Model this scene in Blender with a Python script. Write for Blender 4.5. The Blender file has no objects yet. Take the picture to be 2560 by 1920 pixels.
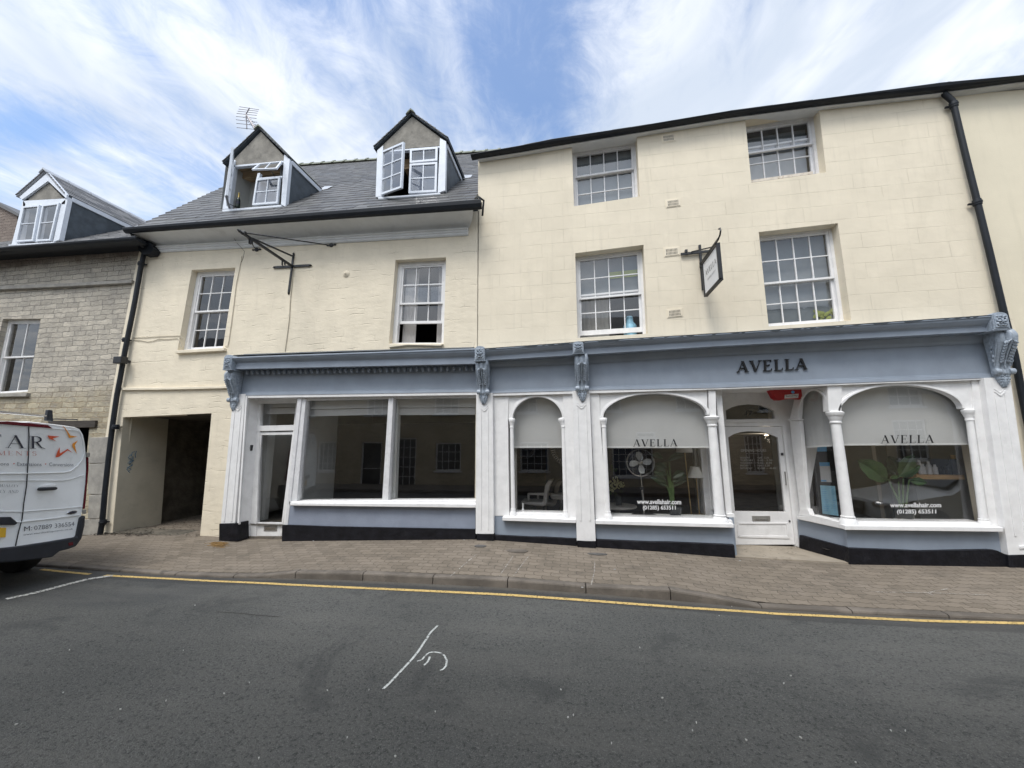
import bpy, bmesh, math, random
import numpy as np
from mathutils import Vector, Matrix
from mathutils.geometry import tessellate_polygon
random.seed(7)
scene = bpy.context.scene
COL = scene.collection
# ------------------------------------------------------------------ camera
FPX = 960.0                      # focal length in pixels of the 2560 px wide photograph
PITCH, YAW, ROLL = math.radians(8.56), math.radians(-8.95), math.radians(-0.32)
def cam_axes(p, y, r):
    cp, sp, cy, sy, cr, sr = math.cos(p), math.sin(p), math.cos(y), math.sin(y), math.cos(r), math.sin(r)
    fw = np.array([sy*cp, cy*cp, sp]); rt = np.array([cy, -sy, 0.0]); up = np.cross(rt, fw)
    return cr*rt + sr*up, -sr*rt + cr*up, fw
RT, UP, FW = cam_axes(PITCH, YAW, ROLL)
cd = bpy.data.cameras.new('camera'); cam = bpy.data.objects.new('camera', cd); COL.objects.link(cam)
cd.sensor_width = 36.0; cd.lens = 36.0*FPX/2560.0; cd.clip_start = 0.05; cd.clip_end = 2000
cam.matrix_world = Matrix([[RT[0], UP[0], -FW[0], 0], [RT[1], UP[1], -FW[1], 0], [RT[2], UP[2], -FW[2], 0], [0, 0, 0, 1]])
scene.camera = cam
# ------------------------------------------------------------------ light
SUN_EL, SUN_AZ = 60.0, 202.0     # azimuth: direction to the sun, degrees clockwise from +Y
w = bpy.data.worlds.new('World'); scene.world = w; w.use_nodes = True
nt = w.node_tree; nt.nodes.clear()
def N(nt, t, **kw):
    n = nt.nodes.new(t)
    for k, v in kw.items():
        if k.startswith('i_'):
            key = k[2:]; key = int(key) if key.isdigit() else key.replace('_', ' ')
            n.inputs[key].default_value = v
        else: setattr(n, k, v)
    return n
def MATH(nt, op, a, b=None, c=None, clamp=False):
    n = nt.nodes.new('ShaderNodeMath'); n.operation = op; n.use_clamp = clamp
    for i, v in enumerate((a, b, c)):
        if v is None: continue
        if isinstance(v, (int, float)): n.inputs[i].default_value = v
        else: nt.links.new(v, n.inputs[i])
    return n.outputs[0]
def MIX(nt, f, a, b):
    n = nt.nodes.new('ShaderNodeMix'); n.data_type = 'RGBA'
    for s, v in ((n.inputs['Factor'], f), (n.inputs[6], a), (n.inputs[7], b)):
        if isinstance(v, (int, float)): s.default_value = v
        elif isinstance(v, tuple): s.default_value = v if len(v) == 4 else (*v, 1)
        else: nt.links.new(v, s)
    return n.outputs[2]
def RAMP(nt, f, a, b, lo=0.0, hi=1.0):
    n = nt.nodes.new('ShaderNodeMapRange'); n.inputs[1].default_value = a; n.inputs[2].default_value = b
    n.inputs[3].default_value = lo; n.inputs[4].default_value = hi; n.interpolation_type = 'SMOOTHSTEP'
    nt.links.new(f, n.inputs[0]); return n.outputs[0]
sky = N(nt, 'ShaderNodeTexSky', sky_type='NISHITA', sun_disc=False, sun_elevation=math.radians(SUN_EL), sun_rotation=math.radians(SUN_AZ), air_density=1.3, dust_density=0.6, ozone_density=2.0)
tc = N(nt, 'ShaderNodeTexCoord'); sep = N(nt, 'ShaderNodeSeparateXYZ'); nt.links.new(tc.outputs['Generated'], sep.inputs[0])
zz = MATH(nt, 'MAXIMUM', sep.outputs[2], 0.06)
u = MATH(nt, 'DIVIDE', sep.outputs[0], zz); v = MATH(nt, 'DIVIDE', sep.outputs[1], zz)   # a flat cloud layer overhead
def cloud_noise(su, sv, detail, rough, off, dist=0.0, scale=1.0):
    c = N(nt, 'ShaderNodeCombineXYZ'); nt.links.new(MATH(nt, 'MULTIPLY', u, su), c.inputs[0]); nt.links.new(MATH(nt, 'MULTIPLY', v, sv), c.inputs[1]); c.inputs[2].default_value = off
    n = N(nt, 'ShaderNodeTexNoise', i_Scale=scale, i_Detail=detail, i_Roughness=rough, i_Distortion=dist); nt.links.new(c.outputs[0], n.inputs['Vector']); return n.outputs['Fac']
def blob(cu, cv, ru, rv, amp):
    a = MATH(nt, 'POWER', MATH(nt, 'DIVIDE', MATH(nt, 'SUBTRACT', u, cu), ru), 2.0)
    b = MATH(nt, 'POWER', MATH(nt, 'DIVIDE', MATH(nt, 'SUBTRACT', v, cv), rv), 2.0)
    return MATH(nt, 'MULTIPLY', MATH(nt, 'EXPONENT', MATH(nt, 'MULTIPLY', MATH(nt, 'ADD', a, b), -1.0)), amp)
streak = cloud_noise(2.7, 1.0, 8, 0.60, 3.1, 0.9)
fine = cloud_noise(6.0, 4.2, 7, 0.68, 8.7, 1.6)
big = cloud_noise(1.1, 0.8, 3, 0.5, 1.9, 0.4)
cov = MATH(nt, 'ADD', MATH(nt, 'ADD', MATH(nt, 'MULTIPLY', streak, 0.75), MATH(nt, 'MULTIPLY', fine, 0.42)), MATH(nt, 'MULTIPLY', big, 0.45))
for bl in ((-0.13, 0.95, 0.17, 0.35, -0.34), (-0.50, 0.62, 0.20, 0.16, -0.16), (-0.42, 0.95, 0.10, 0.25, -0.05), (-1.75, 0.84, 0.30, 0.09, -0.34), (-2.6, 1.02, 0.4, 0.10, -0.20), (-1.9, 1.25, 0.6, 0.2, 0.14),
           (0.75, 0.95, 0.50, 0.40, 0.22), (-1.15, 0.72, 0.42, 0.28, 0.18), (0.35, 1.25, 0.3, 0.25, 0.16), (-0.75, 1.3, 0.3, 0.3, 0.10), (0.15, 0.70, 0.15, 0.12, -0.08)):
    cov = MATH(nt, 'ADD', cov, blob(*bl))
mask = MATH(nt, 'MAXIMUM', RAMP(nt, cov, 0.52, 1.04, 0.06, 1.0), RAMP(nt, MATH(nt, 'MULTIPLY', sep.outputs[1], -1.0), -0.1, 0.35))
shade = RAMP(nt, cloud_noise(2.6, 1.8, 4, 0.55, 5.5, 0.5), 0.35, 0.7)
cl = MIX(nt, shade, (0.36, 0.40, 0.46), (0.55, 0.565, 0.59))
# the cloud round the hidden sun is thick and bright
sdir = (math.sin(math.radians(SUN_AZ))*math.cos(math.radians(SUN_EL)), math.cos(math.radians(SUN_AZ))*math.cos(math.radians(SUN_EL)), math.sin(math.radians(SUN_EL)))
dp_ = N(nt, 'ShaderNodeVectorMath', operation='DOT_PRODUCT'); nt.links.new(tc.outputs['Generated'], dp_.inputs[0]); dp_.inputs[1].default_value = sdir
glow = MATH(nt, 'POWER', MATH(nt, 'MAXIMUM', dp_.outputs['Value'], 0.0), 5.0)
clb = N(nt, 'ShaderNodeVectorMath', operation='SCALE'); nt.links.new(cl, clb.inputs[0]); nt.links.new(MATH(nt, 'MULTIPLY_ADD', glow, 1.9, 1.0), clb.inputs['Scale']); cl = clb.outputs[0]
blue = N(nt, 'ShaderNodeVectorMath', operation='MULTIPLY'); nt.links.new(sky.outputs[0], blue.inputs[0]); blue.inputs[1].default_value = (0.100, 0.103, 0.110)
low = RAMP(nt, sep.outputs[2], -0.05, 0.25, 1.0, 0.0)
hz = MIX(nt, MATH(nt, 'MULTIPLY', low, 0.7), blue.outputs[0], (0.40, 0.45, 0.52))
skc = MIX(nt, MATH(nt, 'MULTIPLY', mask, 0.93), hz, cl)
bg = N(nt, 'ShaderNodeBackground'); bg.inputs[1].default_value = 1.0
nt.links.new(skc, bg.inputs[0]); ow = N(nt, 'ShaderNodeOutputWorld'); nt.links.new(bg.outputs[0], ow.inputs[0])
sd = bpy.data.lights.new('sun', 'SUN'); sd.energy = 1.2; sd.angle = math.radians(20); sd.color = (1.0, 0.96, 0.9)
so = bpy.data.objects.new('sun', sd); COL.objects.link(so)
az, el = math.radians(SUN_AZ), math.radians(SUN_EL)
to_sun = Vector((math.sin(az)*math.cos(el), math.cos(az)*math.cos(el), math.sin(el)))
so.rotation_euler = to_sun.to_track_quat('Z', 'Y').to_euler()
vs = scene.view_settings; vs.view_transform = 'Standard'; vs.look = 'None'; vs.exposure = 1.06; vs.gamma = 1.0
# ------------------------------------------------------------------ measuring: a point of the photograph carried to a plane of the street
def ray(px, py): return RT*(px-1280)/FPX + UP*(960-py)/FPX + FW
def P(px, py, Y): d = ray(px, py); return Vector(d*(Y/d[1]))
def PX(px, py, X): d = ray(px, py); return Vector(d*(X/d[0]))
def PZ(px, py, Z): d = ray(px, py); return Vector(d*(Z/d[2]))
def zat(X, Y, py):
    k = (960-py)/FPX
    return (k*(X*FW[0]+Y*FW[1]) - (X*UP[0]+Y*UP[1]))/(UP[2]-k*FW[2])
def xat(Z, Y, px, py=None): return None
W = 6.9                          # the street front stands 6.9 m from the camera
def interp(tab, x):
    if x <= tab[0][0]: return tab[0][1]
    for (a, b), (c, d) in zip(tab, tab[1:]):
        if x <= c: return b + (d-b)*(x-a)/(c-a)
    return tab[-1][1]
# ------------------------------------------------------------------ objects
ORI = {}
def tag(o, label=None, cat=None, group=None, kind=None):
    for k, val in (('label', label), ('category', cat), ('group', group), ('kind', kind)):
        if val: o[k] = val
    return o
def thing(name, loc, label, cat, group=None):
    o = bpy.data.objects.new(name, None); COL.objects.link(o); o.location = loc; o.empty_display_size = 0.1
    ORI[o.name] = Vector(loc); return tag(o, label, cat, group)
class MB:
    def __init__(s): s.v = []; s.f = []; s.sm = []
    def add(s, vs, fs, smooth=False):
        n = len(s.v); s.v += [Vector(p) for p in vs]; s.f += [tuple(i+n for i in f) for f in fs]; s.sm += [smooth]*len(fs)
    def box(s, x0, x1, y0, y1, z0, z1):
        s.hexa([(x0, y0, z0), (x1, y0, z0), (x1, y0, z1), (x0, y0, z1)], [(x0, y1, z0), (x1, y1, z0), (x1, y1, z1), (x0, y1, z1)])
    def hexa(s, a, b): s.loft([a, b], closed=True, caps=True)
    def loft(s, rings, closed=True, caps=True, smooth=False):
        n = len(rings[0]); vs = [p for r in rings for p in r]; fs = []
        m = n if closed else n-1
        for k in range(len(rings)-1):
            for i in range(m):
                j = (i+1) % n; fs.append((k*n+i, k*n+j, (k+1)*n+j, (k+1)*n+i))
        sm = [smooth]*len(fs)
        if caps: fs += [tuple(range(n))[::-1], tuple((len(rings)-1)*n+i for i in range(n))]; sm += [False, False]
        b = len(s.v); s.v += [Vector(p) for p in vs]; s.f += [tuple(i+b for i in f) for f in fs]; s.sm += sm
    def prism(s, pts, dv):
        """closed polygon of 3D points pushed along dv"""
        dv = Vector(dv); pts = [Vector(p) for p in pts]; n = len(pts); b = len(s.v)
        tri = tessellate_polygon([pts])
        s.v += pts + [p+dv for p in pts]
        for t in tri: s.f.append(tuple(b+i for i in t)); s.f.append(tuple(b+n+i for i in reversed(t))); s.sm += [False, False]
        for i in range(n):
            j = (i+1) % n; s.f.append((b+i, b+j, b+n+j, b+n+i)); s.sm.append(False)
    def pp(s, px, Y, d): s.prism([P(x, y, Y) for x, y in px], (0, d, 0))
    def bar(s, a, b, w, h=None, up=(0, 0, 1)):
        a, b = Vector(a), Vector(b); d = (b-a).normalized(); up = Vector(up)
        if abs(d.dot(up)) > 0.95: up = Vector((0, 1, 0))
        x = d.cross(up).normalized(); y = x.cross(d); h = h or w
        q = [(-1, -1), (1, -1), (1, 1), (-1, 1)]
        s.loft([[a+x*i*w/2+y*j*h/2 for i, j in q], [b+x*i*w/2+y*j*h/2 for i, j in q]])
    def tube(s, pts, r, n=8, smooth=True):
        pts = [Vector(p) for p in pts]; rings = []; rr = r if isinstance(r, (list, tuple)) else [r]*len(pts)
        ref = None
        for i, p in enumerate(pts):
            d = (pts[min(i+1, len(pts)-1)]-pts[max(i-1, 0)]).normalized()
            if ref is None: ref = Vector((0, 0, 1)) if abs(d.z) < 0.9 else Vector((0, 1, 0))
            x = d.cross(ref).normalized(); y = x.cross(d)
            ref = y if y.length > 0.1 else ref
            rings.append([p+(x*math.cos(t)+y*math.sin(t))*rr[i] for t in [2*math.pi*k/n for k in range(n)]])
        s.loft(rings, smooth=smooth)
    def lathe(s, a, b, prof, n=20):
        """prof: (fraction along a->b, radius)"""
        a, b = Vector(a), Vector(b); d = b-a; dn = d.normalized()
        x = dn.cross(Vector((0, 1, 0)) if abs(dn.y) < .9 else Vector((0, 0, 1))).normalized(); y = x.cross(dn)
        s.loft([[a+d*t+(x*math.cos(q)+y*math.sin(q))*r for q in [2*math.pi*k/n for k in range(n)]] for t, r in prof], smooth=True)
    def ell(s, c, rx, ry, rz, n=8, m=6, rot=None):
        c = Vector(c); vs = []; fs = []
        for i in range(m+1):
            t = math.pi*i/m
            for k in range(n):
                q = 2*math.pi*k/n; p = Vector((rx*math.sin(t)*math.cos(q), ry*math.sin(t)*math.sin(q), rz*math.cos(t)))
                if rot is not None: p = rot @ p
                vs.append(c+p)
        for i in range(m):
            for k in range(n): fs.append((i*n+k, i*n+(k+1) % n, (i+1)*n+(k+1) % n, (i+1)*n+k))
        s.add(vs, fs, True)
    def build(s, name, mat, parent=None, bevel=0, seg=1):
        me = bpy.data.meshes.new(name); o = Vector((0, 0, 0)) if parent is None else ORI.get(parent.name, Vector((0, 0, 0)))
        me.from_pydata([tuple(p-o) for p in s.v], [], s.f); me.update()
        bm = bmesh.new(); bm.from_mesh(me); bmesh.ops.remove_doubles(bm, verts=bm.verts, dist=1e-5)
        bmesh.ops.recalc_face_normals(bm, faces=bm.faces); bm.to_mesh(me); bm.free()
        me.polygons.foreach_set('use_smooth', [False]*len(me.polygons))
        if any(s.sm):
            me.polygons.foreach_set('use_smooth', [True]*len(me.polygons))
            try: me.set_sharp_from_angle(angle=math.radians(38))
            except Exception: pass
        ob = bpy.data.objects.new(name, me); COL.objects.link(ob)
        for m in (mat if isinstance(mat, (list, tuple)) else [mat]): me.materials.append(m)
        if parent is not None: ob.parent = parent
        ORI[ob.name] = o
        if bevel:
            md = ob.modifiers.new('bevel', 'BEVEL'); md.width = bevel; md.segments = seg; md.limit_method = 'ANGLE'; md.angle_limit = math.radians(40)
        return ob
def strip(mb, A, B, Y, d):
    """band between two measured lines, d deep"""
    a = [P(x, y, Y) for x, y in A]; b = [P(x, y, Y) for x, y in B]; dv = Vector((0, d, 0))
    for i in range(len(a)-1):
        q = [a[i], a[i+1], b[i+1], b[i]]
        mb.loft([q, [p+dv for p in q]])
class Quad:
    """a four-cornered opening measured in the photograph: (u, v) -> a point at depth y"""
    def __init__(s, tl, tr, br, bl, Y): s.c = [P(*p, Y) for p in (tl, tr, br, bl)]; s.Y = Y
    def __call__(s, u, v, y):
        tl, tr, br, bl = s.c; p = (tl*(1-u)+tr*u)*v + (bl*(1-u)+br*u)*(1-v); return Vector((p.x, y, p.z))
    @property
    def w(s): return (s.c[1].x-s.c[0].x+s.c[2].x-s.c[3].x)/2
    @property
    def h(s): return (s.c[0].z-s.c[3].z+s.c[1].z-s.c[2].z)/2
    def box(s, mb, u0, u1, v0, v1, y0, y1):
        mb.loft([[s(u0, v0, y), s(u1, v0, y), s(u1, v1, y), s(u0, v1, y)] for y in (y0, y1)])
    def face(s, mb, u0, u1, v0, v1, y): mb.add([s(u0, v0, y), s(u1, v0, y), s(u1, v1, y), s(u0, v1, y)], [(0, 1, 2, 3)])
def inset(poly, k):
    c = sum(poly, Vector())/len(poly); return [c+(p-c)*k for p in poly]
def arch(xl, xr, yl, yr, ya, n=16, ex=2.0):
    """points of an arch in the photograph, spring left to spring right"""
    out = []
    for i in range(n+1):
        t = math.pi*(1-i/n); c = math.cos(t); sn = math.sin(t)
        x = (xl+xr)/2 + (xr-xl)/2*c; base = yl+(yr-yl)*(x-xl)/(xr-xl); top = ya
        out.append((x, base-(base-top)*sn))
    return out
# ------------------------------------------------------------------ materials
def newmat(name):
    m = bpy.data.materials.new(name); m.use_nodes = True; n = m.node_tree; n.nodes.clear()
    b = n.nodes.new('ShaderNodeBsdfPrincipled'); o = n.nodes.new('ShaderNodeOutputMaterial'); n.links.new(b.outputs[0], o.inputs[0]); return m, n, b
def coords(n, sx=1, sy=1, sz=1, out='Object'):
    t = n.nodes.new('ShaderNodeTexCoord'); mp = n.nodes.new('ShaderNodeMapping'); mp.inputs['Scale'].default_value = (sx, sy, sz); n.links.new(t.outputs[out], mp.inputs[0]); return mp.outputs[0]
def noise(n, vec, scale, detail=4, rough=0.55, dist=0):
    t = N(n, 'ShaderNodeTexNoise', i_Scale=scale, i_Detail=detail, i_Roughness=rough, i_Distortion=dist)
    n.links.new(vec, t.inputs['Vector']); return t.outputs['Fac']
def bump(n, b, h, strength, dist=0.01, prev=None):
    t = n.nodes.new('ShaderNodeBump'); t.inputs['Strength'].default_value = strength; t.inputs['Distance'].default_value = dist
    n.links.new(h, t.inputs['Height'])
    if prev: n.links.new(prev, t.inputs['Normal'])
    n.links.new(t.outputs[0], b.inputs['Normal']); return t.outputs[0]
def mat(name, rgb, rough=0.6, var=0.12, vs=4.0, bs=40.0, bst=0.15, metal=0.0, dirt=0.0, dirtc=(0.12, 0.10, 0.08), ds=3.0, spec=0.5, bd=0.004, sc=(1, 1, 1), streak=0.0):
    m, n, b = newmat(name); vec = coords(n, *sc)
    f = noise(n, vec, vs, 5)
    d = tuple(c*(1-var) for c in rgb); l = tuple(min(1, c*(1+var)) for c in rgb)
    c = MIX(n, RAMP(n, f, 0.3, 0.7), d, l)
    if dirt:
        c = MIX(n, MATH(n, 'MULTIPLY', RAMP(n, noise(n, vec, ds, 8, 0.7, 0.5), 0.52, 0.72), dirt), c, dirtc)
    if streak:
        v2 = coords(n, 14, 14, 1.0); c = MIX(n, MATH(n, 'MULTIPLY', RAMP(n, noise(n, v2, 1.0, 6, 0.7), 0.5, 0.8), streak), c, dirtc)
    n.links.new(c, b.inputs['Base Color']); b.inputs['Roughness'].default_value = rough; b.inputs['Metallic'].default_value = metal
    b.inputs['Specular IOR Level'].default_value = spec
    if bst: bump(n, b, noise(n, vec, bs, 4), bst, bd)
    return m
def glass_mat(name, faces=1.0, wob=0.05, tint=0.985, rough=0.0):
    """clear sheet: Schlick reflection the same from both sides; faces = reflecting faces each sheet stands for"""
    m = bpy.data.materials.new(name); m.use_nodes = True; n = m.node_tree; n.nodes.clear()
    o = n.nodes.new('ShaderNodeOutputMaterial'); t = n.nodes.new('ShaderNodeBsdfTransparent'); t.inputs[0].default_value = (tint, tint, tint, 1)
    g = n.nodes.new('ShaderNodeBsdfGlossy'); g.inputs['Roughness'].default_value = rough
    ge = n.nodes.new('ShaderNodeNewGeometry'); dt = n.nodes.new('ShaderNodeVectorMath'); dt.operation = 'DOT_PRODUCT'; n.links.new(ge.outputs['Incoming'], dt.inputs[0]); n.links.new(ge.outputs['Normal'], dt.inputs[1])
    c = MATH(n, 'POWER', MATH(n, 'SUBTRACT', 1.0, MATH(n, 'ABSOLUTE', dt.outputs['Value']), clamp=True), 5.0)
    f2 = MATH(n, 'MULTIPLY', MATH(n, 'MULTIPLY_ADD', c, 0.957, 0.043), faces, clamp=True)
    h = noise(n, coords(n), 2.5, 2); bp = n.nodes.new('ShaderNodeBump'); bp.inputs['Strength'].default_value = wob; bp.inputs['Distance'].default_value = 0.02
    n.links.new(h, bp.inputs['Height']); n.links.new(bp.outputs[0], g.inputs['Normal'])
    mx = n.nodes.new('ShaderNodeMixShader'); n.links.new(f2, mx.inputs[0]); n.links.new(t.outputs[0], mx.inputs[1]); n.links.new(g.outputs[0], mx.inputs[2]); n.links.new(mx.outputs[0], o.inputs[0])
    return m
M = {}
M['glass'] = glass_mat('double glazed shop window', 1.7, 0.012); M['glass1'] = glass_mat('old sash glass', 2.8, 0.06)
M['white'] = mat('white gloss paint', (0.765, 0.76, 0.755), 0.42, 0.05, 6, 30, 0.12, dirt=0.22, dirtc=(0.45, 0.44, 0.42), ds=5, streak=0.12)
M['white_old'] = mat('old white paint', (0.66, 0.66, 0.67), 0.5, 0.07, 9, 40, 0.2, dirt=0.35, dirtc=(0.36, 0.35, 0.33), ds=9)
M['white_cool'] = mat('white casement paint', (0.68, 0.72, 0.78), 0.45, 0.05, 8, 40, 0.12, dirt=0.25, dirtc=(0.45, 0.46, 0.47), ds=8)
M['blue'] = mat('blue grey shopfront paint', (0.262, 0.303, 0.362), 0.45, 0.07, 3, 25, 0.15, dirt=0.12, dirtc=(0.16, 0.20, 0.26), ds=2.5, streak=0.10)
M['blue_old'] = mat('worn blue grey render', (0.24, 0.272, 0.34), 0.6, 0.08, 3, 35, 0.4, dirt=0.35, dirtc=(0.20, 0.23, 0.28), ds=3, bd=0.008)
M['blue_carved'] = mat('blue green carved wood', (0.30, 0.345, 0.40), 0.4, 0.18, 30, 60, 0.2, dirt=0.4, dirtc=(0.09, 0.13, 0.17), ds=25)
M['blackp'] = mat('black plinth paint', (0.008, 0.008, 0.011), 0.5, 0.3, 8, 12, 0.7, bd=0.02, dirt=0.12, dirtc=(0.05, 0.05, 0.05), ds=4, spec=0.25)
M['iron'] = mat('black iron', (0.014, 0.015, 0.018), 0.45, 0.2, 20, 60, 0.2)
M['pipe'] = mat('black gutter paint', (0.008, 0.011, 0.016), 0.5, 0.2, 6, 30, 0.1, spec=0.35)
M['black'] = mat('black lettering', (0.008, 0.008, 0.01), 0.4, 0, 4, 40, 0)
M['letterw'] = mat('white lettering', (0.62, 0.62, 0.62), 0.5, 0, 4, 40, 0)
M['plaster'] = mat('grey white plaster', (0.66, 0.67, 0.67), 0.8, 0.06, 3, 20, 0.3, dirt=0.3, dirtc=(0.36, 0.36, 0.35), ds=2)
M['gable'] = mat('weathered render', (0.225, 0.212, 0.185), 0.9, 0.22, 5, 30, 0.6, dirt=0.6, dirtc=(0.09, 0.085, 0.075), ds=4, bd=0.01)
M['lead'] = mat('dark slate cheek', (0.065, 0.08, 0.095), 0.6, 0.25, 5, 25, 0.4, dirt=0.3, dirtc=(0.14, 0.15, 0.16), ds=6)
M['leadlight'] = mat('lead sheet', (0.42, 0.44, 0.47), 0.45, 0.15, 6, 20, 0.4)
M['timber'] = mat('bare timber', (0.45, 0.31, 0.18), 0.7, 0.2, 3, 30, 0.3, sc=(1, 1, 12))
M['dark_timber'] = mat('old dark timber', (0.05, 0.042, 0.035), 0.85, 0.3, 6, 25, 0.6, sc=(1, 4, 8))
M['peel'] = mat('peeling paint', (0.60, 0.55, 0.48), 0.75, 0.1, 10, 50, 0.5, dirt=0.95, dirtc=(0.30, 0.19, 0.10), ds=14)
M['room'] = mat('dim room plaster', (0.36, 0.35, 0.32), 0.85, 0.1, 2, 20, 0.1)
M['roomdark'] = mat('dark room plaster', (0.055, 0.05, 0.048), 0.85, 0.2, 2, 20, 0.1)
M['salon'] = mat('dark brown salon wall', (0.045, 0.035, 0.030), 0.6, 0.3, 3, 20, 0.1, sc=(1, 1, 6))
M['navy'] = mat('navy salon wall', (0.010, 0.014, 0.045), 0.5, 0.1, 3, 20, 0.05)
M['salonlight'] = mat('pale salon wall', (0.55, 0.56, 0.54), 0.7, 0.08, 2, 20, 0.05)
M['salongrey'] = mat('grey salon wall', (0.17, 0.175, 0.17), 0.7, 0.08, 2, 20, 0.05)
M['floor'] = mat('dark salon floor', (0.05, 0.045, 0.04), 0.35, 0.2, 3, 20, 0.05)
M['blind'] = mat('grey roller blind', (0.53, 0.535, 0.525), 0.9, 0.03, 2, 160, 0.15)
M['blindbar'] = mat('blind bottom bar', (0.72, 0.72, 0.70), 0.6, 0.03)
M['film3'] = mat('blue grey net blind', (0.17, 0.20, 0.26), 0.8, 0.06, 3, 60, 0.05)
M['film'] = mat('grey window blind', (0.16, 0.185, 0.20), 0.8, 0.08, 3, 60, 0.1)
M['film2'] = mat('pale window blind', (0.40, 0.42, 0.43), 0.8, 0.08, 3, 60, 0.1)
M['curtain'] = mat('white voile curtain', (0.62, 0.60, 0.58), 0.95, 0.08, 20, 60, 0.1, sc=(6, 6, 0.5))
M['chrome'] = mat('brushed metal', (0.6, 0.6, 0.6), 0.25, 0.05, 4, 60, 0.05, metal=1)
M['darkchrome'] = mat('dark metal', (0.10, 0.10, 0.11), 0.35, 0.05, 4, 60, 0.05, metal=1)
M['brass'] = mat('brass', (0.55, 0.40, 0.20), 0.3, 0.1, 4, 60, 0.05, metal=1)
M['satin'] = mat('satin steel', (0.36, 0.35, 0.33), 0.4, 0.08, 8, 60, 0.05, metal=0.6)
M['shade'] = mat('cream lamp shade', (0.70, 0.68, 0.62), 0.9, 0.03)
M['leaf'] = mat('green leaf', (0.024, 0.052, 0.012), 0.5, 0.3, 12, 40, 0.1)
M['leafd'] = mat('dark green leaf', (0.014, 0.032, 0.010), 0.5, 0.3, 12, 40, 0.1)
M['stem'] = mat('pale green stem', (0.045, 0.08, 0.02), 0.5, 0.2, 8, 40, 0.1)
M['pot'] = mat('dark glass pot', (0.03, 0.035, 0.04), 0.15, 0.1)
M['leather'] = mat('white leather', (0.55, 0.52, 0.48), 0.5, 0.06, 4, 60, 0.1)
M['flower'] = mat('cream flowers', (0.5, 0.5, 0.30), 0.8, 0.25, 40, 80, 0.4)
M['oak'] = mat('oak shelf', (0.42, 0.26, 0.11), 0.6, 0.2, 4, 30, 0.1, sc=(1, 10, 10))
M['red'] = mat('red plastic', (0.42, 0.018, 0.022), 0.4, 0.1, 10, 40, 0.1)
M['bluep'] = mat('blue print', (0.14, 0.48, 0.85), 0.5, 0.12, 6, 40, 0)
M['bluelight'] = mat('light blue print', (0.40, 0.74, 0.92), 0.5, 0.12, 6, 40, 0)
M['paper'] = mat('white paper', (0.75, 0.75, 0.75), 0.7, 0.03)
M['cable'] = mat('cream cable', (0.40, 0.36, 0.28), 0.7, 0.1)
M['greycable'] = mat('grey cable', (0.10, 0.10, 0.09), 0.7, 0.1)
M['bottle'] = mat('dark green bottle', (0.008, 0.02, 0.010), 0.12, 0.1)
M['foil'] = mat('gold foil', (0.55, 0.42, 0.16), 0.35, 0.1, metal=0.8)
M['alum'] = mat('weathered aluminium', (0.20, 0.19, 0.20), 0.5, 0.2, metal=0.5)
M['van'] = mat('white van paint', (0.86, 0.88, 0.88), 0.22, 0.03, 3, 20, 0.02, dirt=0.30, dirtc=(0.46, 0.48, 0.46), ds=2.5)
M['vanblack'] = mat('black bumper plastic', (0.018, 0.021, 0.028), 0.55, 0.15, 8, 80, 0.15)
M['rubber'] = mat('tyre rubber', (0.012, 0.012, 0.012), 0.8, 0.1)
M['lens'] = mat('red lamp lens', (0.11, 0.008, 0.014), 0.18, 0.1)
M['yplate'] = mat('yellow number plate', (0.75, 0.45, 0.03), 0.4, 0.02)
M['lred'] = mat('red orange vinyl', (0.62, 0.09, 0.03), 0.4, 0)
M['lorange'] = mat('orange vinyl', (0.72, 0.28, 0.03), 0.4, 0)
M['lgrey'] = mat('grey vinyl', (0.16, 0.17, 0.19), 0.4, 0)
M['lnavy'] = mat('navy vinyl', (0.02, 0.022, 0.04), 0.4, 0)
M['lpink'] = mat('faded red vinyl', (0.50, 0.20, 0.17), 0.4, 0)
M['silver'] = mat('silver car paint', (0.52, 0.54, 0.55), 0.25, 0.02, metal=0.3, bst=0)
M['clay'] = mat('stone ridge tile', (0.20, 0.215, 0.17), 0.85, 0.25, 8, 30, 0.4)
M['graff'] = mat('blue spray paint', (0.05, 0.16, 0.26), 0.7, 0.1)
M['straw'] = mat('dry straw', (0.26, 0.16, 0.06), 0.9, 0.3)
M['litter'] = mat('pale litter', (0.36, 0.36, 0.34), 0.8, 0.1)
M['debris'] = mat('dark leaf mould', (0.022, 0.017, 0.012), 0.95, 0.4)
M['manhole'] = mat('cast iron cover', (0.09, 0.085, 0.08), 0.7, 0.2, 20, 80, 0.5)
M['hivis'] = mat('yellow green cloth', (0.27, 0.31, 0.09), 0.8, 0.1)
M['sky_blue_plastic'] = mat('pale blue plastic', (0.22, 0.45, 0.58), 0.5, 0.05)
def emat(name, rgb, s):
    m = bpy.data.materials.new(name); m.use_nodes = True; n = m.node_tree; n.nodes.clear(); e = n.nodes.new('ShaderNodeEmission'); e.inputs[0].default_value = (*rgb, 1); e.inputs[1].default_value = s
    o = n.nodes.new('ShaderNodeOutputMaterial'); n.links.new(e.outputs[0], o.inputs[0]); return m
M['lamp'] = emat('lit downlight', (1.0, 0.75, 0.42), 12.0)
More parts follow.
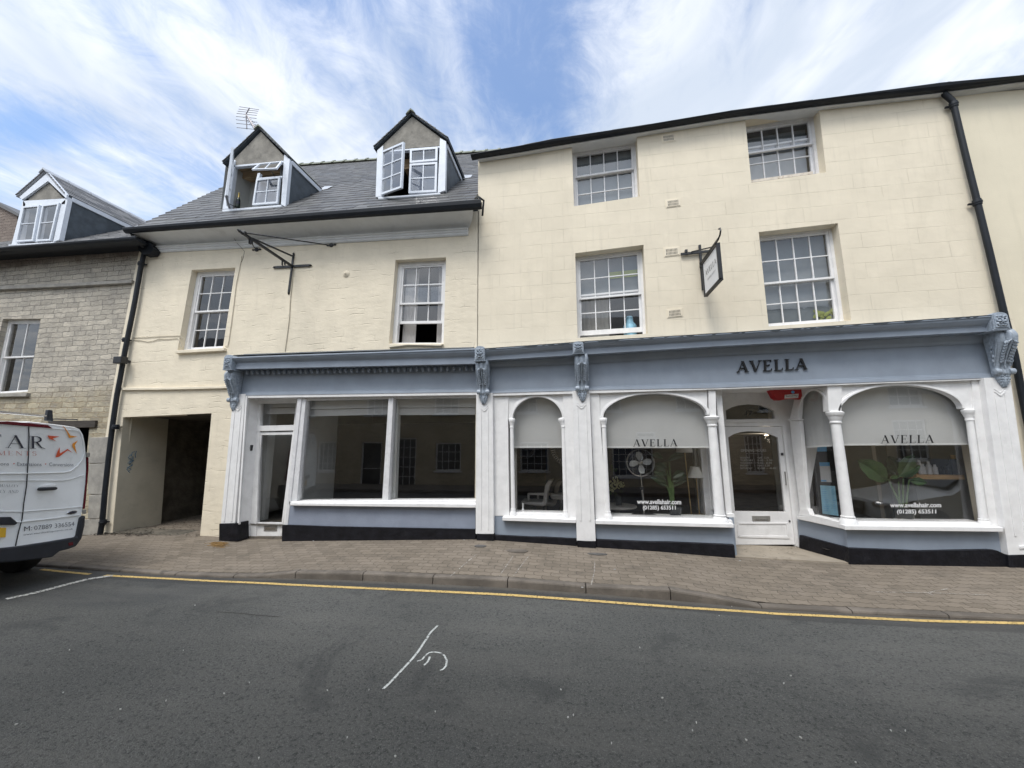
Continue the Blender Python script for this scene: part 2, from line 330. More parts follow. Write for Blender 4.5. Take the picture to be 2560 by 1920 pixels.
def xz(n, dist=0.0, ds=3.0, sx=1.0, sz=1.0):
    """vector (x, z) for textures of an upright wall, edges disturbed a little"""
    t = n.nodes.new('ShaderNodeTexCoord'); s = n.nodes.new('ShaderNodeSeparateXYZ'); n.links.new(t.outputs['Object'], s.inputs[0])
    c = n.nodes.new('ShaderNodeCombineXYZ')
    X, Z = MATH(n, 'MULTIPLY', s.outputs[0], sx), MATH(n, 'MULTIPLY', s.outputs[2], sz)
    if dist:
        f1 = noise(n, t.outputs['Object'], ds, 3); mp = coords(n, 1.3, 1.0, 0.9)
        f2 = noise(n, mp, ds*1.1, 3)
        X = MATH(n, 'ADD', X, MATH(n, 'MULTIPLY', MATH(n, 'SUBTRACT', f1, 0.5), dist)); Z = MATH(n, 'ADD', Z, MATH(n, 'MULTIPLY', MATH(n, 'SUBTRACT', f2, 0.5), dist))
    n.links.new(X, c.inputs[0]); n.links.new(Z, c.inputs[1]); return c.outputs[0]
def brick(n, vec, bw, rh, mortar, smooth=0.1, off=0.5, c1=(1, 1, 1, 1), c2=(0, 0, 0, 1), sq=1.0, sqf=2, bias=0.0):
    b = n.nodes.new('ShaderNodeTexBrick'); b.offset = off; b.squash = sq; b.squash_frequency = sqf
    b.inputs['Color1'].default_value = c1; b.inputs['Color2'].default_value = c2; b.inputs['Mortar'].default_value = (0.5, 0.5, 0.5, 1)
    b.inputs['Scale'].default_value = 1.0; b.inputs['Mortar Size'].default_value = mortar; b.inputs['Mortar Smooth'].default_value = smooth
    b.inputs['Bias'].default_value = bias; b.inputs['Brick Width'].default_value = bw; b.inputs['Row Height'].default_value = rh
    n.links.new(vec, b.inputs['Vector']); return b
CREAM = (0.735, 0.660, 0.520)
def mk_ashlar():
    m, n, b = newmat('cream render lined as ashlar'); vec = xz(n, 0.018, 1.6)
    br = brick(n, vec, 0.83, 0.272, 0.0045, 0.6, c1=(0.97, 0.97, 0.97, 1), c2=(1, 1, 1, 1)); oc = coords(n)
    f = noise(n, oc, 1.6, 6, 0.6); c = MIX(n, RAMP(n, f, 0.3, 0.75), tuple(x*0.95 for x in CREAM), tuple(min(1, x*1.04) for x in CREAM))
    stain = MATH(n, 'MULTIPLY', RAMP(n, noise(n, coords(n, 9, 9, 0.7), 1.0, 6, 0.7), 0.50, 0.85), 0.38)
    c = MIX(n, stain, c, (0.42, 0.38, 0.30)); c = MIX(n, MATH(n, 'MULTIPLY', RAMP(n, noise(n, oc, 0.7, 5, 0.6, 0.8), 0.50, 0.56), 0.10), c, (0.50, 0.45, 0.34)); c = MIX(n, MATH(n, 'MULTIPLY', RAMP(n, noise(n, oc, 13, 5, 0.7), 0.66, 0.74), 0.25), c, (0.40, 0.35, 0.27))
    brk = RAMP(n, noise(n, oc, 2.2, 4), 0.38, 0.55)
    line = MATH(n, 'MULTIPLY', br.outputs['Fac'], MATH(n, 'MULTIPLY_ADD', brk, 0.75, 0.15))
    c = MIX(n, MATH(n, 'MULTIPLY', line, 0.24), c, (0.36, 0.32, 0.24))
    n.links.new(c, b.inputs['Base Color']); b.inputs['Roughness'].default_value = 0.8
    h = MATH(n, 'ADD', MATH(n, 'MULTIPLY', line, -0.6), MATH(n, 'ADD', MATH(n, 'MULTIPLY', noise(n, oc, 5, 5), 0.8), MATH(n, 'MULTIPLY', noise(n, oc, 70, 3), 0.16)))
    bump(n, b, h, 0.6, 0.012); return m
def mk_rubble():
    m, n, b = newmat('cream painted rubble stone'); vec = xz(n, 0.13, 2.4)
    br = brick(n, vec, 0.42, 0.115, 0.012, 1.0, sq=1.7, sqf=3); oc = coords(n)
    f = noise(n, oc, 1.9, 6, 0.6); c = MIX(n, RAMP(n, f, 0.3, 0.75), tuple(x*0.93 for x in CREAM), tuple(min(1, x*1.05) for x in CREAM))
    stain = MATH(n, 'MULTIPLY', RAMP(n, noise(n, coords(n, 7, 7, 0.9), 1.0, 7, 0.72), 0.52, 0.82), 0.30); c = MIX(n, stain, c, (0.40, 0.35, 0.26))
    brk = RAMP(n, noise(n, coords(n, 1, 1, 2.2), 2.6, 4), 0.50, 0.66)
    line = MATH(n, 'MULTIPLY', br.outputs['Fac'], brk); c = MIX(n, MATH(n, 'MULTIPLY', line, 0.16), c, (0.26, 0.22, 0.15))
    n.links.new(c, b.inputs['Base Color']); b.inputs['Roughness'].default_value = 0.82
    h = MATH(n, 'ADD', MATH(n, 'MULTIPLY', line, -0.7), MATH(n, 'ADD', MATH(n, 'MULTIPLY', noise(n, coords(n, 0.8, 0.8, 1.3), 6, 5, 0.55), 1.1), MATH(n, 'MULTIPLY', noise(n, oc, 60, 3), 0.15)))
    bump(n, b, h, 0.55, 0.016); return m
def mk_plain():
    m, n, b = newmat('plain cream render'); oc = coords(n); C2 = (0.70, 0.635, 0.49)
    c = MIX(n, RAMP(n, noise(n, oc, 1.2, 6, 0.6), 0.3, 0.75), tuple(x*0.95 for x in C2), tuple(min(1, x*1.04) for x in C2))
    c = MIX(n, MATH(n, 'MULTIPLY', RAMP(n, noise(n, coords(n, 9, 9, 0.7), 1.0, 6, 0.7), 0.5, 0.85), 0.2), c, (0.40, 0.37, 0.28))
    n.links.new(c, b.inputs['Base Color']); b.inputs['Roughness'].default_value = 0.85; bump(n, b, noise(n, oc, 60, 4), 0.3, 0.006); return m
def mk_stone():
    m, n, b = newmat('grey coursed stone'); vec = xz(n, 0.085, 4.0); oc = coords(n)
    br = brick(n, vec, 0.33, 0.118, 0.008, 0.9, sq=2.1, sqf=3)
    s = n.nodes.new('ShaderNodeSeparateXYZ'); t = n.nodes.new('ShaderNodeNewGeometry'); n.links.new(t.outputs['Position'], s.inputs[0])
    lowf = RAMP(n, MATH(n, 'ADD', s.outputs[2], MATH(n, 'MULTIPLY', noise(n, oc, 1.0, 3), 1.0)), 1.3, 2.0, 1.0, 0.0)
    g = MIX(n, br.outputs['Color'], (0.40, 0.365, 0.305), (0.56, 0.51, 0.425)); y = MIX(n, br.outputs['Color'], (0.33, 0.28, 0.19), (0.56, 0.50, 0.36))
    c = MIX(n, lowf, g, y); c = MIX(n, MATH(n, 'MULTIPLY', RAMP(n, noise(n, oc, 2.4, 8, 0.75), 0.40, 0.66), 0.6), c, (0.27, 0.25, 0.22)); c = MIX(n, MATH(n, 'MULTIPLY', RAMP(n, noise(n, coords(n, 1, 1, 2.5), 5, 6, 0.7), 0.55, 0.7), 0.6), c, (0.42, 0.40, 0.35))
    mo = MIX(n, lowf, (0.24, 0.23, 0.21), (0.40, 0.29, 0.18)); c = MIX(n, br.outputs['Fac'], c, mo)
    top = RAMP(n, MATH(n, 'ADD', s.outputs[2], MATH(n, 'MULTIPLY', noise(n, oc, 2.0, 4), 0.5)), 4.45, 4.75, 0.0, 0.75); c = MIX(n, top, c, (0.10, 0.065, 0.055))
    n.links.new(c, b.inputs['Base Color']); b.inputs['Roughness'].default_value = 0.9
    h = MATH(n, 'ADD', MATH(n, 'MULTIPLY', br.outputs['Fac'], -0.8), MATH(n, 'MULTIPLY', noise(n, oc, 9, 7, 0.7), 1.9)); bump(n, b, h, 0.9, 0.024); return m
def mk_ashstone():
    m, n, b = newmat('grey ashlar stone'); oc = coords(n); f = noise(n, oc, 3, 8, 0.7)
    c = MIX(n, RAMP(n, f, 0.35, 0.7), (0.24, 0.23, 0.21), (0.38, 0.36, 0.32)); n.links.new(c, b.inputs['Base Color']); b.inputs['Roughness'].default_value = 0.9
    bump(n, b, noise(n, oc, 30, 6, 0.65), 0.4, 0.01); return m
def mk_slate(name, tone=1.0):
    m, n, b = newmat(name); g = n.nodes.new('ShaderNodeNewGeometry'); oc = coords(n)
    c = MIX(n, g.outputs['Random Per Island'], tuple(x*tone for x in (0.075, 0.076, 0.080)), tuple(x*tone for x in (0.165, 0.163, 0.162)))
    c = MIX(n, MATH(n, 'MULTIPLY', RAMP(n, noise(n, oc, 3, 7, 0.7), 0.5, 0.75), 0.5), c, (0.10, 0.105, 0.085))
    c = MIX(n, MATH(n, 'MULTIPLY', RAMP(n, noise(n, oc, 22, 5, 0.7), 0.62, 0.75), 0.4), c, (0.25, 0.25, 0.23))
    n.links.new(c, b.inputs['Base Color']); b.inputs['Roughness'].default_value = 0.55; bump(n, b, noise(n, oc, 35, 5), 0.4, 0.006); return m
def mk_road():
    m, n, b = newmat('worn asphalt'); oc = coords(n)
    big = noise(n, oc, 0.45, 4, 0.5); mid = noise(n, oc, 2.5, 6, 0.65); agg = noise(n, oc, 38, 5, 0.72); agg2 = noise(n, oc, 120, 3, 0.6)
    c = MIX(n, RAMP(n, big, 0.35, 0.65), (0.062, 0.064, 0.060), (0.086, 0.087, 0.081)); c = MIX(n, MATH(n, 'MULTIPLY', RAMP(n, mid, 0.45, 0.75), 0.35), c, (0.050, 0.052, 0.052))
    c = MIX(n, MATH(n, 'MULTIPLY', RAMP(n, agg, 0.36, 0.50, 1, 0), 0.85), c, (0.014, 0.015, 0.016)); c = MIX(n, MATH(n, 'MULTIPLY', RAMP(n, noise(n, oc, 62, 3, 0.7), 0.56, 0.66), 0.55), c, (0.15, 0.15, 0.145)); c = MIX(n, MATH(n, 'MULTIPLY', RAMP(n, agg2, 0.52, 0.68), 0.5), c, (0.19, 0.19, 0.18))
    s = n.nodes.new('ShaderNodeSeparateXYZ'); t = n.nodes.new('ShaderNodeTexCoord'); n.links.new(t.outputs['Object'], s.inputs[0])
    # darker, older strip of surface in the channel by the kerb
    wob = MATH(n, 'MULTIPLY', MATH(n, 'SUBTRACT', noise(n, oc, 12, 3), 0.5), 0.08)
    ch = RAMP(n, MATH(n, 'ADD', s.outputs[1], wob), 4.86, 4.89); c = MIX(n, MATH(n, 'MULTIPLY', ch, 0.62), c, (0.030, 0.030, 0.030))
    gut = RAMP(n, MATH(n, 'ADD', s.outputs[1], wob), 5.04, 5.12); c = MIX(n, MATH(n, 'MULTIPLY', gut, 0.55), c, (0.12, 0.105, 0.085))
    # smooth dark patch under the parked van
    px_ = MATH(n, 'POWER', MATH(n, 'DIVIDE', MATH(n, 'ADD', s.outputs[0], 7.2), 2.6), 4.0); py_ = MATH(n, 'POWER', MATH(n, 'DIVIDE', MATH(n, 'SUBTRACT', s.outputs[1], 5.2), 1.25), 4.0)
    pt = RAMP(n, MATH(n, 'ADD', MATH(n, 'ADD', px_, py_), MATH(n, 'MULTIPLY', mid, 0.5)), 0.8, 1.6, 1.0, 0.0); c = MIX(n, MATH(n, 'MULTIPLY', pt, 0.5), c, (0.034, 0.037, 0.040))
    c = MIX(n, MATH(n, 'MULTIPLY', RAMP(n, noise(n, coords(n, 0.35, 2.2, 1), 1.3, 6, 0.6), 0.45, 0.70), 0.28), c, (0.125, 0.122, 0.112)); c = MIX(n, MATH(n, 'MULTIPLY', RAMP(n, noise(n, oc, 1.1, 7, 0.72, 0.6), 0.54, 0.64), 0.5), c, (0.036, 0.038, 0.038))
    # pale chips and dark spots
    vo = N(n, 'ShaderNodeTexVoronoi', i_Scale=9.0); n.links.new(oc, vo.inputs['Vector']); vs_ = n.nodes.new('ShaderNodeSeparateColor'); n.links.new(vo.outputs['Color'], vs_.inputs[0])
    chip = MATH(n, 'MULTIPLY', MATH(n, 'LESS_THAN', vo.outputs['Distance'], MATH(n, 'MULTIPLY', vs_.outputs[1], 0.045)), MATH(n, 'GREATER_THAN', vs_.outputs[0], 0.88)); c = MIX(n, MATH(n, 'MULTIPLY', chip, 0.6), c, (0.30, 0.30, 0.28))
    v2 = N(n, 'ShaderNodeTexVoronoi', i_Scale=2.6); n.links.new(oc, v2.inputs['Vector']); v2s = n.nodes.new('ShaderNodeSeparateColor'); n.links.new(v2.outputs['Color'], v2s.inputs[0])
    spot = MATH(n, 'MULTIPLY', RAMP(n, v2.outputs['Distance'], 0.02, 0.10, 1, 0), MATH(n, 'GREATER_THAN', v2s.outputs[0], 0.6)); c = MIX(n, MATH(n, 'MULTIPLY', spot, 0.5), c, (0.025, 0.025, 0.026))
    n.links.new(c, b.inputs['Base Color']); b.inputs['Roughness'].default_value = 0.85; b.inputs['Specular IOR Level'].default_value = 0.4
    near = RAMP(n, s.outputs[1], 2.6, 4.6, 1.0, 0.35)
    h = MATH(n, 'MULTIPLY', MATH(n, 'ADD', agg, MATH(n, 'MULTIPLY', agg2, 0.4)), near); bump(n, b, h, 1.0, 0.035); return m
def mk_paving():
    m, n, b = newmat('brown zigzag block paving'); t = n.nodes.new('ShaderNodeTexCoord'); s = n.nodes.new('ShaderNodeSeparateXYZ'); n.links.new(t.outputs['Object'], s.inputs[0]); oc = t.outputs['Object']
    zig = MATH(n, 'PINGPONG', s.outputs[0], 0.056); c_ = n.nodes.new('ShaderNodeCombineXYZ'); zg2 = MATH(n, 'PINGPONG', s.outputs[1], 0.056)
    n.links.new(MATH(n, 'ADD', s.outputs[0], MATH(n, 'MULTIPLY', zg2, 0.35)), c_.inputs[0]); n.links.new(MATH(n, 'ADD', s.outputs[1], MATH(n, 'MULTIPLY', zig, 0.35)), c_.inputs[1])
    br = brick(n, c_.outputs[0], 0.224, 0.112, 0.005, 0.4)
    c = MIX(n, br.outputs['Color'], (0.138, 0.114, 0.086), (0.196, 0.163, 0.125)); f = noise(n, oc, 1.3, 6, 0.65)
    c = MIX(n, MATH(n, 'MULTIPLY', RAMP(n, f, 0.4, 0.7), 0.5), c, (0.225, 0.19, 0.152)); c = MIX(n, MATH(n, 'MULTIPLY', RAMP(n, noise(n, oc, 3.5, 8, 0.75), 0.48, 0.68), 0.6), c, (0.095, 0.080, 0.062))
    c = MIX(n, MATH(n, 'MULTIPLY', br.outputs['Fac'], 0.75), c, (0.06, 0.048, 0.036)); c = MIX(n, MATH(n, 'MULTIPLY', RAMP(n, noise(n, oc, 120, 3), 0.6, 0.75), 0.3), c, (0.38, 0.34, 0.29))
    n.links.new(c, b.inputs['Base Color']); b.inputs['Roughness'].default_value = 0.85
    h = MATH(n, 'ADD', MATH(n, 'MULTIPLY', br.outputs['Fac'], -1.0), MATH(n, 'MULTIPLY', noise(n, oc, 90, 3), 0.35)); bump(n, b, h, 0.7, 0.008); return m
def mk_marking(name, rgb, wear):
    m, n, b = newmat(name); oc = coords(n); o = [x for x in n.nodes if x.type == 'OUTPUT_MATERIAL'][0]
    n.links.new(MIX(n, RAMP(n, noise(n, oc, 9, 6, 0.7), 0.3, 0.8), rgb, tuple(x*0.72 for x in rgb)), b.inputs['Base Color']); b.inputs['Roughness'].default_value = 0.8
    bump(n, b, noise(n, oc, 60, 4), 0.4, 0.006)
    tr = n.nodes.new('ShaderNodeBsdfTransparent'); mx = n.nodes.new('ShaderNodeMixShader'); f = RAMP(n, noise(n, oc, 38, 6, 0.75), wear-0.06, wear+0.06)
    n.links.new(f, mx.inputs[0]); n.links.new(tr.outputs[0], mx.inputs[1]); n.links.new(b.outputs[0], mx.inputs[2]); n.links.new(mx.outputs[0], o.inputs[0]); return m
M['ashlar'] = mk_ashlar(); M['rubble'] = mk_rubble(); M['plain'] = mk_plain(); M['stone'] = mk_stone(); M['ashstone'] = mk_ashstone()
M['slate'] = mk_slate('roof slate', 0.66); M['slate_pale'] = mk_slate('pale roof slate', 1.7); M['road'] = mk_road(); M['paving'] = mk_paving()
M['kerb'] = mat('kerb stone', (0.135, 0.116, 0.096), 0.85, 0.28, 3, 50, 0.5, dirt=0.85, dirtc=(0.070, 0.062, 0.052), ds=6, bd=0.008)
M['yellow'] = mk_marking('worn yellow road paint', (0.58, 0.41, 0.15), 0.41); M['whitemark'] = mk_marking('worn white road paint', (0.55, 0.55, 0.52), 0.47); M['spray'] = mk_marking('white spray paint', (0.46, 0.48, 0.46), 0.44)
M['chalk'] = mk_marking('faint pale scratch', (0.40, 0.37, 0.33), 0.5)
M['step'] = mat('concrete step', (0.30, 0.26, 0.205), 0.85, 0.12, 2, 60, 0.4, dirt=0.6, dirtc=(0.10, 0.075, 0.05), ds=3.5)
M['cream'] = mat('cream paint', CREAM, 0.7, 0.06, 3, 40, 0.3, dirt=0.25, dirtc=(0.36, 0.31, 0.23), ds=4)
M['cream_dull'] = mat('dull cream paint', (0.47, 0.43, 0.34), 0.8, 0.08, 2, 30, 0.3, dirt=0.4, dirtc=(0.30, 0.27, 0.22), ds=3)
M['passage'] = mat('dark passage stone', (0.10, 0.088, 0.068), 0.95, 0.35, 3, 12, 0.8, bd=0.02)  # even dark stone colour for the passage walls and step
M['oppstone'] = mat('buff stone front', (0.50, 0.42, 0.29), 0.9, 0.12, 3, 20, 0.4, sc=(1, 1, 3))
# ------------------------------------------------------------------ writing
def sans(body, size=1.0, thick=0.0):
    """outline mesh of a line of plain lettering as (verts2d, faces), lower left at 0,0; thick fattens it"""
    cu = bpy.data.curves.new('t', 'FONT'); cu.body = body; cu.size = 1.0; cu.offset = thick; cu.resolution_u = 3
    ob = bpy.data.objects.new('t', cu); COL.objects.link(ob); dg = bpy.context.evaluated_depsgraph_get(); dg.update()
    me = bpy.data.meshes.new_from_object(ob.evaluated_get(dg)); vs = [(v.co.x, v.co.y) for v in me.vertices]; fs = [tuple(p.vertices) for p in me.polygons]
    bpy.data.objects.remove(ob); bpy.data.meshes.remove(me); return vs, fs
def arcp(cx, cy, rx, ry, a0, a1, n=10): return [(cx+rx*math.cos(math.radians(a0+(a1-a0)*i/n)), cy+ry*math.sin(math.radians(a0+(a1-a0)*i/n))) for i in range(n+1)]
TH, TN = 0.135, 0.045
# roman capitals drawn as strokes: (points, start width, end width); serifs: (centre x, y, half length)
ROM = {
 'A': (0.80, [([(0.40, 1), (0.06, 0)], TN, TN), ([(0.38, 1), (0.70, 0)], TH, TH), ([(0.17, 0.34), (0.58, 0.34)], TN, TN)], [(0.07, 0, .12), (0.69, 0, .16)]),
 'V': (0.80, [([(0.09, 1), (0.41, 0)], TH, TH), ([(0.74, 1), (0.43, 0)], TN, TN)], [(0.10, 1, .16), (0.73, 1, .12)]),
 'E': (0.68, [([(0.17, 0), (0.17, 1)], TH, TH), ([(0.1, 0.98), (0.58, 0.98)], TN, TN), ([(0.17, 0.51), (0.46, 0.51)], TN, TN), ([(0.1, 0.02), (0.60, 0.02)], TN, TN), ([(0.58, 1), (0.58, 0.80)], .05, .03), ([(0.61, 0), (0.63, 0.22)], .05, .03), ([(0.46, 0.60), (0.46, 0.42)], .04, .04)], [(0.14, 0, .12), (0.14, 1, .12)]),
 'L': (0.64, [([(0.17, 0), (0.17, 1)], TH, TH), ([(0.1, 0.02), (0.58, 0.02)], TN, TN), ([(0.58, 0), (0.60, 0.22)], .05, .03)], [(0.14, 0, .12), (0.17, 1, .15)]),
 'T': (0.72, [([(0.36, 0), (0.36, 1)], TH, TH), ([(0.04, 0.98), (0.68, 0.98)], TN, TN), ([(0.05, 1), (0.04, 0.8)], .05, .03), ([(0.67, 1), (0.68, 0.8)], .05, .03)], [(0.36, 0, .14)]),
 'R': (0.78, [([(0.17, 0), (0.17, 1)], TH, TH), ([(0.17, 0.98)]+arcp(0.32, 0.755, 0.22, 0.225, 90, -90)+[(0.17, 0.53)], TN*1.6, TN*1.6), ([(0.34, 0.53), (0.56, 0.12), (0.76, 0.0)], TH, TN)], [(0.17, 0, .14), (0.12, 1, .1)]),
 'P': (0.66, [([(0.17, 0), (0.17, 1)], TH, TH), ([(0.17, 0.98)]+arcp(0.32, 0.735, 0.23, 0.245, 90, -90)+[(0.17, 0.49)], TN*1.6, TN*1.6)], [(0.17, 0, .14), (0.12, 1, .1)]),
 'O': (0.92, [(arcp(0.46, 0.5, 0.38, 0.5, 0, 360, 24), 0.08, 0.08)], []),
 'Q': (0.92, [(arcp(0.46, 0.5, 0.38, 0.5, 0, 360, 24), 0.08, 0.08), ([(0.5, 0.05), (0.7, -0.15), (1.0, -0.2)], 0.09, TN)], []),
 'D': (0.84, [([(0.17, 0), (0.17, 1)], TH, TH), ([(0.17, 0.98), (0.3, 0.98)]+arcp(0.34, 0.5, 0.42, 0.48, 90, -90, 14)+[(0.17, 0.02)], 0.065, 0.065)], [(0.12, 0, .1), (0.12, 1, .1)]),
 'S': (0.60, [([(0.50, 0.80)]+arcp(0.29, 0.76, 0.20, 0.23, 30, 250, 10)+arcp(0.30, 0.26, 0.21, 0.25, 80, -150, 12)+[(0.07, 0.2)], 0.075, 0.075)], []),
 'M': (1.00, [([(0.17, 0), (0.15, 1)], TN, TN), ([(0.15, 1), (0.50, 0)], TH, TH*.8), ([(0.50, 0), (0.84, 1)], TN, TN), ([(0.84, 1), (0.88, 0)], TH, TH)], [(0.16, 0, .11), (0.88, 0, .14), (0.1, 1, .08), (0.9, 1, .08)]),
 'N': (0.90, [([(0.16, 0), (0.16, 1)], TN, TN), ([(0.14, 1), (0.76, 0)], TH, TH), ([(0.76, 0), (0.76, 1)], TN, TN)], [(0.16, 0, .12), (0.76, 1, .12), (0.1, 1, .08)]),
 'U': (0.84, [([(0.17, 1), (0.17, 0.3)]+arcp(0.44, 0.3, 0.27, 0.3, 180, 360)+[(0.71, 1)], TH*.8, TN)], [(0.17, 1, .14), (0.71, 1, .12)]),
 'I': (0.36, [([(0.18, 0), (0.18, 1)], TH, TH)], [(0.18, 0, .14), (0.18, 1, .14)]),
 'Y': (0.78, [([(0.08, 1), (0.40, 0.48)], TH, TH), ([(0.70, 1), (0.40, 0.48)], TN, TN), ([(0.39, 0.5), (0.39, 0)], TH, TH)], [(0.10, 1, .14), (0.70, 1, .12), (0.39, 0, .14)]),
 'G': (0.90, [(arcp(0.48, 0.5, 0.38, 0.5, 45, 315, 18), 0.08, 0.08), ([(0.78, 0.15), (0.78, 0.42)], TH, TH)], [(0.76, 0.42, .14)]),
 ' ': (0.45, [], [])}
def roman(body, space=0.10, weight=1.0):
    vs, fs = [], []; x = 0.0
    for ch in body:
        wd, st, se = ROM[ch]
        for pts, w0, w1 in st:
            n = len(pts)
            for i, (a, b) in enumerate(pts):
                p, q = pts[max(i-1, 0)], pts[min(i+1, n-1)]; dx, dy = q[0]-p[0], q[1]-p[1]; L = math.hypot(dx, dy) or 1
                wi = (w0+(w1-w0)*i/max(1, n-1))*weight
                if len(pts) > 8: wi *= 0.55+1.25*abs(dy)/L
                nx, ny = -dy/L*wi/2, dx/L*wi/2
                if n == 2 and abs(dy) > 0.5 and abs(dx) > 0.1: nx, ny = math.copysign(wi/2*L/abs(dy), nx), 0.0    # ends cut level
                vs += [(x+a+nx, b+ny), (x+a-nx, b-ny)]
                if i: k = len(vs); fs.append((k-4, k-3, k-1, k-2))
        for cx, cy, hl in se:
            s = 0.035*weight; y0 = cy if cy < 0.5 else cy-s; k = len(vs)
            vs += [(x+cx-hl, y0), (x+cx+hl, y0), (x+cx+hl, y0+s), (x+cx-hl, y0+s)]; fs.append((k, k+1, k+2, k+3))
        x += wd+space
    return vs, fs
def write(name, txt, corners, mat_, parent, push, thick=0.004):
    """corners: 3D lower left, lower right, upper left of the lettering; push: vector towards the viewer"""
    vs, fs = txt; ll, lr, ul = [Vector(c) for c in corners]; push = Vector(push)
    x0, x1 = min(v[0] for v in vs), max(v[0] for v in vs); y0, y1 = min(v[1] for v in vs), max(v[1] for v in vs)
    mb = MB(); f = [ll+(lr-ll)*((a-x0)/(x1-x0))+(ul-ll)*((b-y0)/(y1-y0)) + push*(1+0.0006*i) for i, (a, b) in enumerate(vs)]
    if thick < 0.002: mb.add(f, fs)
    else:
        n = len(f); g = [p-push.normalized()*thick for p in f]; ed = {}
        for q in fs:
            for i in range(len(q)):
                e = (q[i], q[(i+1) % len(q)]); ed[tuple(sorted(e))] = ed.get(tuple(sorted(e)), 0)+1
        mb.add(f+g, list(fs)+[tuple(i+n for i in q[::-1]) for q in fs]+[(a, b, b+n, a+n) for (a, b), c in ed.items() if c == 1])
    me = bpy.data.meshes.new(name); o = ORI.get(parent.name, Vector()) if parent else Vector(); me.from_pydata([tuple(p-o) for p in mb.v], [], mb.f); me.update()
    ob = bpy.data.objects.new(name, me); COL.objects.link(ob); me.materials.append(mat_)
    if parent: ob.parent = parent
    ORI[ob.name] = o; return ob
# ------------------------------------------------------------------ ground: heights measured along the foot of the shops and along the kerb
KY = 5.15
FOOT = [(-14, -1.93), (-10.3, -1.90), (-9.66, -1.83), (-7.35, -1.80), (-6.6, -1.81), (-6.3, -1.822), (-5.6, -1.815), (-5.37, -1.79), (-4.04, -1.736), (-3.0, -1.693), (-1.7, -1.640), (-1.36, -1.640), (0, -1.687), (0.3, -1.695), (1.16, -1.718), (2.37, -1.777), (3.1, -1.795), (3.9, -1.806), (5.8, -1.76), (6.1, -1.745), (12, -1.75)]
KTOP = [(-14, -1.86), (-8.2, -1.858), (-5.9, -1.893), (-4.89, -1.874), (-4.5, -1.855), (-3.91, -1.783), (-2.87, -1.752), (-1.88, -1.748), (-0.88, -1.741), (0.1, -1.769), (1.1, -1.765), (1.45, -1.80), (2.09, -1.893), (2.62, -1.892), (3.76, -1.876), (4.63, -1.87), (12, -1.87)]
KBOT = [(-14, -1.90), (-8.2, -1.904), (-5.9, -1.926), (-4.89, -1.912), (-3.9, -1.868), (-2.86, -1.850), (-1.88, -1.847), (-0.88, -1.840), (0.1, -1.857), (1.1, -1.882), (2.09, -1.925), (2.62, -1.922), (3.75, -1.918), (4.62, -1.905), (12, -1.90)]
def zroad(x, y):
    k = min(1.0, max(0.0, (KY-y)/2.2)); return interp(KBOT, x)*(1-k) + (-1.875)*k + 0.0
def zpave(x, y):
    k = max(0.0, min(1.0, (y-KY)/(6.62-KY))); return interp(KTOP, x)*(1-k)+interp(FOOT, x)*k
def sheet(name, xs, ys, zf, mat_, kind='structure'):
    mb = MB(); nx = len(xs); vs = [(x, y, zf(x, y)) for y in ys for x in xs]
    mb.add(vs, [(j*nx+i, j*nx+i+1, (j+1)*nx+i+1, (j+1)*nx+i) for j in range(len(ys)-1) for i in range(nx-1)], True)
    return tag(mb.build(name, mat_), kind=kind)
XS = [-60, -30, -20, -14]+[round(-13.5+0.25*i, 3) for i in range(0, 100)]+[14, 20, 30, 60]
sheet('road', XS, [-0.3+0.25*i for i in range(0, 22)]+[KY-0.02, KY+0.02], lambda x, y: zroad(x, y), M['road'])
sheet('pavement', XS, [KY+0.10, 5.6, 6.1, 6.62, 7.0, 7.6, 8.6, 16.0], lambda x, y: zpave(x, y)-0.002, M['paving'])
sheet('ground', [-300, -60, 60, 300], [-300, -60, 60, 300], lambda x, y: -2.3, M['step'])
# kerb stones, each with its own joint
mb = MB(); edges = [-13.9+0.914*i for i in range(0, 30)]
joints = [PZ(735, 1446, -1.86).x, PZ(908, 1451, -1.85).x, PZ(1082, 1461, -1.85).x, PZ(1270, 1469, -1.85).x, PZ(1465, 1484, -1.86).x, PZ(1677, 1500, -1.88).x, PZ(1905, 1522, -1.92).x]
kx = [joints[0]-0.98*k for k in range(12, 0, -1)]+joints+[joints[-1]+0.93*k for k in range(1, 10)]
for a, b in zip(kx, kx[1:]):
    n = 5; rings = []
    for i in range(n+1):
        x = a+0.006+(b-a-0.012)*i/n; t = interp(KTOP, x)+random.uniform(-.0015, .0015); bt = interp(KBOT, x)-0.12; y0 = KY+random.uniform(-.002, .002)
        rings.append([(x, y0, bt), (x, y0+0.004, t-0.022), (x, y0+0.010, t-0.007), (x, y0+0.028, t), (x, KY+0.125, t+0.002), (x, KY+0.125, bt)])
    mb.loft(rings)
tag(mb.build('kerb', M['kerb']), kind='structure')
def stripe(mb, pts, w, up=0.004, zf=zroad):
    """painted line laid on the ground through measured points"""
    for a, b in zip(pts, pts[1:]):
        n = max(1, int((Vector(b)-Vector(a)).length/0.25))
        for i in range(n):
            p = Vector(a).lerp(Vector(b), i/n); q = Vector(a).lerp(Vector(b), (i+1)/n); d = (q-p); d.z = 0; d.normalize(); s = Vector((-d.y, d.x, 0))*w/2
            mb.add([(v.x, v.y, zf(v.x, v.y)+up) for v in (p-s, q-s, q+s, p+s)], [(0, 1, 2, 3)])
def onroad(px, py):
    z = -1.88
    for _ in range(4): p = PZ(px, py, z); z = zroad(p.x, p.y)
    return p
def onpave(px, py):
    z = -1.8
    for _ in range(5): p = PZ(px, py, z); z = zpave(p.x, p.y)
    return p
mb = MB(); stripe(mb, [onroad(*p) for p in [(104, 1424), (160, 1430), (225, 1436)]]+[], 0.06)
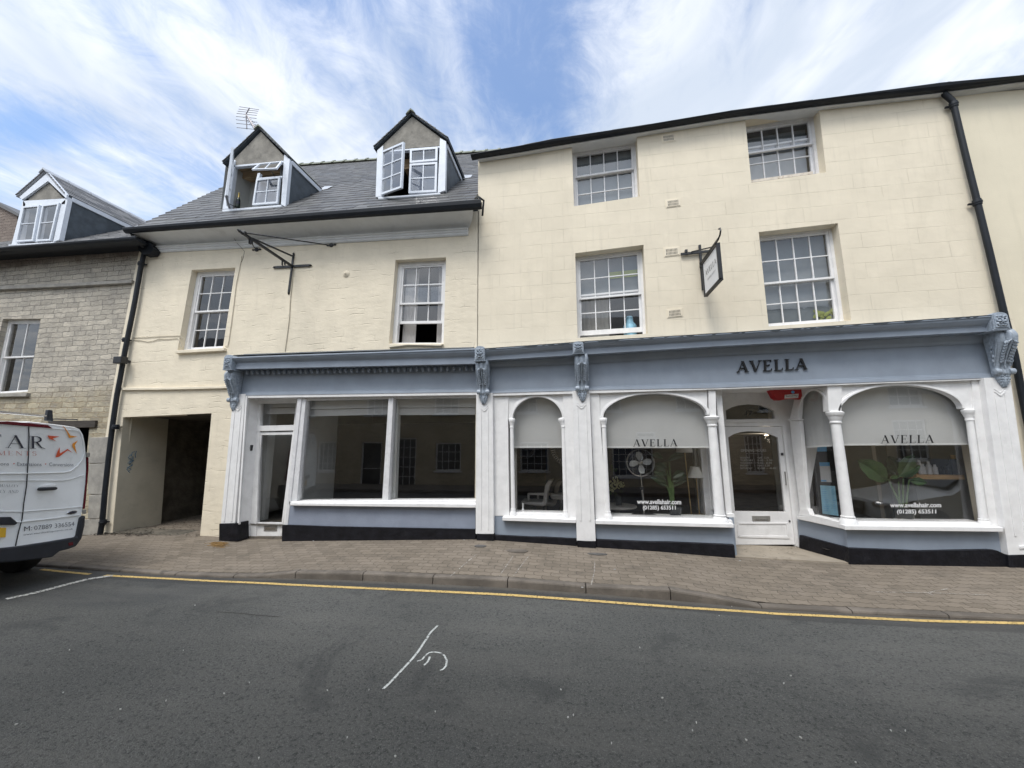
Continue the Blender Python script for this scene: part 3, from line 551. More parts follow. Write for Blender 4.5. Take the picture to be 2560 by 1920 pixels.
stripe(mb, [onroad(*p) for p in [(262, 1439), (420, 1447), (579, 1455), (720, 1462), (868, 1469), (1070, 1478), (1280, 1488.5), (1430, 1499), (1569, 1509.5), (1715, 1520), (1859, 1529), (2032, 1539), (2180, 1546.5), (2321, 1553), (2560, 1559), (2800, 1566)]], 0.062)
tag(mb.build('yellow_line', M['yellow']), kind='structure')
mb = MB(); stripe(mb, [onroad(*p) for p in [(15, 1499), (90, 1483), (150, 1467), (220, 1449), (282, 1440)]], 0.085, 0.008); tag(mb.build('white_bay_line', M['whitemark']), kind='structure')
mb = MB()
stripe(mb, [onroad(900+x/5.925, 1500+y/5.925) for x, y in [(340, 1325), (430, 1245), (540, 1130), (640, 1020), (760, 895), (860, 770), (960, 620), (1050, 480), (1150, 385)]], 0.021)
stripe(mb, [onroad(900+x/5.925, 1500+y/5.925) for x, y in [(845, 915), (920, 890), (965, 830), (1020, 785), (1100, 775), (1190, 790), (1250, 830), (1285, 900), (1275, 980), (1235, 1030), (1185, 1050)]], 0.016)
stripe(mb, [onroad(900+x/5.925, 1500+y/5.925) for x, y in [(945, 972), (990, 940), (1020, 890), (1035, 845)]], 0.018)
tag(mb.build('spray_paint_mark', M['spray']), kind='structure')
mb = MB()
for ln in ([(1126, 1441), (1190, 1387)], [(1248, 1441), (1278, 1398), (1283, 1390)], [(1284, 1440), (1321, 1391)], [(1478, 1463), (1486, 1430), (1487, 1402)], [(2180, 1480), (2320, 1482), (2470, 1488)], [(2370, 1472), (2320, 1482), (2335, 1490)]):
    stripe(mb, [onpave(*p) for p in ln], 0.014, 0.003, zpave)
tag(mb.build('scratch_marks', M['chalk']), kind='structure')
mb = MB()                                                            # crack in the road
stripe(mb, [onroad(*p) for p in [(541, 1530), (600, 1534), (650, 1539), (698, 1543)]], 0.006); tag(mb.build('road_crack', M['debris']), kind='structure')
for (px, py, rx, ry, lab) in ((1201, 1365, .10, .07, 'small round iron cover in the paving in front of the second carved bracket'), (1293, 1377, .17, .10, 'larger pale grey oval cover in the paving below the narrow arched window'), (1493, 1385, .15, .06, 'small rusty cover in the paving at the foot of the third pilaster')):
    p = onpave(px, py); mb = MB(); z = zpave(p.x, p.y); ring = [(p.x+rx*math.cos(t), p.y+ry*math.sin(t)) for t in [2*math.pi*k/20 for k in range(20)]]
    mb.loft([[(x, y, zz_) for x, y in ring] for zz_ in (z-0.01, z+0.004)]); mb.loft([[(p.x+(x-p.x)*.8, p.y+(y-p.y)*.8, zz_) for x, y in ring] for zz_ in (z+0.004, z+0.007)])
    tag(mb.build('access_cover', M['manhole'] if px != 1293 else M['kerb']), lab, 'manhole cover', 'small covers set in the pavement')
# scattered pale chips of litter lying on road and pavement
mb = MB(); rl = random.Random(3)
lit = [onroad(1280+x/1.728, 1300+y/1.728) for x, y in [(950, 375), (895, 415), (1205, 675), (1175, 708), (211, 735), (242, 855), (265, 845), (650, 771), (780, 912), (797, 878), (1247, 942), (1012, 953), (1485, 1050), (1700, 913), (1637, 912), (430, 967), (552, 553)]]
lit += [onroad(x/1.728, 1300+y/1.728) for x, y in [(842, 370), (1077, 705), (968, 752), (717, 783), (1594, 736), (1414, 738), (1880, 830), (70, 886), (520, 820), (1118, 1032), (1707, 1024), (1500, 942), (273, 748), (792, 565), (300, 563)]]
for p in lit:
    a = rl.uniform(0, 3.1); d = Vector((math.cos(a), math.sin(a), 0)); s = Vector((-d.y, d.x, 0)); L, w_ = rl.uniform(.004, .009), rl.uniform(.002, .004); z = zroad(p.x, p.y)
    c = [Vector((p.x, p.y, 0))+d*L*i+s*w_*j for i, j in ((-1, -.6), (.2, -1), (1, .1), (.4, 1), (-.8, .7))]; mb.loft([[(q.x, q.y, zq) for q in c] for zq in (z+0.001, z+0.009)])
for px, py in [(1113/2.962+500, 1508/2.962+840), (840/2.962+500, 1518/2.962+840), (1160, 1350), (1691, 1386), (1850, 1402), (1537, 1424), (1456, 1469)]:
    p = onpave(px, py); z = zpave(p.x, p.y); mb.box(p.x-.012, p.x+.012, p.y-.008, p.y+.008, z, z+.006)
tag(mb.build('litter', M['litter']), 'pale chips of grit and litter scattered over the road', 'litter', kind='stuff')
# ------------------------------------------------------------------ roots of the terrace
A = thing('cream_house', (-6.0, W, -1.8), 'low cream painted stone house with two dormers, an open passage and an empty shop', 'building', 'terraced buildings')
B = thing('cream_shop_building', (2.0, W, -1.7), 'tall cream building lined as ashlar over a blue and white hair salon', 'building', 'terraced buildings')
S = thing('stone_house', (-11.0, W, -1.9), 'grey stone house with a white dormer behind the van', 'building', 'terraced buildings')
Cb = thing('plain_cream_building', (8.5, W, -1.7), 'plain cream rendered wall beyond the black downpipe at the right edge', 'building', 'terraced buildings')
def wall(name, outline, holes, mat_, parent, Y=W, d=0.28):
    """front sheet with openings and their reveals"""
    mb = MB(); loops = [outline]+holes; flat = [Vector((p.x, p.z, 0)) for l in loops for p in l]
    tri = tessellate_polygon([[Vector((p.x, p.z, 0)) for p in l] for l in loops]); mb.add([(p.x, Y, p.y) for p in flat], tri)
    for l in loops:
        n = len(l)
        for i in range(n):
            a, b = l[i], l[(i+1) % n]; mb.add([(a.x, Y, a.z), (b.x, Y, b.z), (b.x, Y+d, b.z), (a.x, Y+d, a.z)], [(0, 1, 2, 3)])
    return mb.build(name, mat_, parent)
def room(parent, x0, x1, y0, y1, z0, z1, mat_, name='room'):
    mb = MB(); a = [(x0, y0, z0), (x1, y0, z0), (x1, y1, z0), (x0, y1, z0)]; b = [(x, y, z1) for x, y, _ in a]
    mb.add(a+b, [(0, 1, 2, 3), (4, 5, 6, 7), (1, 2, 6, 5), (2, 3, 7, 6), (3, 0, 4, 7)]); return mb.build(name, mat_, parent)
XJ = P(1195.5, 700, W).x                       # joint between the two cream houses
XP = P(2443, 504, W).x                         # downpipe at the right
XL = P(292, 990, W).x
# openings (measured): top left, top right, bottom right, bottom left
qA1 = Quad((479.6, 674.7), (588.3, 669), (557, 870), (443.6, 876), W)
qA2 = Quad((988.8, 650), (1115.4, 643), (1108.9, 859), (972.2, 859), W)
qPass = Quad((307.6, 1043), (529, 1033), (503.8, 1312), (282, 1334), W)
qB1 = Quad((1438, 633), (1608.8, 612), (1619.8, 834), (1444, 844.7), W)
qB2 = Quad((1430, 366), (1592.5, 341), (1599.4, 491), (1434.9, 515.5), W)
qC1 = Quad((1896.7, 580), (2094.7, 557.7), (2128.5, 801), (1921.7, 816), W)
qC2 = Quad((1863, 301), (2047.5, 269.9), (2065.5, 430.6), (1878.6, 457), W)
qS1 = Quad((4, 797), (99, 796), (66, 979), (-38, 986), W)
V3 = lambda x, z: Vector((x, W, z))
def ql(q): return [q.c[3], q.c[2], q.c[1], q.c[0]]
# --- A wall: outline with notches for the passage and the shop
eA = [P(378, 632, W), P(860, 606, W), P(1168, 588, W)]
zfa = 1.42
pA = [P(236, 1340, W)+Vector((0, 0, -.2)), Vector((qPass.c[3].x, W, -2.1)), qPass.c[0], qPass.c[1], Vector((qPass.c[2].x, W, -2.1)), V3(-6.5, -2.1), V3(-6.5, zfa-0.1), V3(XJ-0.03, zfa-0.1), V3(XJ-0.03, -2.1), V3(XJ, -2.1), Vector((XJ, W, eA[2].z+.5)), eA[1]+Vector((0, 0, .4)), P(378, 590, W), P(352, 608, W), P(340, 664, W), P(299, 874, W), P(277, 1000, W), P(258, 1130, W)]
wall('wall', pA, [ql(qA1), ql(qA2)], M['rubble'], A)
pS = [V3(-20, -2.2), P(240, 1345, W), P(282, 1000, W), P(315, 874, W), P(354, 660, W), P(362, 600, W), V3(-20, 4.9)]
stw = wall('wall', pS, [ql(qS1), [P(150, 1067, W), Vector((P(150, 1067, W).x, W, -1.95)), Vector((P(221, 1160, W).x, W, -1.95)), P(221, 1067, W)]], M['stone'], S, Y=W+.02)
mb = MB(); mb.pp([(120, 1052), (238, 1051), (236, 1068), (120, 1070)], W-0.03, 0.2); mb.build('lintel', M['dark_timber'], S, 0.006)
mb = MB(); mb.pp([(-30, 716), (160, 708), (329, 699), (327, 707), (160, 716.5), (-30, 725)], W-0.06, 0.08); mb.build('string_course', M['ashstone'], S, 0.008)
mb = MB()
for z0, z1, xa in ((1300, 1338, 196), (1238, 1297, 222), (1160, 1236, 222), (1094, 1158, 222)): mb.pp([(xa, z0), (252+(1338-z0)*.12-3, z0-2), (245+(1338-z1)*.12-3, z1), (xa-3, z1)], W-0.025, 0.05)
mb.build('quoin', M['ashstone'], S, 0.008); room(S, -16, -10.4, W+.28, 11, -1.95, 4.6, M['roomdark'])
pB = [V3(XJ, -2.1), V3(XJ+.15, -2.1), V3(XJ+.15, zfa-.1), V3(6.05, zfa-.1), V3(6.05, -2.1), V3(6.35, -2.1), Vector((P(2508, 775, W).x+.12, W, 1.6)), P(2443, 504, W), P(2384, 236, W), P(2214, 248, W), P(2050, 269, W), P(1820, 303, W), P(1593, 340, W), P(1430, 366.5, W), P(1195.5, 403, W)]
wall('wall', pB, [ql(q) for q in (qB1, qC1)]+[ql(qB2), ql(qC2)], M['ashlar'], B)
mb = MB(); fl = [(W+.03, 4.2), (16, 4.2), (16, 6.4), (11, 7.2), (W+.03, 5.9)]; mb.prism([(XJ+.02, y, z) for y, z in fl], (0.2, 0, 0)); mb.build('party_wall', M['plain'], B)
pC = [Vector((P(2508, 775, W).x+.12, W, 1.6)), V3(6.35, -2.1), V3(14, -2.1), V3(14, 7.3), P(2560, 223, W), P(2384, 236, W), P(2443, 504, W)]
wall('wall', pC, [], M['plain'], Cb, Y=W+0.012)
# rooms behind the windows
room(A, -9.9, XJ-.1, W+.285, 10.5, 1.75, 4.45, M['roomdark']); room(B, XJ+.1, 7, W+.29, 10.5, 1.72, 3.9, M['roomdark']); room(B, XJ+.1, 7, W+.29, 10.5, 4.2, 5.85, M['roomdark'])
# passage: thick jamb, then a dark tunnel
j0, j1 = qPass.c[0].x, qPass.c[1].x; jb0 = P(283, 1334, W).x; zt = P(420, 1038, W).z
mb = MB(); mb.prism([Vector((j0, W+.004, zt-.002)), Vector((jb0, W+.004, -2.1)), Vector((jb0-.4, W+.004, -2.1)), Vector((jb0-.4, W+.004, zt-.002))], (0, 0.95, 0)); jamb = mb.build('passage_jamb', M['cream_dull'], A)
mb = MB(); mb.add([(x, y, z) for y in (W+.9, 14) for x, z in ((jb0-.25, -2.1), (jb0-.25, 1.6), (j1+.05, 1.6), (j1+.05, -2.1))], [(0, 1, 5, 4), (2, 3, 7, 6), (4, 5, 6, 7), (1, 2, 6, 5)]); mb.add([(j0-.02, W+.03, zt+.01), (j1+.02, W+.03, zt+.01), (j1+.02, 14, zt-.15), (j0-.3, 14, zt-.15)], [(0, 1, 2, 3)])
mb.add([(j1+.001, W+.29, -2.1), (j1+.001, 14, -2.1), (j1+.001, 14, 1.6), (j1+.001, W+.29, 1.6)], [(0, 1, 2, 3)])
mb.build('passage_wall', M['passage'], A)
sc_ = []
for pts in ([(1118, 495), (1095, 500), (1085, 530), (1105, 540), (1065, 560), (1105, 548), (1070, 580), (1108, 565), (1068, 600), (1095, 610), (1050, 625), (1085, 640), (1060, 660)], [(1130, 490), (1118, 520), (1122, 545)], [(1080, 520), (1060, 545), (1100, 570), (1055, 590), (1098, 600), (1048, 640), (1075, 672)]):
    q = []
    for x, y in pts:
        px, py = x/3.319, 980+y/3.319; q.append(PX(px, py, j0+(jb0-j0)*0.35+0.004)+Vector((0.012, 0, 0)))
    sc_.append(q)
mb = MB()
for q in sc_: mb.tube(q, 0.006, 4)
mb.build('graffiti', M['graff'], jamb)
mb = MB(); mb.tube([PX(500/3.95+200, (262)/3.95+980, j0)+Vector((.03, 0, 0)), PX(470/3.95+200, 520/3.95+980, j0-.01)+Vector((.03, 0, 0)), PX(400/3.95+200, 1120/3.95+980, j0-.02)+Vector((.03, 0, 0)), PX(375/3.95+200, 1350/3.95+980, j0-.03)+Vector((.03, 0, 0))], 0.018, 8); mb.build('conduit', M['cream_dull'], jamb)
mb = MB(); mb.box(jb0-.2, j1+.02, W-.02, W+.45, -1.95, interp(FOOT, -8)-0.02+.02); tag(mb.build('passage_step', M['passage']), kind='structure')
mb = MB(); rl = random.Random(5)                                      # leaf mould swept against the jamb
for i in range(900):
    x = rl.uniform(jb0-.35, j1+.1); y = W+rl.choice((rl.gauss(-.05, .10), rl.uniform(-.1, 1.6))); z = zpave(x, y)+.012+.012*rl.random(); a = rl.uniform(0, 6.3); L = rl.uniform(.012, .03)
    if x > jb0+.9 and y < W+.3 and rl.random() < .8: continue
    mb.add([(x+L*math.cos(a+t), y+L*.5*math.sin(a+t), z+rl.uniform(-.002, .006)) for t in (0, 1.7, 3.1, 4.9)], [(0, 1, 2, 3)])
tag(mb.build('leaf_litter', M['debris']), 'dark damp leaf litter along the foot of the passage', 'leaves', kind='stuff')
mb = MB()
for i in range(260):
    p = onpave(546+rl.gauss(0, 9), 1358+abs(rl.gauss(0, 5))); a = rl.uniform(-.5, .5); L = rl.uniform(.02, .06); z = zpave(p.x, p.y)+.004+rl.random()*.02
    mb.bar((p.x-L*math.cos(a), p.y-L*math.sin(a), z), (p.x+L*math.cos(a), p.y+L*math.sin(a), z+rl.uniform(-.004, .01)), .0035)
tag(mb.build('dry_straw', M['straw']), 'tuft of dry orange straw by the black plinth of the left pilaster', 'straw', kind='stuff')
# ledges
mb = MB(); L = [(299, 969), (400, 968), (480, 966.5), (571, 964)]; strip(mb, L, [(x, y+6.5) for x, y in L], W-.05, .06); mb.build('string_course', M['cream'], A, 0.006)
mb = MB(); mb.pp([(438, 875.5), (560, 869.5), (560, 876.5), (438, 883.5)], W-.07, .16); sillA1 = mb.build('sill', M['cream'], A, 0.006)
mb = MB(); mb.pp([(971, 859.5), (1108, 859), (1102, 865), (1020, 863), (972, 869)], W-.05, .16); mb.build('sill', M['cream'], A, 0.01)
# ------------------------------------------------------------------ sash windows
def sash_window(parent, q, cols, rows_up, rows_lo, split, rec=0.11, box=0.055, head=0.05, raised=0.0, bars=0.018, mt=None, sill=0.03, botrail=0.07, backing=None, back_uv=None, name='window', rot=False, topdrop=0.0):
    mt = mt or M['white']; Yf = q.Y+rec; fu, fv = box/q.w, 1/q.h; mb = MB()
    q.box(mb, 0, fu, 0, 1-topdrop, Yf, Yf+.10); q.box(mb, 1-fu, 1, 0, 1-topdrop, Yf, Yf+.10); q.box(mb, fu, 1-fu, 1-topdrop-head*fv, 1-topdrop, Yf, Yf+.10); q.box(mb, fu, 1-fu, 0, sill*fv, Yf-.01, Yf+.10)
    fr = mb.build(name, mt, parent, 0.003)
    def sash(nm, v0, v1, y, rows, bot, top, m2=None):
        s = MB(); st = 0.04/q.w; u0, u1 = fu, 1-fu
        q.box(s, u0, u0+st, v0, v1, y, y+.04); q.box(s, u1-st, u1, v0, v1, y, y+.04); q.box(s, u0+st, u1-st, v1-top*fv, v1, y, y+.04)
        if not m2: q.box(s, u0+st, u1-st, v0, v0+bot*fv, y, y+.04)
        a0, a1, b0, b1 = u0+st, u1-st, v0+bot*fv, v1-top*fv
        for i in range(1, cols): c = a0+(a1-a0)*i/cols; q.box(s, c-bars/2/q.w, c+bars/2/q.w, b0, b1, y+.006, y+.034)
        for j in range(1, rows): c = b0+(b1-b0)*j/rows; q.box(s, a0, a1, c-bars/2*fv, c+bars/2*fv, y+.008, y+.032)
        so_ = s.build(nm, mt, fr)
        if m2: s = MB(); q.box(s, u0+st*.5, u1-st*.5, v0, v0+bot*fv, y-.006, y+.04); s.build('bottom_rail', m2, fr)
        g = MB(); q.face(g, a0, a1, b0, b1, y+.02); g.build('pane', M['glass1'], fr); return so_
    sv = sill*fv; top = 1-topdrop-head*fv; sp = sv+(top-sv)*split
    sash('upper_sash', sp-0.015*fv, top, Yf+.015, rows_up, 0.035, 0.035)
    hl = sp+0.015*fv-sv; sash('lower_sash', sv+raised, sv+raised+hl, Yf+.058, rows_lo, botrail, 0.035, M['peel'] if rot else None)
    if backing:
        g = MB(); u0, u1, v0, v1 = back_uv or (fu, 1-fu, sv, top); q.face(g, u0, u1, v0, v1, Yf+.13); g.build('window_blind', backing, fr)
    return fr
wA1 = sash_window(A, qA1, 3, 2, 2, 0.50, rec=0.13, box=0.09, head=0.07, sill=0.05, botrail=.05)
wA2 = sash_window(A, qA2, 3, 2, 2, 0.505, rec=0.13, box=0.09, head=0.08, sill=0.05, raised=0.235, botrail=.055)
wB1 = sash_window(B, qB1, 4, 2, 2, 0.50, rec=0.17, box=0.05, head=0.05, sill=0.02, raised=0.05, botrail=.09, backing=M['film'], back_uv=(.05, .95, .52, .97))
wC1 = sash_window(B, qC1, 4, 2, 2, 0.485, rec=0.17, box=0.05, head=0.05, sill=0.04, botrail=.07, backing=M['film'])
wB2 = sash_window(B, qB2, 4, 1, 2, 0.60, rec=0.17, box=0.05, head=0.05, sill=0.01, botrail=.03, backing=M['film'], mt=M['white_old'])
wC2 = sash_window(B, qC2, 4, 1, 2, 0.60, rec=0.17, box=0.05, head=0.06, sill=0.01, raised=0.11, botrail=.05, mt=M['white_old'], rot=True)
# stone house window: two panes across, two down
wS1 = sash_window(S, qS1, 2, 1, 1, 0.50, rec=0.12, box=0.05, head=0.05, sill=0.03, botrail=.05)
mb = MB(); mb.pp([(-60, 984), (67, 982), (64, 991), (-60, 993)], W-.05, .1); mb.build('sill', M['ashstone'], S, 0.006)
# curtains in the second window of the low house and the pale interior of the top right window
def curtain(parent, q, u0, u1, v0, v1, y, n=9, amp=.018, m=None):
    mb = MB(); pts = []; k = n*6
    for i in range(k+1):
        u_ = u0+(u1-u0)*i/k; pts.append((u_, y+amp*math.sin(i*math.pi*2/6)))
    for (a, ya), (b, yb) in zip(pts, pts[1:]): mb.add([q(a, v0, ya), q(b, v0, yb), q(b, v1, yb), q(a, v1, ya)], [(0, 1, 2, 3)], True)
    return mb.build('curtain', m or M['curtain'], parent)
curtain(wA2, qA2, .10, .36, .02, .96, W+.33); curtain(wA2, qA2, .76, .93, .02, .96, W+.33, 6)
mb = MB(); qC2.face(mb, .03, .55, .0, .62, W+.40); qC2.face(mb, .56, .97, .0, .80, W+.42); mb.build('window_blind', M['film2'], wC2)
mb = MB(); qC2.face(mb, .03, .97, .62, .93, W+.38); mb.build('window_blind', M['film'], wC2)
curtain(wB1, qB1, .04, .5, .02, .97, W+.5, 6, .01, M['room'])
mb = MB(); qB1.box(mb, .50, .70, .72, .80, W+.285, W+.289); qB1.box(mb, .72, .95, .72, .80, W+.285, W+.289); tag(mb.build('sill_cloth', M['hivis'], wB1), 'yellow green folded cloth seen through the glass')
# blue water cooler bottle on the sill
bb = qB1(.80, 0.03, W+.36); t = thing('water_bottle', tuple(bb), 'pale blue plastic drum on the sill inside the salon first floor window', 'bottle')
mb = MB(); mb.lathe(bb, bb+Vector((0, 0, .36)), [(0, .09), (.03, .12), (.6, .12), (.68, .10), (.78, .07), (.9, .065), (1, .06)]); mb.build('drum', M['sky_blue_plastic'], t); mb = MB(); mb.lathe(bb+Vector((0, 0, .36)), bb+Vector((0, 0, .40)), [(0, .07), (1, .05)]); mb.build('cap', M['sky_blue_plastic'], t)
# crumpled yellow bag behind the lower right window
bb = qC1(.78, .09, W+.282); rl = random.Random(2); mb = MB()
for i in range(14): mb.ell(bb+Vector((rl.uniform(-.22, .25), rl.uniform(-.02, .02), rl.uniform(-.05, .14))), rl.uniform(.04, .08), .008, rl.uniform(.02, .045), 7, 5, Matrix.Rotation(rl.uniform(-1, 1), 3, 'Y'))
tag(mb.build('crumpled_bag', M['hivis']), 'crumpled yellow green bag behind the bottom panes of the large right window', 'bag')
# ------------------------------------------------------------------ roofs
def z0(x): return 4.475+0.0275*(-1.63-x)
def tt(x): return 1.024+(-3.84-x)*0.005
def zroof(x, y): return z0(x)+tt(x)*(y-6.45)
def vergex(y): return -9.50-0.44*(y-6.5)
def roof_hit(px, py):
    d = ray(px, py); d = d/d[1]; f = lambda Y: d[2]*Y-zroof(d[0]*Y, Y); Y = 6.2
    while Y < 14 and f(Y)*f(Y+.01) > 0: Y += .01
    return Vector(d*Y)
def slates(parent, xl, xr, y0, y1, zf, name, mat_, row=0.20, wd=0.27, seed=1, skip=None):
    """every slate a thin tilted leaf; rows climb the slope"""
    rl = random.Random(seed); mb = MB(); y = y0; k = 0
    while y < y1:
        dy = row*0.70; x = xl(y)-rl.random()*wd; edge = True
        while x < xr(y):
            w_ = wd*rl.uniform(.82, 1.15); a, b = max(x, xl(y)), min(x+w_-.004, xr(y))
            if b-a > 0.03 and not (skip and skip((a+b)/2, y+dy/2)):
                lift = 0.026+rl.uniform(-.004, .010); j = rl.uniform(-.008, .008); t = .012
                lo, hi = y+j, min(y+dy*1.5, y1+.05); pts = [(a, lo, zf(a, lo)+lift), (b, lo, zf(b, lo)+lift+rl.uniform(-.002, .002)), (b, hi, zf(b, hi)+.002), (a, hi, zf(a, hi)+.002)]
                mb.loft([pts, [(p[0], p[1]+.003, p[2]-t-lift*.6) for p in pts]])
            x += w_
        y += dy; k += 1
    return mb.build(name, mat_, parent)
zc = lambda x, y: (300+x/3.318, 220+y/3.318)      # reading aids for the enlarged measurements
zd = lambda x, y: (840+x/3.317, 220+y/3.317)
za = lambda x, y: (x/3.319, 380+y/3.319)
def backA(x, z): return 6.45+(z-z0(x))/tt(x)
Y1, Y2 = 7.16, 7.10
d1 = dict(apex=zc(1170, 340), tipl=zc(866, 628), tipr=zc(1408, 575), apex_in=zc(1170, 362), tipl_in=zc(900, 640), tipr_in=zc(1385, 590), gl=zc(945, 640), gr=zc(1365, 605),
          jl=(zc(912, 585), zc(850, 1005)), jl_in=(zc(958, 600), zc(905, 1000)), jr_in=(zc(1362, 550), zc(1335, 965)), jr=(zc(1408, 590), zc(1372, 985)),
          head=[zc(945, 640), zc(1362, 603), zc(1361, 617), zc(944, 656)], sill=[zc(845, 1008), zc(1335, 968), zc(1338, 984), zc(850, 1026)])
d2 = dict(apex=zd(632, 215), tipl=zd(322, 505), tipr=zd(935, 430), apex_in=zd(632, 238), tipl_in=zd(350, 510), tipr_in=zd(905, 440), gl=zd(390, 515), gr=zd(862, 478),
          jl=(zd(342, 515), zd(328, 905)), jl_in=(zd(390, 475), zd(380, 900)), jr_in=(zd(862, 415), zd(842, 870)), jr=(zd(912, 440), zd(905, 850)),
          head=[zd(390, 520), zd(860, 482), zd(860, 494), zd(390, 532)], sill=[zd(345, 905), zd(862, 868), zd(866, 880), zd(350, 920)])
RY = 12.1
def foot(dd, Y):     # ground plan of a dormer on the slope
    xl, xr_ = P(*dd['jl'][1], Y).x+.02, P(*dd['jr'][1], Y).x-.02; zt = P(*dd['tipr'], Y).z; return xl, xr_, Y+.02, backA((xl+xr_)/2, zt)-.12
HL = [foot(d1, Y1), foot(d2, Y2)]
slates(A, lambda y: vergex(y), lambda y: XJ-.01, 6.42, RY, zroof, 'roof', M['slate'], row=.27, skip=lambda x, y: any(x0-.0 < x < x1+.0 and y0+.05 < y < y1+.1 for x0, x1, y0, y1 in HL))
mb = MB()                                                            # boarding below the slates, back slope and ridge
a = [(vergex(6.45)+.03, 6.45, z0(-9.5)-.03), (XJ, 6.45, z0(XJ)-.03), (XJ, RY, zroof(XJ, RY)-.03), (vergex(RY)+.03, RY, zroof(vergex(RY), RY)-.03)]

lo_ = [[Vector((p[0], p[1], 0)) for p in a]]+[[Vector((x0, y0, 0)), Vector((x1, y0, 0)), Vector((x1, y1, 0)), Vector((x0, y1, 0))] for x0, x1, y0, y1 in HL]
mb.add([(p.x, p.y, zroof(p.x, p.y)-.03) for l in lo_ for p in l], tessellate_polygon(lo_)); mb.add([a[3], a[2], (XJ, 17.5, 4.8), (vergex(RY), 17.5, 4.8)], [(0, 1, 2, 3)]); mb.add([(vergex(7)+.03, 7.0, 3), (vergex(7)+.03, 7.0, zroof(vergex(7), 7)-.04), a[3], (vergex(RY), 17.5, 4.8), (vergex(RY), 17.5, 3)], [(0, 1, 2, 3, 4)]); mb.build('roof_deck', M['lead'], A)
mb = MB(); x = vergex(RY); rl = random.Random(9)
while x < XJ-.02:
    x2 = min(x+.46, XJ); r0 = .13
    for xa, xb, r in ((x, x2-.02, r0), (x2-.05, x2+.03, r0+.025)):
        mb.loft([[(xx, RY+dy*r*1.15, zroof(xx, RY)-.06+dz*r*1.6+rl.uniform(0, .004)) for dy, dz in ((-1, 0), (-.5, .55), (0, .85), (.5, .55), (1, 0))] for xx in (xa, xb)])
    x = x2
mb.build('ridge_tiles', M['clay'], A)
# gutter, cove and moulding of the low house
def run(parent, name, mat_, prof, xs, bevel=0):
    """extrude a profile along the street; prof: list of functions x -> (y, z)"""
    mb = MB(); mb.loft([[(x, *p(x)) for p in prof] for x in xs]); return mb.build(name, mat_, parent, bevel)
xg0, xg1 = -9.62, P(1203, 512, 6.4).x
gt = lambda x: z0(x)-.005
zgb = [(P(x, y, 6.47).x, P(x, y, 6.47).z) for x, y in ((333, 583), (860, 547), (1195, 524.5))]
G = lambda x: interp(zgb, x)
def gutter(parent, x0, x1, top, bot, yf, yb, name='gutter'):
    xs = [x0+(x1-x0)*i/24 for i in range(25)]; mb = MB(); rings = []
    for x in xs:
        t, b = top(x), bot(x); h = t-b
        rings.append([(x, yf, t), (x, yf-.006, t-.012), (x, yf+.004, t-h*.5), (x, yf+.035, b+h*.12), (x, yf+.07, b), (x, yb, b), (x, yb, t-.01), (x, yf+.09, t-.02), (x, yf+.05, t-h*.45), (x, yf+.014, t-.03), (x, yf+.012, t)])
    mb.loft(rings); return mb.build(name, M['pipe'], parent)
gutter(A, xg0, xg1, gt, lambda x: G(x), 6.38, 6.47)
ysc = [i/10 for i in range(11)]
cbz = [(P(378, 619, W-.03).x, P(378, 619, W-.03).z), (P(860, 592, W-.03).x, P(860, 592, W-.03).z), (P(1171, 572.7, W-.03).x, P(1171, 572.7, W-.03).z)]
CB = lambda x: interp(cbz, x)
mb = MB(); xl_, xr_ = P(330, 585, 6.55).x, P(1187, 530, 6.6).x; xm = P(1171, 573, W).x; xlm = P(372, 620, W).x
rings = []
for i in range(13):
    f = i/12; rings.append([])
    for s in ysc:
        xa = xl_+(xlm-xl_)*s; xb = xr_+(xm-xr_)*s; x = xa+(xb-xa)*f; y = 6.47+(W-.03-6.47)*(1-(1-s)**2.0); zt_, zb_ = G(x)+.01, CB(x); z = zt_+(zb_-zt_)*(s**2.0); rings[-1].append((x, y, z))
mb.loft(rings, closed=False, caps=False, smooth=True)
mb.add([rings[-1][i] for i in range(11)]+[(rings[-1][10][0], W, rings[-1][0][2])], [tuple(range(12))]); mb.add([rings[0][i] for i in range(11)]+[(rings[0][10][0], W, rings[0][0][2])], [tuple(range(12))])
mb.build('eaves_cove', M['plaster'], A)
mb = MB(); rings = []
for i in range(13):
    x = xlm+(xm-xlm)*i/12; t = CB(x); bq = t-.125
    rings.append([(x, W+.02, t+.005), (x, W-.085, t+.004), (x, W-.09, t-.018), (x, W-.065, t-.03), (x, W-.06, t-.062), (x, W-.045, t-.072), (x, W-.04, bq+.02), (x, W-.02, bq), (x, W+.02, bq)])
mb.loft(rings); mb.build('eaves_moulding', M['plaster'], A)
# end bracket of gutter against the taller house
g1 = P(1200, 505, 6.5); mb = MB(); mb.tube([g1+Vector((-.02, 0, .10)), g1+Vector((.05, .1, .09)), g1+Vector((.03, .12, -.06)), g1+Vector((.0, .2, -.16))], .022, 6); mb.build('gutter_bracket', M['iron'], A)
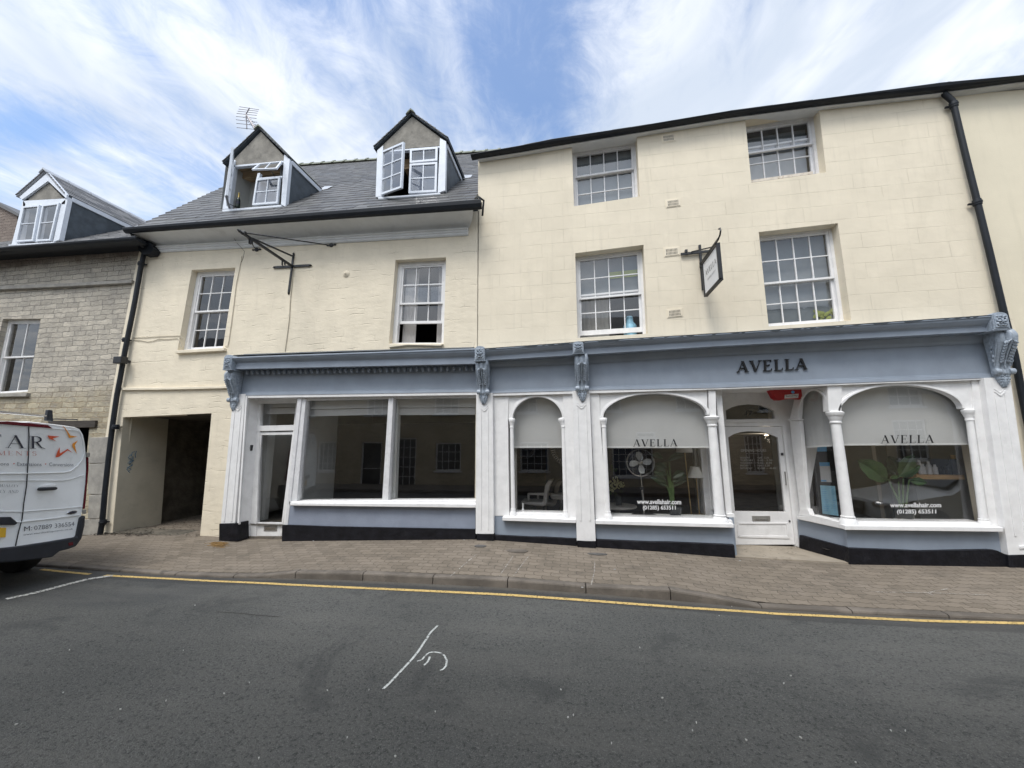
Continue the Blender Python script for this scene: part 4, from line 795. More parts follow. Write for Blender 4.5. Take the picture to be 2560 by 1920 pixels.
# ------------------------------------------------------------------ dormers
def build_dormer(parent, Yd, d, cheekm, roofm, wood, zback, barge=None):
    """d: measured pixels on the front plane"""
    pt = lambda k: P(*d[k], Yd); AP, EL, ER = pt('apex'), pt('tipl'), pt('tipr')
    jl0, jl1, jr0, jr1 = d['jl'], d['jl_in'], d['jr_in'], d['jr']     # each (top px, bottom px)
    mb = MB(); tlz, trz = P(*d['jl'][0], Yd), P(*d['jr'][0], Yd)
    mb.prism([P(*p, Yd) for p in (d['gl'], d['gr'], d['tipr_in'], d['apex_in'], d['tipl_in'])], (0, .05, 0)); gab = mb.build('gable', M['gable'], parent)
    mb = MB()                                                       # corner boards, head and sill
    for a, b in ((jl0, jl1), (jr0, jr1)): mb.prism([P(*a[0], Yd-.02), P(*b[0], Yd-.02), P(*b[1], Yd-.02), P(*a[1], Yd-.02)], (0, .09, 0))
    hd = d['head']; mb.prism([P(*p, Yd-.02) for p in hd], (0, .08, 0)); sl = d['sill']; mb.prism([P(*p, Yd-.07) for p in sl], (0, .16, 0))
    fr = mb.build('window_frame', wood, parent, 0.004)
    # cheeks back to the roof slope
    for k, side in ((('jl'), -1), (('jr'), 1)):
        a, b = P(*d[k][0], Yd), P(*d[k][1], Yd); tp = ER if side > 0 else EL; ztop = tp.z-.02
        yb = zback(a.x, ztop); y_b = zback(b.x, b.z-.05)
        mb = MB(); xo = 0
        mb.prism([(a.x-.01*side, Yd+.02, ztop), (b.x-.01*side, Yd+.02, b.z-.05), (b.x-.01*side, max(Yd+.05, y_b+.02), b.z-.05), (a.x-.01*side, yb+.15, ztop)], (-.03*side, 0, 0)); mb.build('cheek', cheekm, parent)
        mb = MB(); mb.bar((a.x+.004*side, Yd+.075, ztop-.065), (a.x+.004*side, yb+.1, ztop-.065), .03, .10); mb.build('eaves_board', wood, parent)
    # two roof slopes running back
    yr = zback(AP.x, AP.z-.05)
    for tip, side in ((EL, -1), (ER, 1)):
        ybk = zback(tip.x, tip.z); n = 9; L = (AP-tip).length; mb = MB(); rl = random.Random(int(AP.x*10)+side)
        for i in range(n):
            f0, f1 = i/n, min(1.0, (i+1.45)/n); p, q = tip.lerp(AP, f0), tip.lerp(AP, f1); yb0, yb1 = ybk+(yr-ybk)*f0+.1, ybk+(yr-ybk)*f1+.1; y = Yd-.07; up = Vector((side*.3, 0, .8)).normalized()
            while y < yb0:
                y2 = min(y+rl.uniform(.22, .32), yb0+.02); lift = .02+rl.uniform(0, .006)
                c = [Vector((p.x, y, p.z))+up*lift, Vector((p.x, y2-.004, p.z))+up*lift, Vector((q.x, y2-.004, q.z))+up*.004, Vector((q.x, y, q.z))+up*.004]; mb.loft([c, [v_-up*.012 for v_ in c]]); y = y2
        mb.build('dormer_roof', roofm, parent)
        mb = MB(); mb.prism([Vector((tip.x, Yd-.05, tip.z-.005)), Vector((AP.x, Yd-.05, AP.z-.005)), Vector((AP.x, Yd-.05, AP.z-.03)), Vector((tip.x, Yd-.05, tip.z-.03))], (0, yr-Yd, 0)); mb.build('roof_lining', barge or M['lead'], parent)
    mb = MB(); y = Yd-.10
    while y < yr:
        mb.loft([[(AP.x+dx*.11, yy, AP.z-.075+dz*.115) for dx, dz in ((-1, 0), (-.62, .55), (0, 1.1), (.62, .55), (1, 0), (0, .75))] for yy in (y, min(y+.44, yr))]); y += .46
    mb.build('ridge_tiles', M['clay'] if not barge else M['leadlight'], parent)
    # lead soakers where the cheek meets the slates
    for k, side in (('jl', -1), ('jr', 1)):
        a = P(*d[k][1], Yd); tp = ER if side > 0 else EL; yb = zback(tp.x, tp.z); mb = MB()
        c = [Vector((tp.x-.05*side, yb-.10, zmain(tp.x, yb-.10)+.045)), Vector((tp.x+.16*side, yb-.02, zmain(tp.x, yb-.02)+.04)), Vector((tp.x+.13*side, yb+.22, zmain(tp.x, yb+.22)+.04)), Vector((tp.x-.1*side, yb+.2, zmain(tp.x, yb+.2)+.06))]
        mb.loft([c, [q+Vector((0, -.004, -.012)) for q in c]]); mb.build('lead_flashing', M['leadlight'], parent)
    return fr
def mullioned(parent, name, c3, cols, rows, mat_, t=.045, fw=.045, bw=.022, vsplit=None, glass=True):
    """small casement on any plane: c3 = corners bl, br, tr, tl; t = thickness vector"""
    bl, br, tr, tl = c3; wv, hv = (br-bl).length, (tl-bl).length; nrm = (br-bl).cross(tl-bl).normalized()*t
    def pt(u_, v_): return (bl*(1-u_)+br*u_)*(1-v_)+(tl*(1-u_)+tr*u_)*v_
    mb = MB()
    def bx(u0, u1, v0, v1, k=0.0):
        q = [pt(u0, v0), pt(u1, v0), pt(u1, v1), pt(u0, v1)]; mb.loft([[p+nrm*k for p in q], [p+nrm*(1-k) for p in q]])
    fu, fv = fw/wv, fw/hv; bx(0, fu, 0, 1); bx(1-fu, 1, 0, 1); bx(fu, 1-fu, 0, fv); bx(fu, 1-fu, 1-fv, 1)
    for i in range(1, cols): c = fu+(1-2*fu)*i/cols; bx(c-bw/2/wv, c+bw/2/wv, fv, 1-fv, .15)
    for j in range(1, rows): c = fv+(1-2*fv)*j/rows; bx(fu, 1-fu, c-bw/2/hv, c+bw/2/hv, .2)
    o = mb.build(name, mat_, parent)
    g = MB(); g.add([p+nrm*.5 for p in (pt(fu, fv), pt(1-fu, fv), pt(1-fu, 1-fv), pt(fu, 1-fv))], [(0, 1, 2, 3)]); g.build('pane', M['glass1'], o)
    return o
zmain = zroof
f1 = build_dormer(A, Y1, d1, M['lead'], M['slate'], M['white_cool'], backA)
f2 = build_dormer(A, Y2, d2, M['lead'], M['slate'], M['white_cool'], backA)
def cas(parent, Y, tl, tr, br, bl, cols, rows, name='casement', m=None, **k): return mullioned(parent, name, [P(*p, Y) for p in (bl, br, tr, tl)], cols, rows, m or M['white_cool'], **k)
cas(f1, Y1, zc(1142, 765), zc(1338, 742), zc(1318, 965), zc(1108, 980), 2, 2)
mb = MB(); mb.prism([P(*p, Y1-.01) for p in (zc(1142, 705), zc(1162, 705), zc(1150, 765), zc(1128, 765))], (0, .07, 0)); mb.prism([P(*p, Y1-.01) for p in (zc(1150, 745), zc(1345, 728), zc(1343, 742), zc(1148, 762))], (0, .07, 0)); mb.build('mullion', M['white_cool'], f1)
# top hung light propped open
tl, tr = P(*zc(1160, 640), Y1-.02), P(*zc(1350, 618), Y1-.02); ol, orr = P(*zc(1098, 688), Y1-.30), P(*zc(1305, 680), Y1-.30)
mullioned(f1, 'top_light', [ol, orr, tr, tl], 2, 1, M['white_cool'], t=.035, fw=.04)
mb = MB(); mb.bar(P(*zc(1255, 690), Y1-.2), P(*zc(1280, 728), Y1), .01); mb.build('stay', M['iron'], f1)
# side casement of the first dormer opened right back, seen almost edge on
hb, ht = P(*zc(905, 985), Y1-.03), P(*zc(945, 612), Y1-.03); hb.x = ht.x = (hb.x+ht.x)/2; sw = Vector((.34, -.36, 0))
mullioned(f1, 'casement', [hb, hb+sw, ht+sw+Vector((0, 0, .03)), ht+Vector((0, 0, .03))], 2, 3, M['white_cool'])
mb = MB(); mb.bar(P(*zc(905, 960), Y1-.30), P(*zc(975, 995), Y1), .012); mb.prism([P(*p, Y1-.4) for p in (zc(868, 892), zc(878, 892), zc(912, 995), zc(898, 995))], (0, .02, 0)); mb.build('stay', M['iron'], f1)
# what shows inside: boarded ceiling and pale side wall
xa = P(*zc(935, 900), Y1+.1).x; mb = MB(); mb.box(xa-.02, xa, Y1+.08, 8.3, P(*zc(900, 1000), Y1).z, P(*zc(900, 640), Y1).z); mb.prism([P(*p, Y1+.55) for p in (zc(900, 720), zc(1145, 700), zc(1145, 1030), zc(900, 1040))], (0, .01, 0)); mb.build('inner_wall', M['salonlight'], f1)
mb = MB(); mb.prism([P(*p, Y1+.30) for p in (zc(930, 668), zc(1370, 640), zc(1370, 700), zc(930, 762))], (0, .9, .25)); mb.build('boarding', M['timber'], f1)
room(f1, P(*zc(905, 900), Y1+.3).x, P(*zc(1360, 900), Y1+.3).x, Y1+.12, 9.5, P(*zc(1100, 1000), Y1).z-.1, P(*zc(1100, 560), Y1).z, M['salonlight'])
mb = MB(); mb.prism([P(*p, Y2+.10) for p in (zd(622, 520), zd(846, 502), zd(838, 872), zd(608, 884))], (0, .005, 0)); mb.build('window_blind', M['film3'], f2); mb = MB(); mb.prism([P(*p, Y1+.10) for p in (zc(1146, 768), zc(1334, 745), zc(1316, 962), zc(1112, 976))], (0, .005, 0)); mb.build('window_blind', M['film3'], f1)
f2c = cas(f2, Y2, zd(620, 518), zd(848, 500), zd(845, 612), zd(618, 632), 2, 1, 'top_light'); cas(f2, Y2, zd(618, 640), zd(845, 625), zd(838, 870), zd(607, 882), 2, 2)
hb, ht = P(*zd(383, 895), Y2-.03), P(*zd(397, 530), Y2-.03); ang = math.radians(52); L = .62
fr_b = P(*zd(556, 835), 6.62); fr_t = P(*zd(574, 455), 6.62)
mullioned(f2, 'casement', [hb, Vector((fr_b.x, 6.62, fr_b.z)), Vector((fr_t.x, 6.62, fr_t.z)), ht], 2, 3, M['white_cool'])
mb = MB(); mb.prism([P(*p, Y2+.30) for p in (zd(560, 545), zd(630, 545), zd(630, 665), zd(560, 672))], (0, .5, 0)); mb.build('boarding', M['timber'], f2)
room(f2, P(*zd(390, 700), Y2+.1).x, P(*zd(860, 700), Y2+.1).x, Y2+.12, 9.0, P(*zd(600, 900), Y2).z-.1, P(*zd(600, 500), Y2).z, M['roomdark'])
for dd, Y, ff in ((d1, Y1, f1), (d2, Y2, f2)):                       # lead apron under the sill
    s0, s1 = P(*dd['sill'][3], Y-.09), P(*dd['sill'][2], Y-.09); mb = MB(); n = 10
    a = [s0.lerp(s1, i/n) for i in range(n+1)]; b = [Vector((p.x, p.y-.03, max(zroof(p.x, p.y-.03)+.02, p.z-.05-.006*math.sin(i*2)))) for i, p in enumerate(a)]
    for i in range(n): mb.add([a[i], a[i+1], b[i+1], b[i]], [(0, 1, 2, 3)])
    mb.build('lead_apron', M['lead'], ff)
    mb = MB(); fz = lambda p, dy: (p.x, p.y+dy, zroof(p.x, p.y+dy)-.05)                        # wall under the window down to the slates
    q0, q1 = P(*dd['sill'][3], Y), P(*dd['sill'][2], Y); mb.add([q0, q1, Vector((q1.x, Y+.0, zroof(q1.x, Y)-.15)), Vector((q0.x, Y, zroof(q0.x, Y)-.15))], [(0, 1, 2, 3)]); mb.build('apron_wall', M['lead'], ff)
# champagne bottle standing in the open dormer
bb = P(*zc(975, 992), Y1+.10); hgt = (P(*zc(982, 872), Y1+.10)-bb).length; t = thing('champagne_bottle', tuple(bb), 'dark champagne bottle with gold foil standing in the open left dormer', 'bottle')
mb = MB(); mb.lathe(bb, bb+Vector((0, 0, hgt*.8)), [(0, .040), (.02, .046), (.55, .046), (.68, .040), (.82, .022), (1, .016)]); mb.build('glass_body', M['bottle'], t)
mb = MB(); mb.lathe(bb+Vector((0, 0, hgt*.68)), bb+Vector((0, 0, hgt)), [(0, .023), (.5, .0175), (.8, .0165), (.82, .019), (1, .017)]); mb.build('foil', M['foil'], t); mb = MB(); mb.lathe(bb+Vector((0, 0, hgt*.2)), bb+Vector((0, 0, hgt*.4)), [(0, .0468), (1, .0468)]); mb.build('paper_label', M['lnavy'], t)
# ------------------------------------------------------------------ television aerial above the first dormer
ae = lambda x, y, Y: P(*zc(x, y), Y)
YA = 8.2; base = ae(1120, 380, YA); t = thing('tv_aerial', tuple(base), 'television aerial with many thin rods on the first dormer roof', 'aerial')
mb = MB(); mb.tube([ae(1135, 372, YA), ae(1098, 305, YA), ae(1062, 245, YA)], .022, 6); mb.build('mast', M['alum'], t)
mb = MB(); mb.tube([ae(1040, 215, YA), ae(1070, 250, YA), ae(1100, 300, YA), ae(1145, 345, YA-.0)], .016, 6); mb.tube([ae(1047, 215, YA), ae(1074, 165, YA)], .013, 6); mb.tube([ae(1047, 215, YA), ae(1052, 340, YA)], .013, 6); mb.build('boom', M['alum'], t)
mb = MB()
for (x0, y0), (x1, y1) in (((990, 155), (1152, 180)), ((984, 175), (1146, 193)), ((976, 192), (1140, 209)), ((968, 211), (1134, 227)), ((963, 236), (1132, 252)), ((962, 263), (1138, 284)), ((965, 293), (1130, 310)), ((968, 328), (1108, 342))): mb.tube([ae(x0, y0, YA-.03), ae(x1, y1, YA+.03)], .007, 5)
for i in range(9):
    cx, cy = 1040+(1150-1040)*i/8, 235+(345-235)*i/8; mb.tube([ae(cx-18-i, cy+10, YA), ae(cx+22, cy-4, YA)], .005, 5)
mb.build('rods', M['alum'], t)
# ------------------------------------------------------------------ stone house roof and dormer
def zS(x, y): return 4.46+0.012*(-9.3-x)+0.84*(y-6.42)
slates(S, lambda y: -15.5, lambda y: -9.45-.44*(y-6.5), 6.42, 9.5, zS, 'roof', M['slate_pale'], row=.15, wd=.25, seed=4)
mb = MB(); mb.add([(-15.5, 6.45, 4.44), (-9.4, 6.45, 4.44), (-10.8, 9.6, zS(-10.8, 9.6)-.04), (-15.5, 9.6, zS(-15.5, 9.6)-.04)], [(0, 1, 2, 3)]); mb.add([(-10.8, 9.6, zS(-10.8, 9.6)-.04), (-15.5, 9.6, zS(-15.5, 9.6)-.04), (-15.5, 13, 4), (-10.8, 13, 4)], [(0, 1, 2, 3)]); mb.build('roof_deck', M['lead'], S)
gz = [(P(0, 618, 6.36).x, P(0, 618, 6.36).z), (P(331, 591, 6.36).x, P(331, 591, 6.36).z)]; gz2 = [(P(0, 633, 6.5).x, P(0, 633, 6.5).z), (P(346, 609, 6.5).x, P(346, 609, 6.5).z)]
gutter(S, -14, P(338, 600, 6.36).x, lambda x: interp(gz, x) if x > gz[0][0] else gz[0][1], lambda x: interp(gz2, x), 6.36, 6.56)
bz = [(P(0, 650, W).x, P(0, 650, W).z-.03), (P(346, 627, W).x, P(346, 627, W).z-.03)]
mb = MB(); mb.loft([[(x, 6.50, interp(gz2, x)+.10), (x, 6.50, interp(bz, x)), (x, W+.02, interp(bz, x)+.03), (x, W+.02, interp(gz2, x)+.10)] for x in (-14, -12, -10, P(346, 620, 6.55).x)]); mb.build('fascia_board', M['pipe'], S)
zmain = zS
Y3 = 6.62
d3 = dict(apex=za(398, 165), tipl=za(158, 372), tipr=za(556, 352), apex_in=za(398, 248), tipl_in=za(232, 400), tipr_in=za(522, 382), gl=za(232, 402), gr=za(522, 384),
          jl=(za(190, 400), za(95, 768)), jl_in=(za(212, 430), za(160, 760)), jr_in=(za(512, 420), za(440, 745)), jr=(za(565, 372), za(490, 728)),
          head=[za(190, 405), za(545, 385), za(540, 432), za(190, 460)], sill=[za(68, 768), za(448, 745), za(446, 758), za(70, 778)])
f3 = build_dormer(S, Y3, d3, M['lead'], M['slate_pale'], M['white_cool'], lambda x, z: 6.42+(z-4.46)/.84, barge=M['leadlight'])
mb = MB()
for a, b, c, d_ in ((za(160, 374), za(398, 168), za(398, 240), za(180, 396)), (za(398, 168), za(556, 350), za(548, 385), za(398, 240))): mb.prism([P(*p, Y3-.045) for p in (a, b, c, d_)], (0, .04, 0))
mb.build('bargeboard', M['white_cool'], f3, .003)
cas(f3, Y3-.005, za(212, 460), za(348, 448), za(295, 745), za(150, 755), 1, 2, t=.05, fw=.042, bw=.016); cas(f3, Y3-.005, za(372, 450), za(512, 430), za(438, 742), za(318, 748), 1, 2, t=.05, fw=.038, bw=.016)
mb = MB(); mb.prism([P(*p, Y3-.012) for p in (za(345, 452), za(378, 449), za(322, 746), za(292, 748))], (0, .06, 0)); mb.build('mullion', M['white_cool'], f3)
room(f3, -13.1, -11.95, Y3+.1, 8.5, 4.74, 5.9, M['film2'])
# end wall of a taller house far left
t = thing('stone_gable_house', (-19, 10.5, -1.9), 'dark stone gable of another house at the far left edge', 'building', 'terraced buildings')
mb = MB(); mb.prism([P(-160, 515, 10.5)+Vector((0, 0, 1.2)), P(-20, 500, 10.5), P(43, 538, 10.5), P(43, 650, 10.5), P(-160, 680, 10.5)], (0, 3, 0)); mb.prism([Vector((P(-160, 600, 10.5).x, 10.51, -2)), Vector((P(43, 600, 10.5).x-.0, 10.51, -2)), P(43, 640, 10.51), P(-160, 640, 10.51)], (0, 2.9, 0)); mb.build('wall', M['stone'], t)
mb = MB(); mb.prism([P(-40, 497, 10.42), P(-20, 497, 10.42), P(46, 534, 10.42), P(46, 541, 10.42), P(-22, 506, 10.42)], (0, 3.2, 0)); mb.build('roof', M['slate'], t)
# ------------------------------------------------------------------ gutter and eaves of the tall building, running on over the next one
gtop = [(1176, 385), (1300, 363.5), (1380, 347), (1593, 315), (1820, 277), (2087, 242), (2353, 206), (2560, 187), (2700, 171)]
gbot = [(1178, 396), (1300, 377), (1380, 363), (1593, 328), (1820, 291), (2087, 256.4), (2353, 227), (2560, 199), (2700, 184)]
def prz(tab, Y): return [(P(*p, Y).x, P(*p, Y).z) for p in tab]
tz, bz_ = prz(gtop, 6.68), prz(gbot, 6.76)
xsB = [a for a, _ in tz]; split_x = P(2384, 210, 6.68).x
def gutterB(parent, x0, x1):
    xs = sorted([x0]+[x for x in xsB if x0 < x < x1]+[x1]); mb = MB(); rings = []
    for x in xs:
        t_, b_ = interp(tz, x), interp(bz_, x); h = t_-b_; rings.append([(x, 6.68, t_), (x, 6.675, t_-.012), (x, 6.69, b_+h*.35), (x, 6.73, b_), (x, 6.80, b_), (x, 6.84, t_-.02), (x, 6.80, t_)])
    mb.loft(rings); return mb.build('gutter', M['pipe'], parent)
gutterB(B, xsB[0], split_x); gutterB(Cb, split_x+.002, 9)
for prt, x0, x1 in ((B, XJ, split_x), (Cb, split_x+.002, 9)):
    xs = sorted([x0]+[x for x in xsB if x0 < x < x1]+[x1]); mb = MB(); wt = prz([(1195.5, 403), (1430, 366.5), (1593, 340), (1820, 303), (2050, 269.5), (2214, 248), (2384, 236), (2560, 223.6), (2700, 206)], W)
    mb.loft([[(x, 6.80, interp(bz_, x)+.02), (x, 6.80, interp(bz_, x)-.015), (x, W+.3, interp(wt, x)-.004), (x, W+.3, interp(wt, x)+.12)] for x in xs]); mb.build('eaves_soffit', M['plaster'], prt)
    mb = MB(); rl = random.Random(3)
    x = x0
    while x < x1:
        x2 = min(x+rl.uniform(.26, .40), x1); dz = rl.uniform(-.004, .012); mb.loft([[(xx, 6.70, interp(tz, xx)+.012+dz), (xx, 6.70, interp(tz, xx)+dz), (xx, 12, interp(tz, xx)+2.2), (xx, 12, interp(tz, xx)+2.22)] for xx in (x, x2-.005)]); x = x2
    mb.add([(x0, 12, 8.4), (x1, 12, 8.4), (x1, 17, 5), (x0, 17, 5)], [(0, 1, 2, 3)]); mb.build('roof', M['slate'], prt)
# ------------------------------------------------------------------ downpipes
def pipe(parent, pts, r, collars, name='downpipe'):
    mb = MB(); mb.tube(pts, r, 12); o = mb.build(name, M['pipe'], parent)
    for c in collars:
        c = Vector(c); i = min(range(len(pts)-1), key=lambda k: ((Vector(pts[k])+Vector(pts[k+1]))/2-c).length); d = (Vector(pts[i+1])-Vector(pts[i])).normalized()
        mb = MB(); mb.lathe(c-d*.05, c+d*.05, [(0, r), (.05, r*1.25), (.35, r*1.3), (.4, r*1.45), (.6, r*1.45), (.65, r*1.3), (.95, r*1.25), (1, r)], 12); mb.box(c.x-.09, c.x+.09, c.y+r*.6, c.y+r*.6+.03, c.z-.012, c.z+.012); mb.build('collar', M['pipe'], o)
    return o
YP = W-.085; lp = [(363, 622), (352, 668), (336, 760), (313, 874), (302, 937), (292, 990), (281, 1066), (272, 1140), (262, 1232), (256, 1303), (250, 1338)]
pipe(A, [P(*p, YP) for p in lp], .046, [P(353, 660, YP), P(314, 850, YP), P(289.5, 980+290/3.319, YP), P(257.5, 980+1080/3.319, YP)])
mb = MB(); hp = [P(*p, 6.72) for p in [(345, 590), (352, 596), (374, 604), (384, 622), (376, 634), (357, 636), (345, 625)]]; mb.prism(hp, (0, .16, 0)); mb.tube([P(328, 580, 6.5), P(345, 600, 6.6), P(362, 618, 6.75)], .05, 8); mb.build('hopper', M['pipe'], A, .004)
rp = [(2358, 222), (2362, 236), (2381, 252), (2384, 262), (2412, 380), (2443, 504), (2472, 622), (2508, 775), (2537, 890), (2552, 970), (2570, 1060), (2590, 1180), (2620, 1330), (2640, 1430)]
pipe(B, [P(*p, YP) for p in rp], .043, [P(2384, 262, YP), P(2443, 506, YP)])
jb = P(304, 901, 6.74); jt = thing('junction_box', tuple(jb), 'small black box fixed beside the left downpipe', 'box'); mb = MB(); mb.box(jb.x-.12, jb.x+.09, 6.66, 6.8, jb.z-.075, jb.z+.075); mb.build('housing', M['iron'], jt, .012, 2); mb = MB(); mb.box(jb.x-.01, jb.x+.02, 6.8, W, jb.z-.03, jb.z+.03); mb.tube([jb+Vector((.02, .0, -.07)), jb+Vector((-.02, .02, -.11)), jb+Vector((-.08, .05, -.10))], .006, 5); mb.build('bracket', M['iron'], jt)
# cables
ze = lambda x, y: (280+x/3.607, 640+y/3.607)
def cable(name, pts, r, Y=W-.012, m=None, parent=None, **k):
    mb = MB(); mb.tube([P(*p, Y) for p in pts], r, 5); return mb.build(name, m or M['cable'], parent)
cable('cable', [ze(185, 738), ze(300, 735), ze(400, 728), ze(500, 722), ze(615, 720), ze(640, 745)], .006, parent=A); cable('cable', [ze(185, 758), ze(260, 762), ze(320, 775), ze(370, 768), ze(420, 750), ze(500, 752), ze(590, 742), ze(612, 775), ze(628, 820)], .006, parent=A)
cable('cable', [ze(1172, 0), ze(1165, 45), ze(1155, 90), ze(1120, 260), ze(1100, 430), ze(1075, 620), ze(1055, 760), ze(1045, 810), ze(1020, 815)], .006, parent=A)
cable('cable', [(581, 588), (592, 607), (604, 620), (611, 628), (609, 642), (604, 655)], .005, Y=W-.07, m=M['greycable'], parent=A)
cable('cable', [ze(1640, 80), ze(1625, 240), ze(1608, 400), ze(1600, 560), ze(1580, 720), ze(1560, 860)], .007, parent=A)
# little round wall boss
c = P(865.6, 685, W); mb = MB()
for r0, y0, y1 in ((.072, -.014, 0), (.060, -.022, -.014), (.045, -.03, -.022)): mb.lathe((c.x, W+y0, c.z), (c.x, W+y1, c.z), [(0, r0*.9), (.3, r0), (1, r0)], 20)
mb.ell((c.x, W-.035, c.z), .022, .02, .022); mb.build('wall_boss', M['cream'], A)
# air bricks
def airbrick(tl, tr, br, bl):
    q = Quad(tl, tr, br, bl, W); mb = MB(); q.box(mb, 0, 1, 0, 1, W-.006, W+.01); q.box(mb, .06, .94, .10, .90, W-.014, W-.006); o = mb.build('air_brick', M['cream'], B, .002)
    s = MB()
    for r in (0, 1):
        for k in range(9): u_ = .14+.72*(k+.15)/9; q.box(s, u_, u_+.035, .20+.32*r, .46+.32*r, W-.0165, W-.0145)
    s.build('slots', M['roomdark'], o)
airbrick((1652, 338.5), (1688, 333), (1690, 354), (1654.5, 359)); airbrick((1663, 500), (1701, 495), (1702, 516), (1664.5, 521)); airbrick((1658, 620), (1699, 616), (1700, 639), (1660, 644)); airbrick((1666, 774), (1706, 769), (1708, 792), (1668, 796))
# ------------------------------------------------------------------ shopfronts
zf_ = lambda x, y: (500+x/2.962, 840+y/2.962)
zg = lambda x, y: (1160+x/2.766, 820+y/2.766)
zh = lambda x, y: (1780+x/2.44, 760+y/2.44)
zk = lambda x, y: (1680+x/3.607, 940+y/3.607)
z3 = lambda x, y: (1180+x/6.381, 850+y/6.381)
YF = 6.70                        # fascia board
def lines(tab, Y): return [(P(*p, Y).x, P(*p, Y).z) for p in tab]
# measured lines of the tall building's entablature and of the low one's
corT = [(1196, 873), (1433, 856.5), (1467, 853.5), (1860, 830), (2130, 812), (2500, 787)]
corF = [(1196, 893), (1433, 874.5), (1467, 871.5), (1780, 852), (2460, 816.5), (2520, 813)]      # top of the lower band
corB = [(1196, 902), (1433, 887.6), (1467, 885.8), (1780, 866), (2460, 829), (2520, 826)]
boaT = [(1227, 919), (1432, 912), (1780, 891), (2468, 858), (2520, 855)]
boaB = [(1196, 977), (1227, 976), (1437, 968.5), (1860, 955.5), (2472, 932.5), (2520, 930)]
mouB = [(1196, 984), (1227, 983.2), (1437, 976), (1780, 969.8), (2472, 944.4), (2520, 942)]
beamB = [(1196, 990.5), (1231, 989.5), (1430, 984.5), (1860, 971), (2462, 949), (2520, 946)]
def entab(parent, x0, x1, T, F_, Bm, bT, bB, mB, wB, egg=False):
    xs = [x0+(x1-x0)*i/8 for i in range(9)]; g = lambda tab, Y: (lambda L: (lambda x: interp(L, x)))(lines(tab, Y))
    t, f, b = g(T, 6.38), g(F_, 6.47), g(Bm, 6.47)
    mb = MB(); rings = []
    for x in xs:
        a, c, d = t(x), f(x), b(x)
        rings.append([(x, W, a+.05), (x, W-.02, a+.05), (x, 6.40, a+.012), (x, 6.375, a), (x, 6.375, a-.018), (x, 6.388, a-.022), (x, 6.395, a-.4*(a-c)), (x, 6.43, a-.75*(a-c)), (x, 6.462, c+.008), (x, 6.462, c), (x, 6.47, c-.004), (x, 6.47, d), (x, 6.486, d), (x, 6.488, d+.012), (x, 6.60, d+.006), (x, W, d+.006)])
    mb.loft(rings); o = mb.build('cornice', M['blue'], parent)
    bt, bb, mbm, wb = g(bT, YF), g(bB, YF), g(mB, YF-.03), g(wB, YF-.02); mb = MB()
    mb.loft([[(x, YF, b(x)+.004), (x, YF, bb(x)), (x, YF-.010, bb(x)-.006), (x, YF-.010, bb(x)-.02), (x, YF-.024, bb(x)-.026), (x, YF-.03, mbm(x)), (x, W-.1, mbm(x)), (x, W-.1, b(x)+.004)] for x in xs]); mb.build('fascia', M['blue'], parent)
    if not egg:
        mb = MB(); mb.loft([[(x, YF-.07, b(x)+.004), (x, YF-.065, b(x)-.02), (x, YF-.04, bt(x)+.35*(b(x)-bt(x))), (x, YF-.018, bt(x)+.012), (x, YF-.014, bt(x)), (x, YF-.0005, bt(x)), (x, YF-.0005, b(x)+.004)] for x in xs]); mb.build('bed_moulding', M['blue'], parent)
    mb = MB(); mb.loft([[(x, YF-.022, mbm(x)-.001), (x, YF-.022, wb(x)), (x, W+.05, wb(x)), (x, W+.05, mbm(x)-.001)] for x in xs]); mb.build('head_beam', M['white'], parent)
    return b, bt
def cx(px, py, Y=6.5): return P(px, py, Y).x
# low shop
AT = [(560, 895), (585, 893), (1186, 872)]; AF = [(560, 909), (590, 907), (1190, 893.5)]; AB = [(560, 924), (593, 922.5), (1190, 909)]; ABT = [(560, 941), (611, 938.5), (1190, 928.5)]
ABB = [(560, 981), (614, 980), (1190, 972)]; AMB = [(560, 989), (614, 988.5), (1190, 980)]; AWB = [(560, 995.5), (614, 995), (1190, 987)]
xa0, xa1 = cx(578, 905, 6.45), cx(1198, 890, 6.45)
bA, btA = entab(A, xa0, xa1, AT, AF, AB, ABT, ABB, AMB, AWB, egg=True)
mb = MB(); n = 40                                                      # egg and dart
mb.loft([[(x, YF-.035, bA(x)+.004), (x, YF-.012, btA(x)+.004), (x, YF-.012, btA(x)-.008), (x, YF-.0005, btA(x)-.008), (x, YF-.0005, bA(x)+.004)] for x in (xa0+.1, (xa0+xa1)/2, xa1-.05)])
for i in range(n):
    x = xa0+.15+(xa1-xa0-.25)*(i+.5)/n; zt_, zb_ = bA(x), btA(x); zm = (zt_+zb_)/2+.008; h = (zt_-zb_)
    mb.ell((x, YF-.062, zm-.004), .031, .045, h*.56, 10, 8, Matrix.Rotation(-.35, 3, 'X'))
    for s in (-1, 1): mb.tube([(x+s*.045, YF-.055, zt_-.002), (x+s*.046, YF-.05, zm), (x+s*.028, YF-.022, zb_+.010), (x, YF-.016, zb_+.002)], .0065, 5)
    xd = x+(xa1-xa0-.25)/n/2; mb.tube([(xd, YF-.05, zt_-.002), (xd, YF-.016, zb_)], [.009, .003], 5)
mb.build('egg_moulding', M['blue'], A)
mb = MB(); L = [(608, 886.5), (700, 883.5), (860, 878), (1000, 874), (1100, 871.5), (1185, 869)]; mb2 = [P(x, y, W-.03) for x, y in L]; mb.loft([[(p.x, W-.04, p.z+.0+.008*math.sin(i*3)), (p.x, W+.0, p.z+.02), (p.x, W+.0, p.z-.10), (p.x, 6.5, p.z-.10-.0)] for i, p in enumerate(mb2)], smooth=False); mb.build('lead_flashing', M['lead'], A)
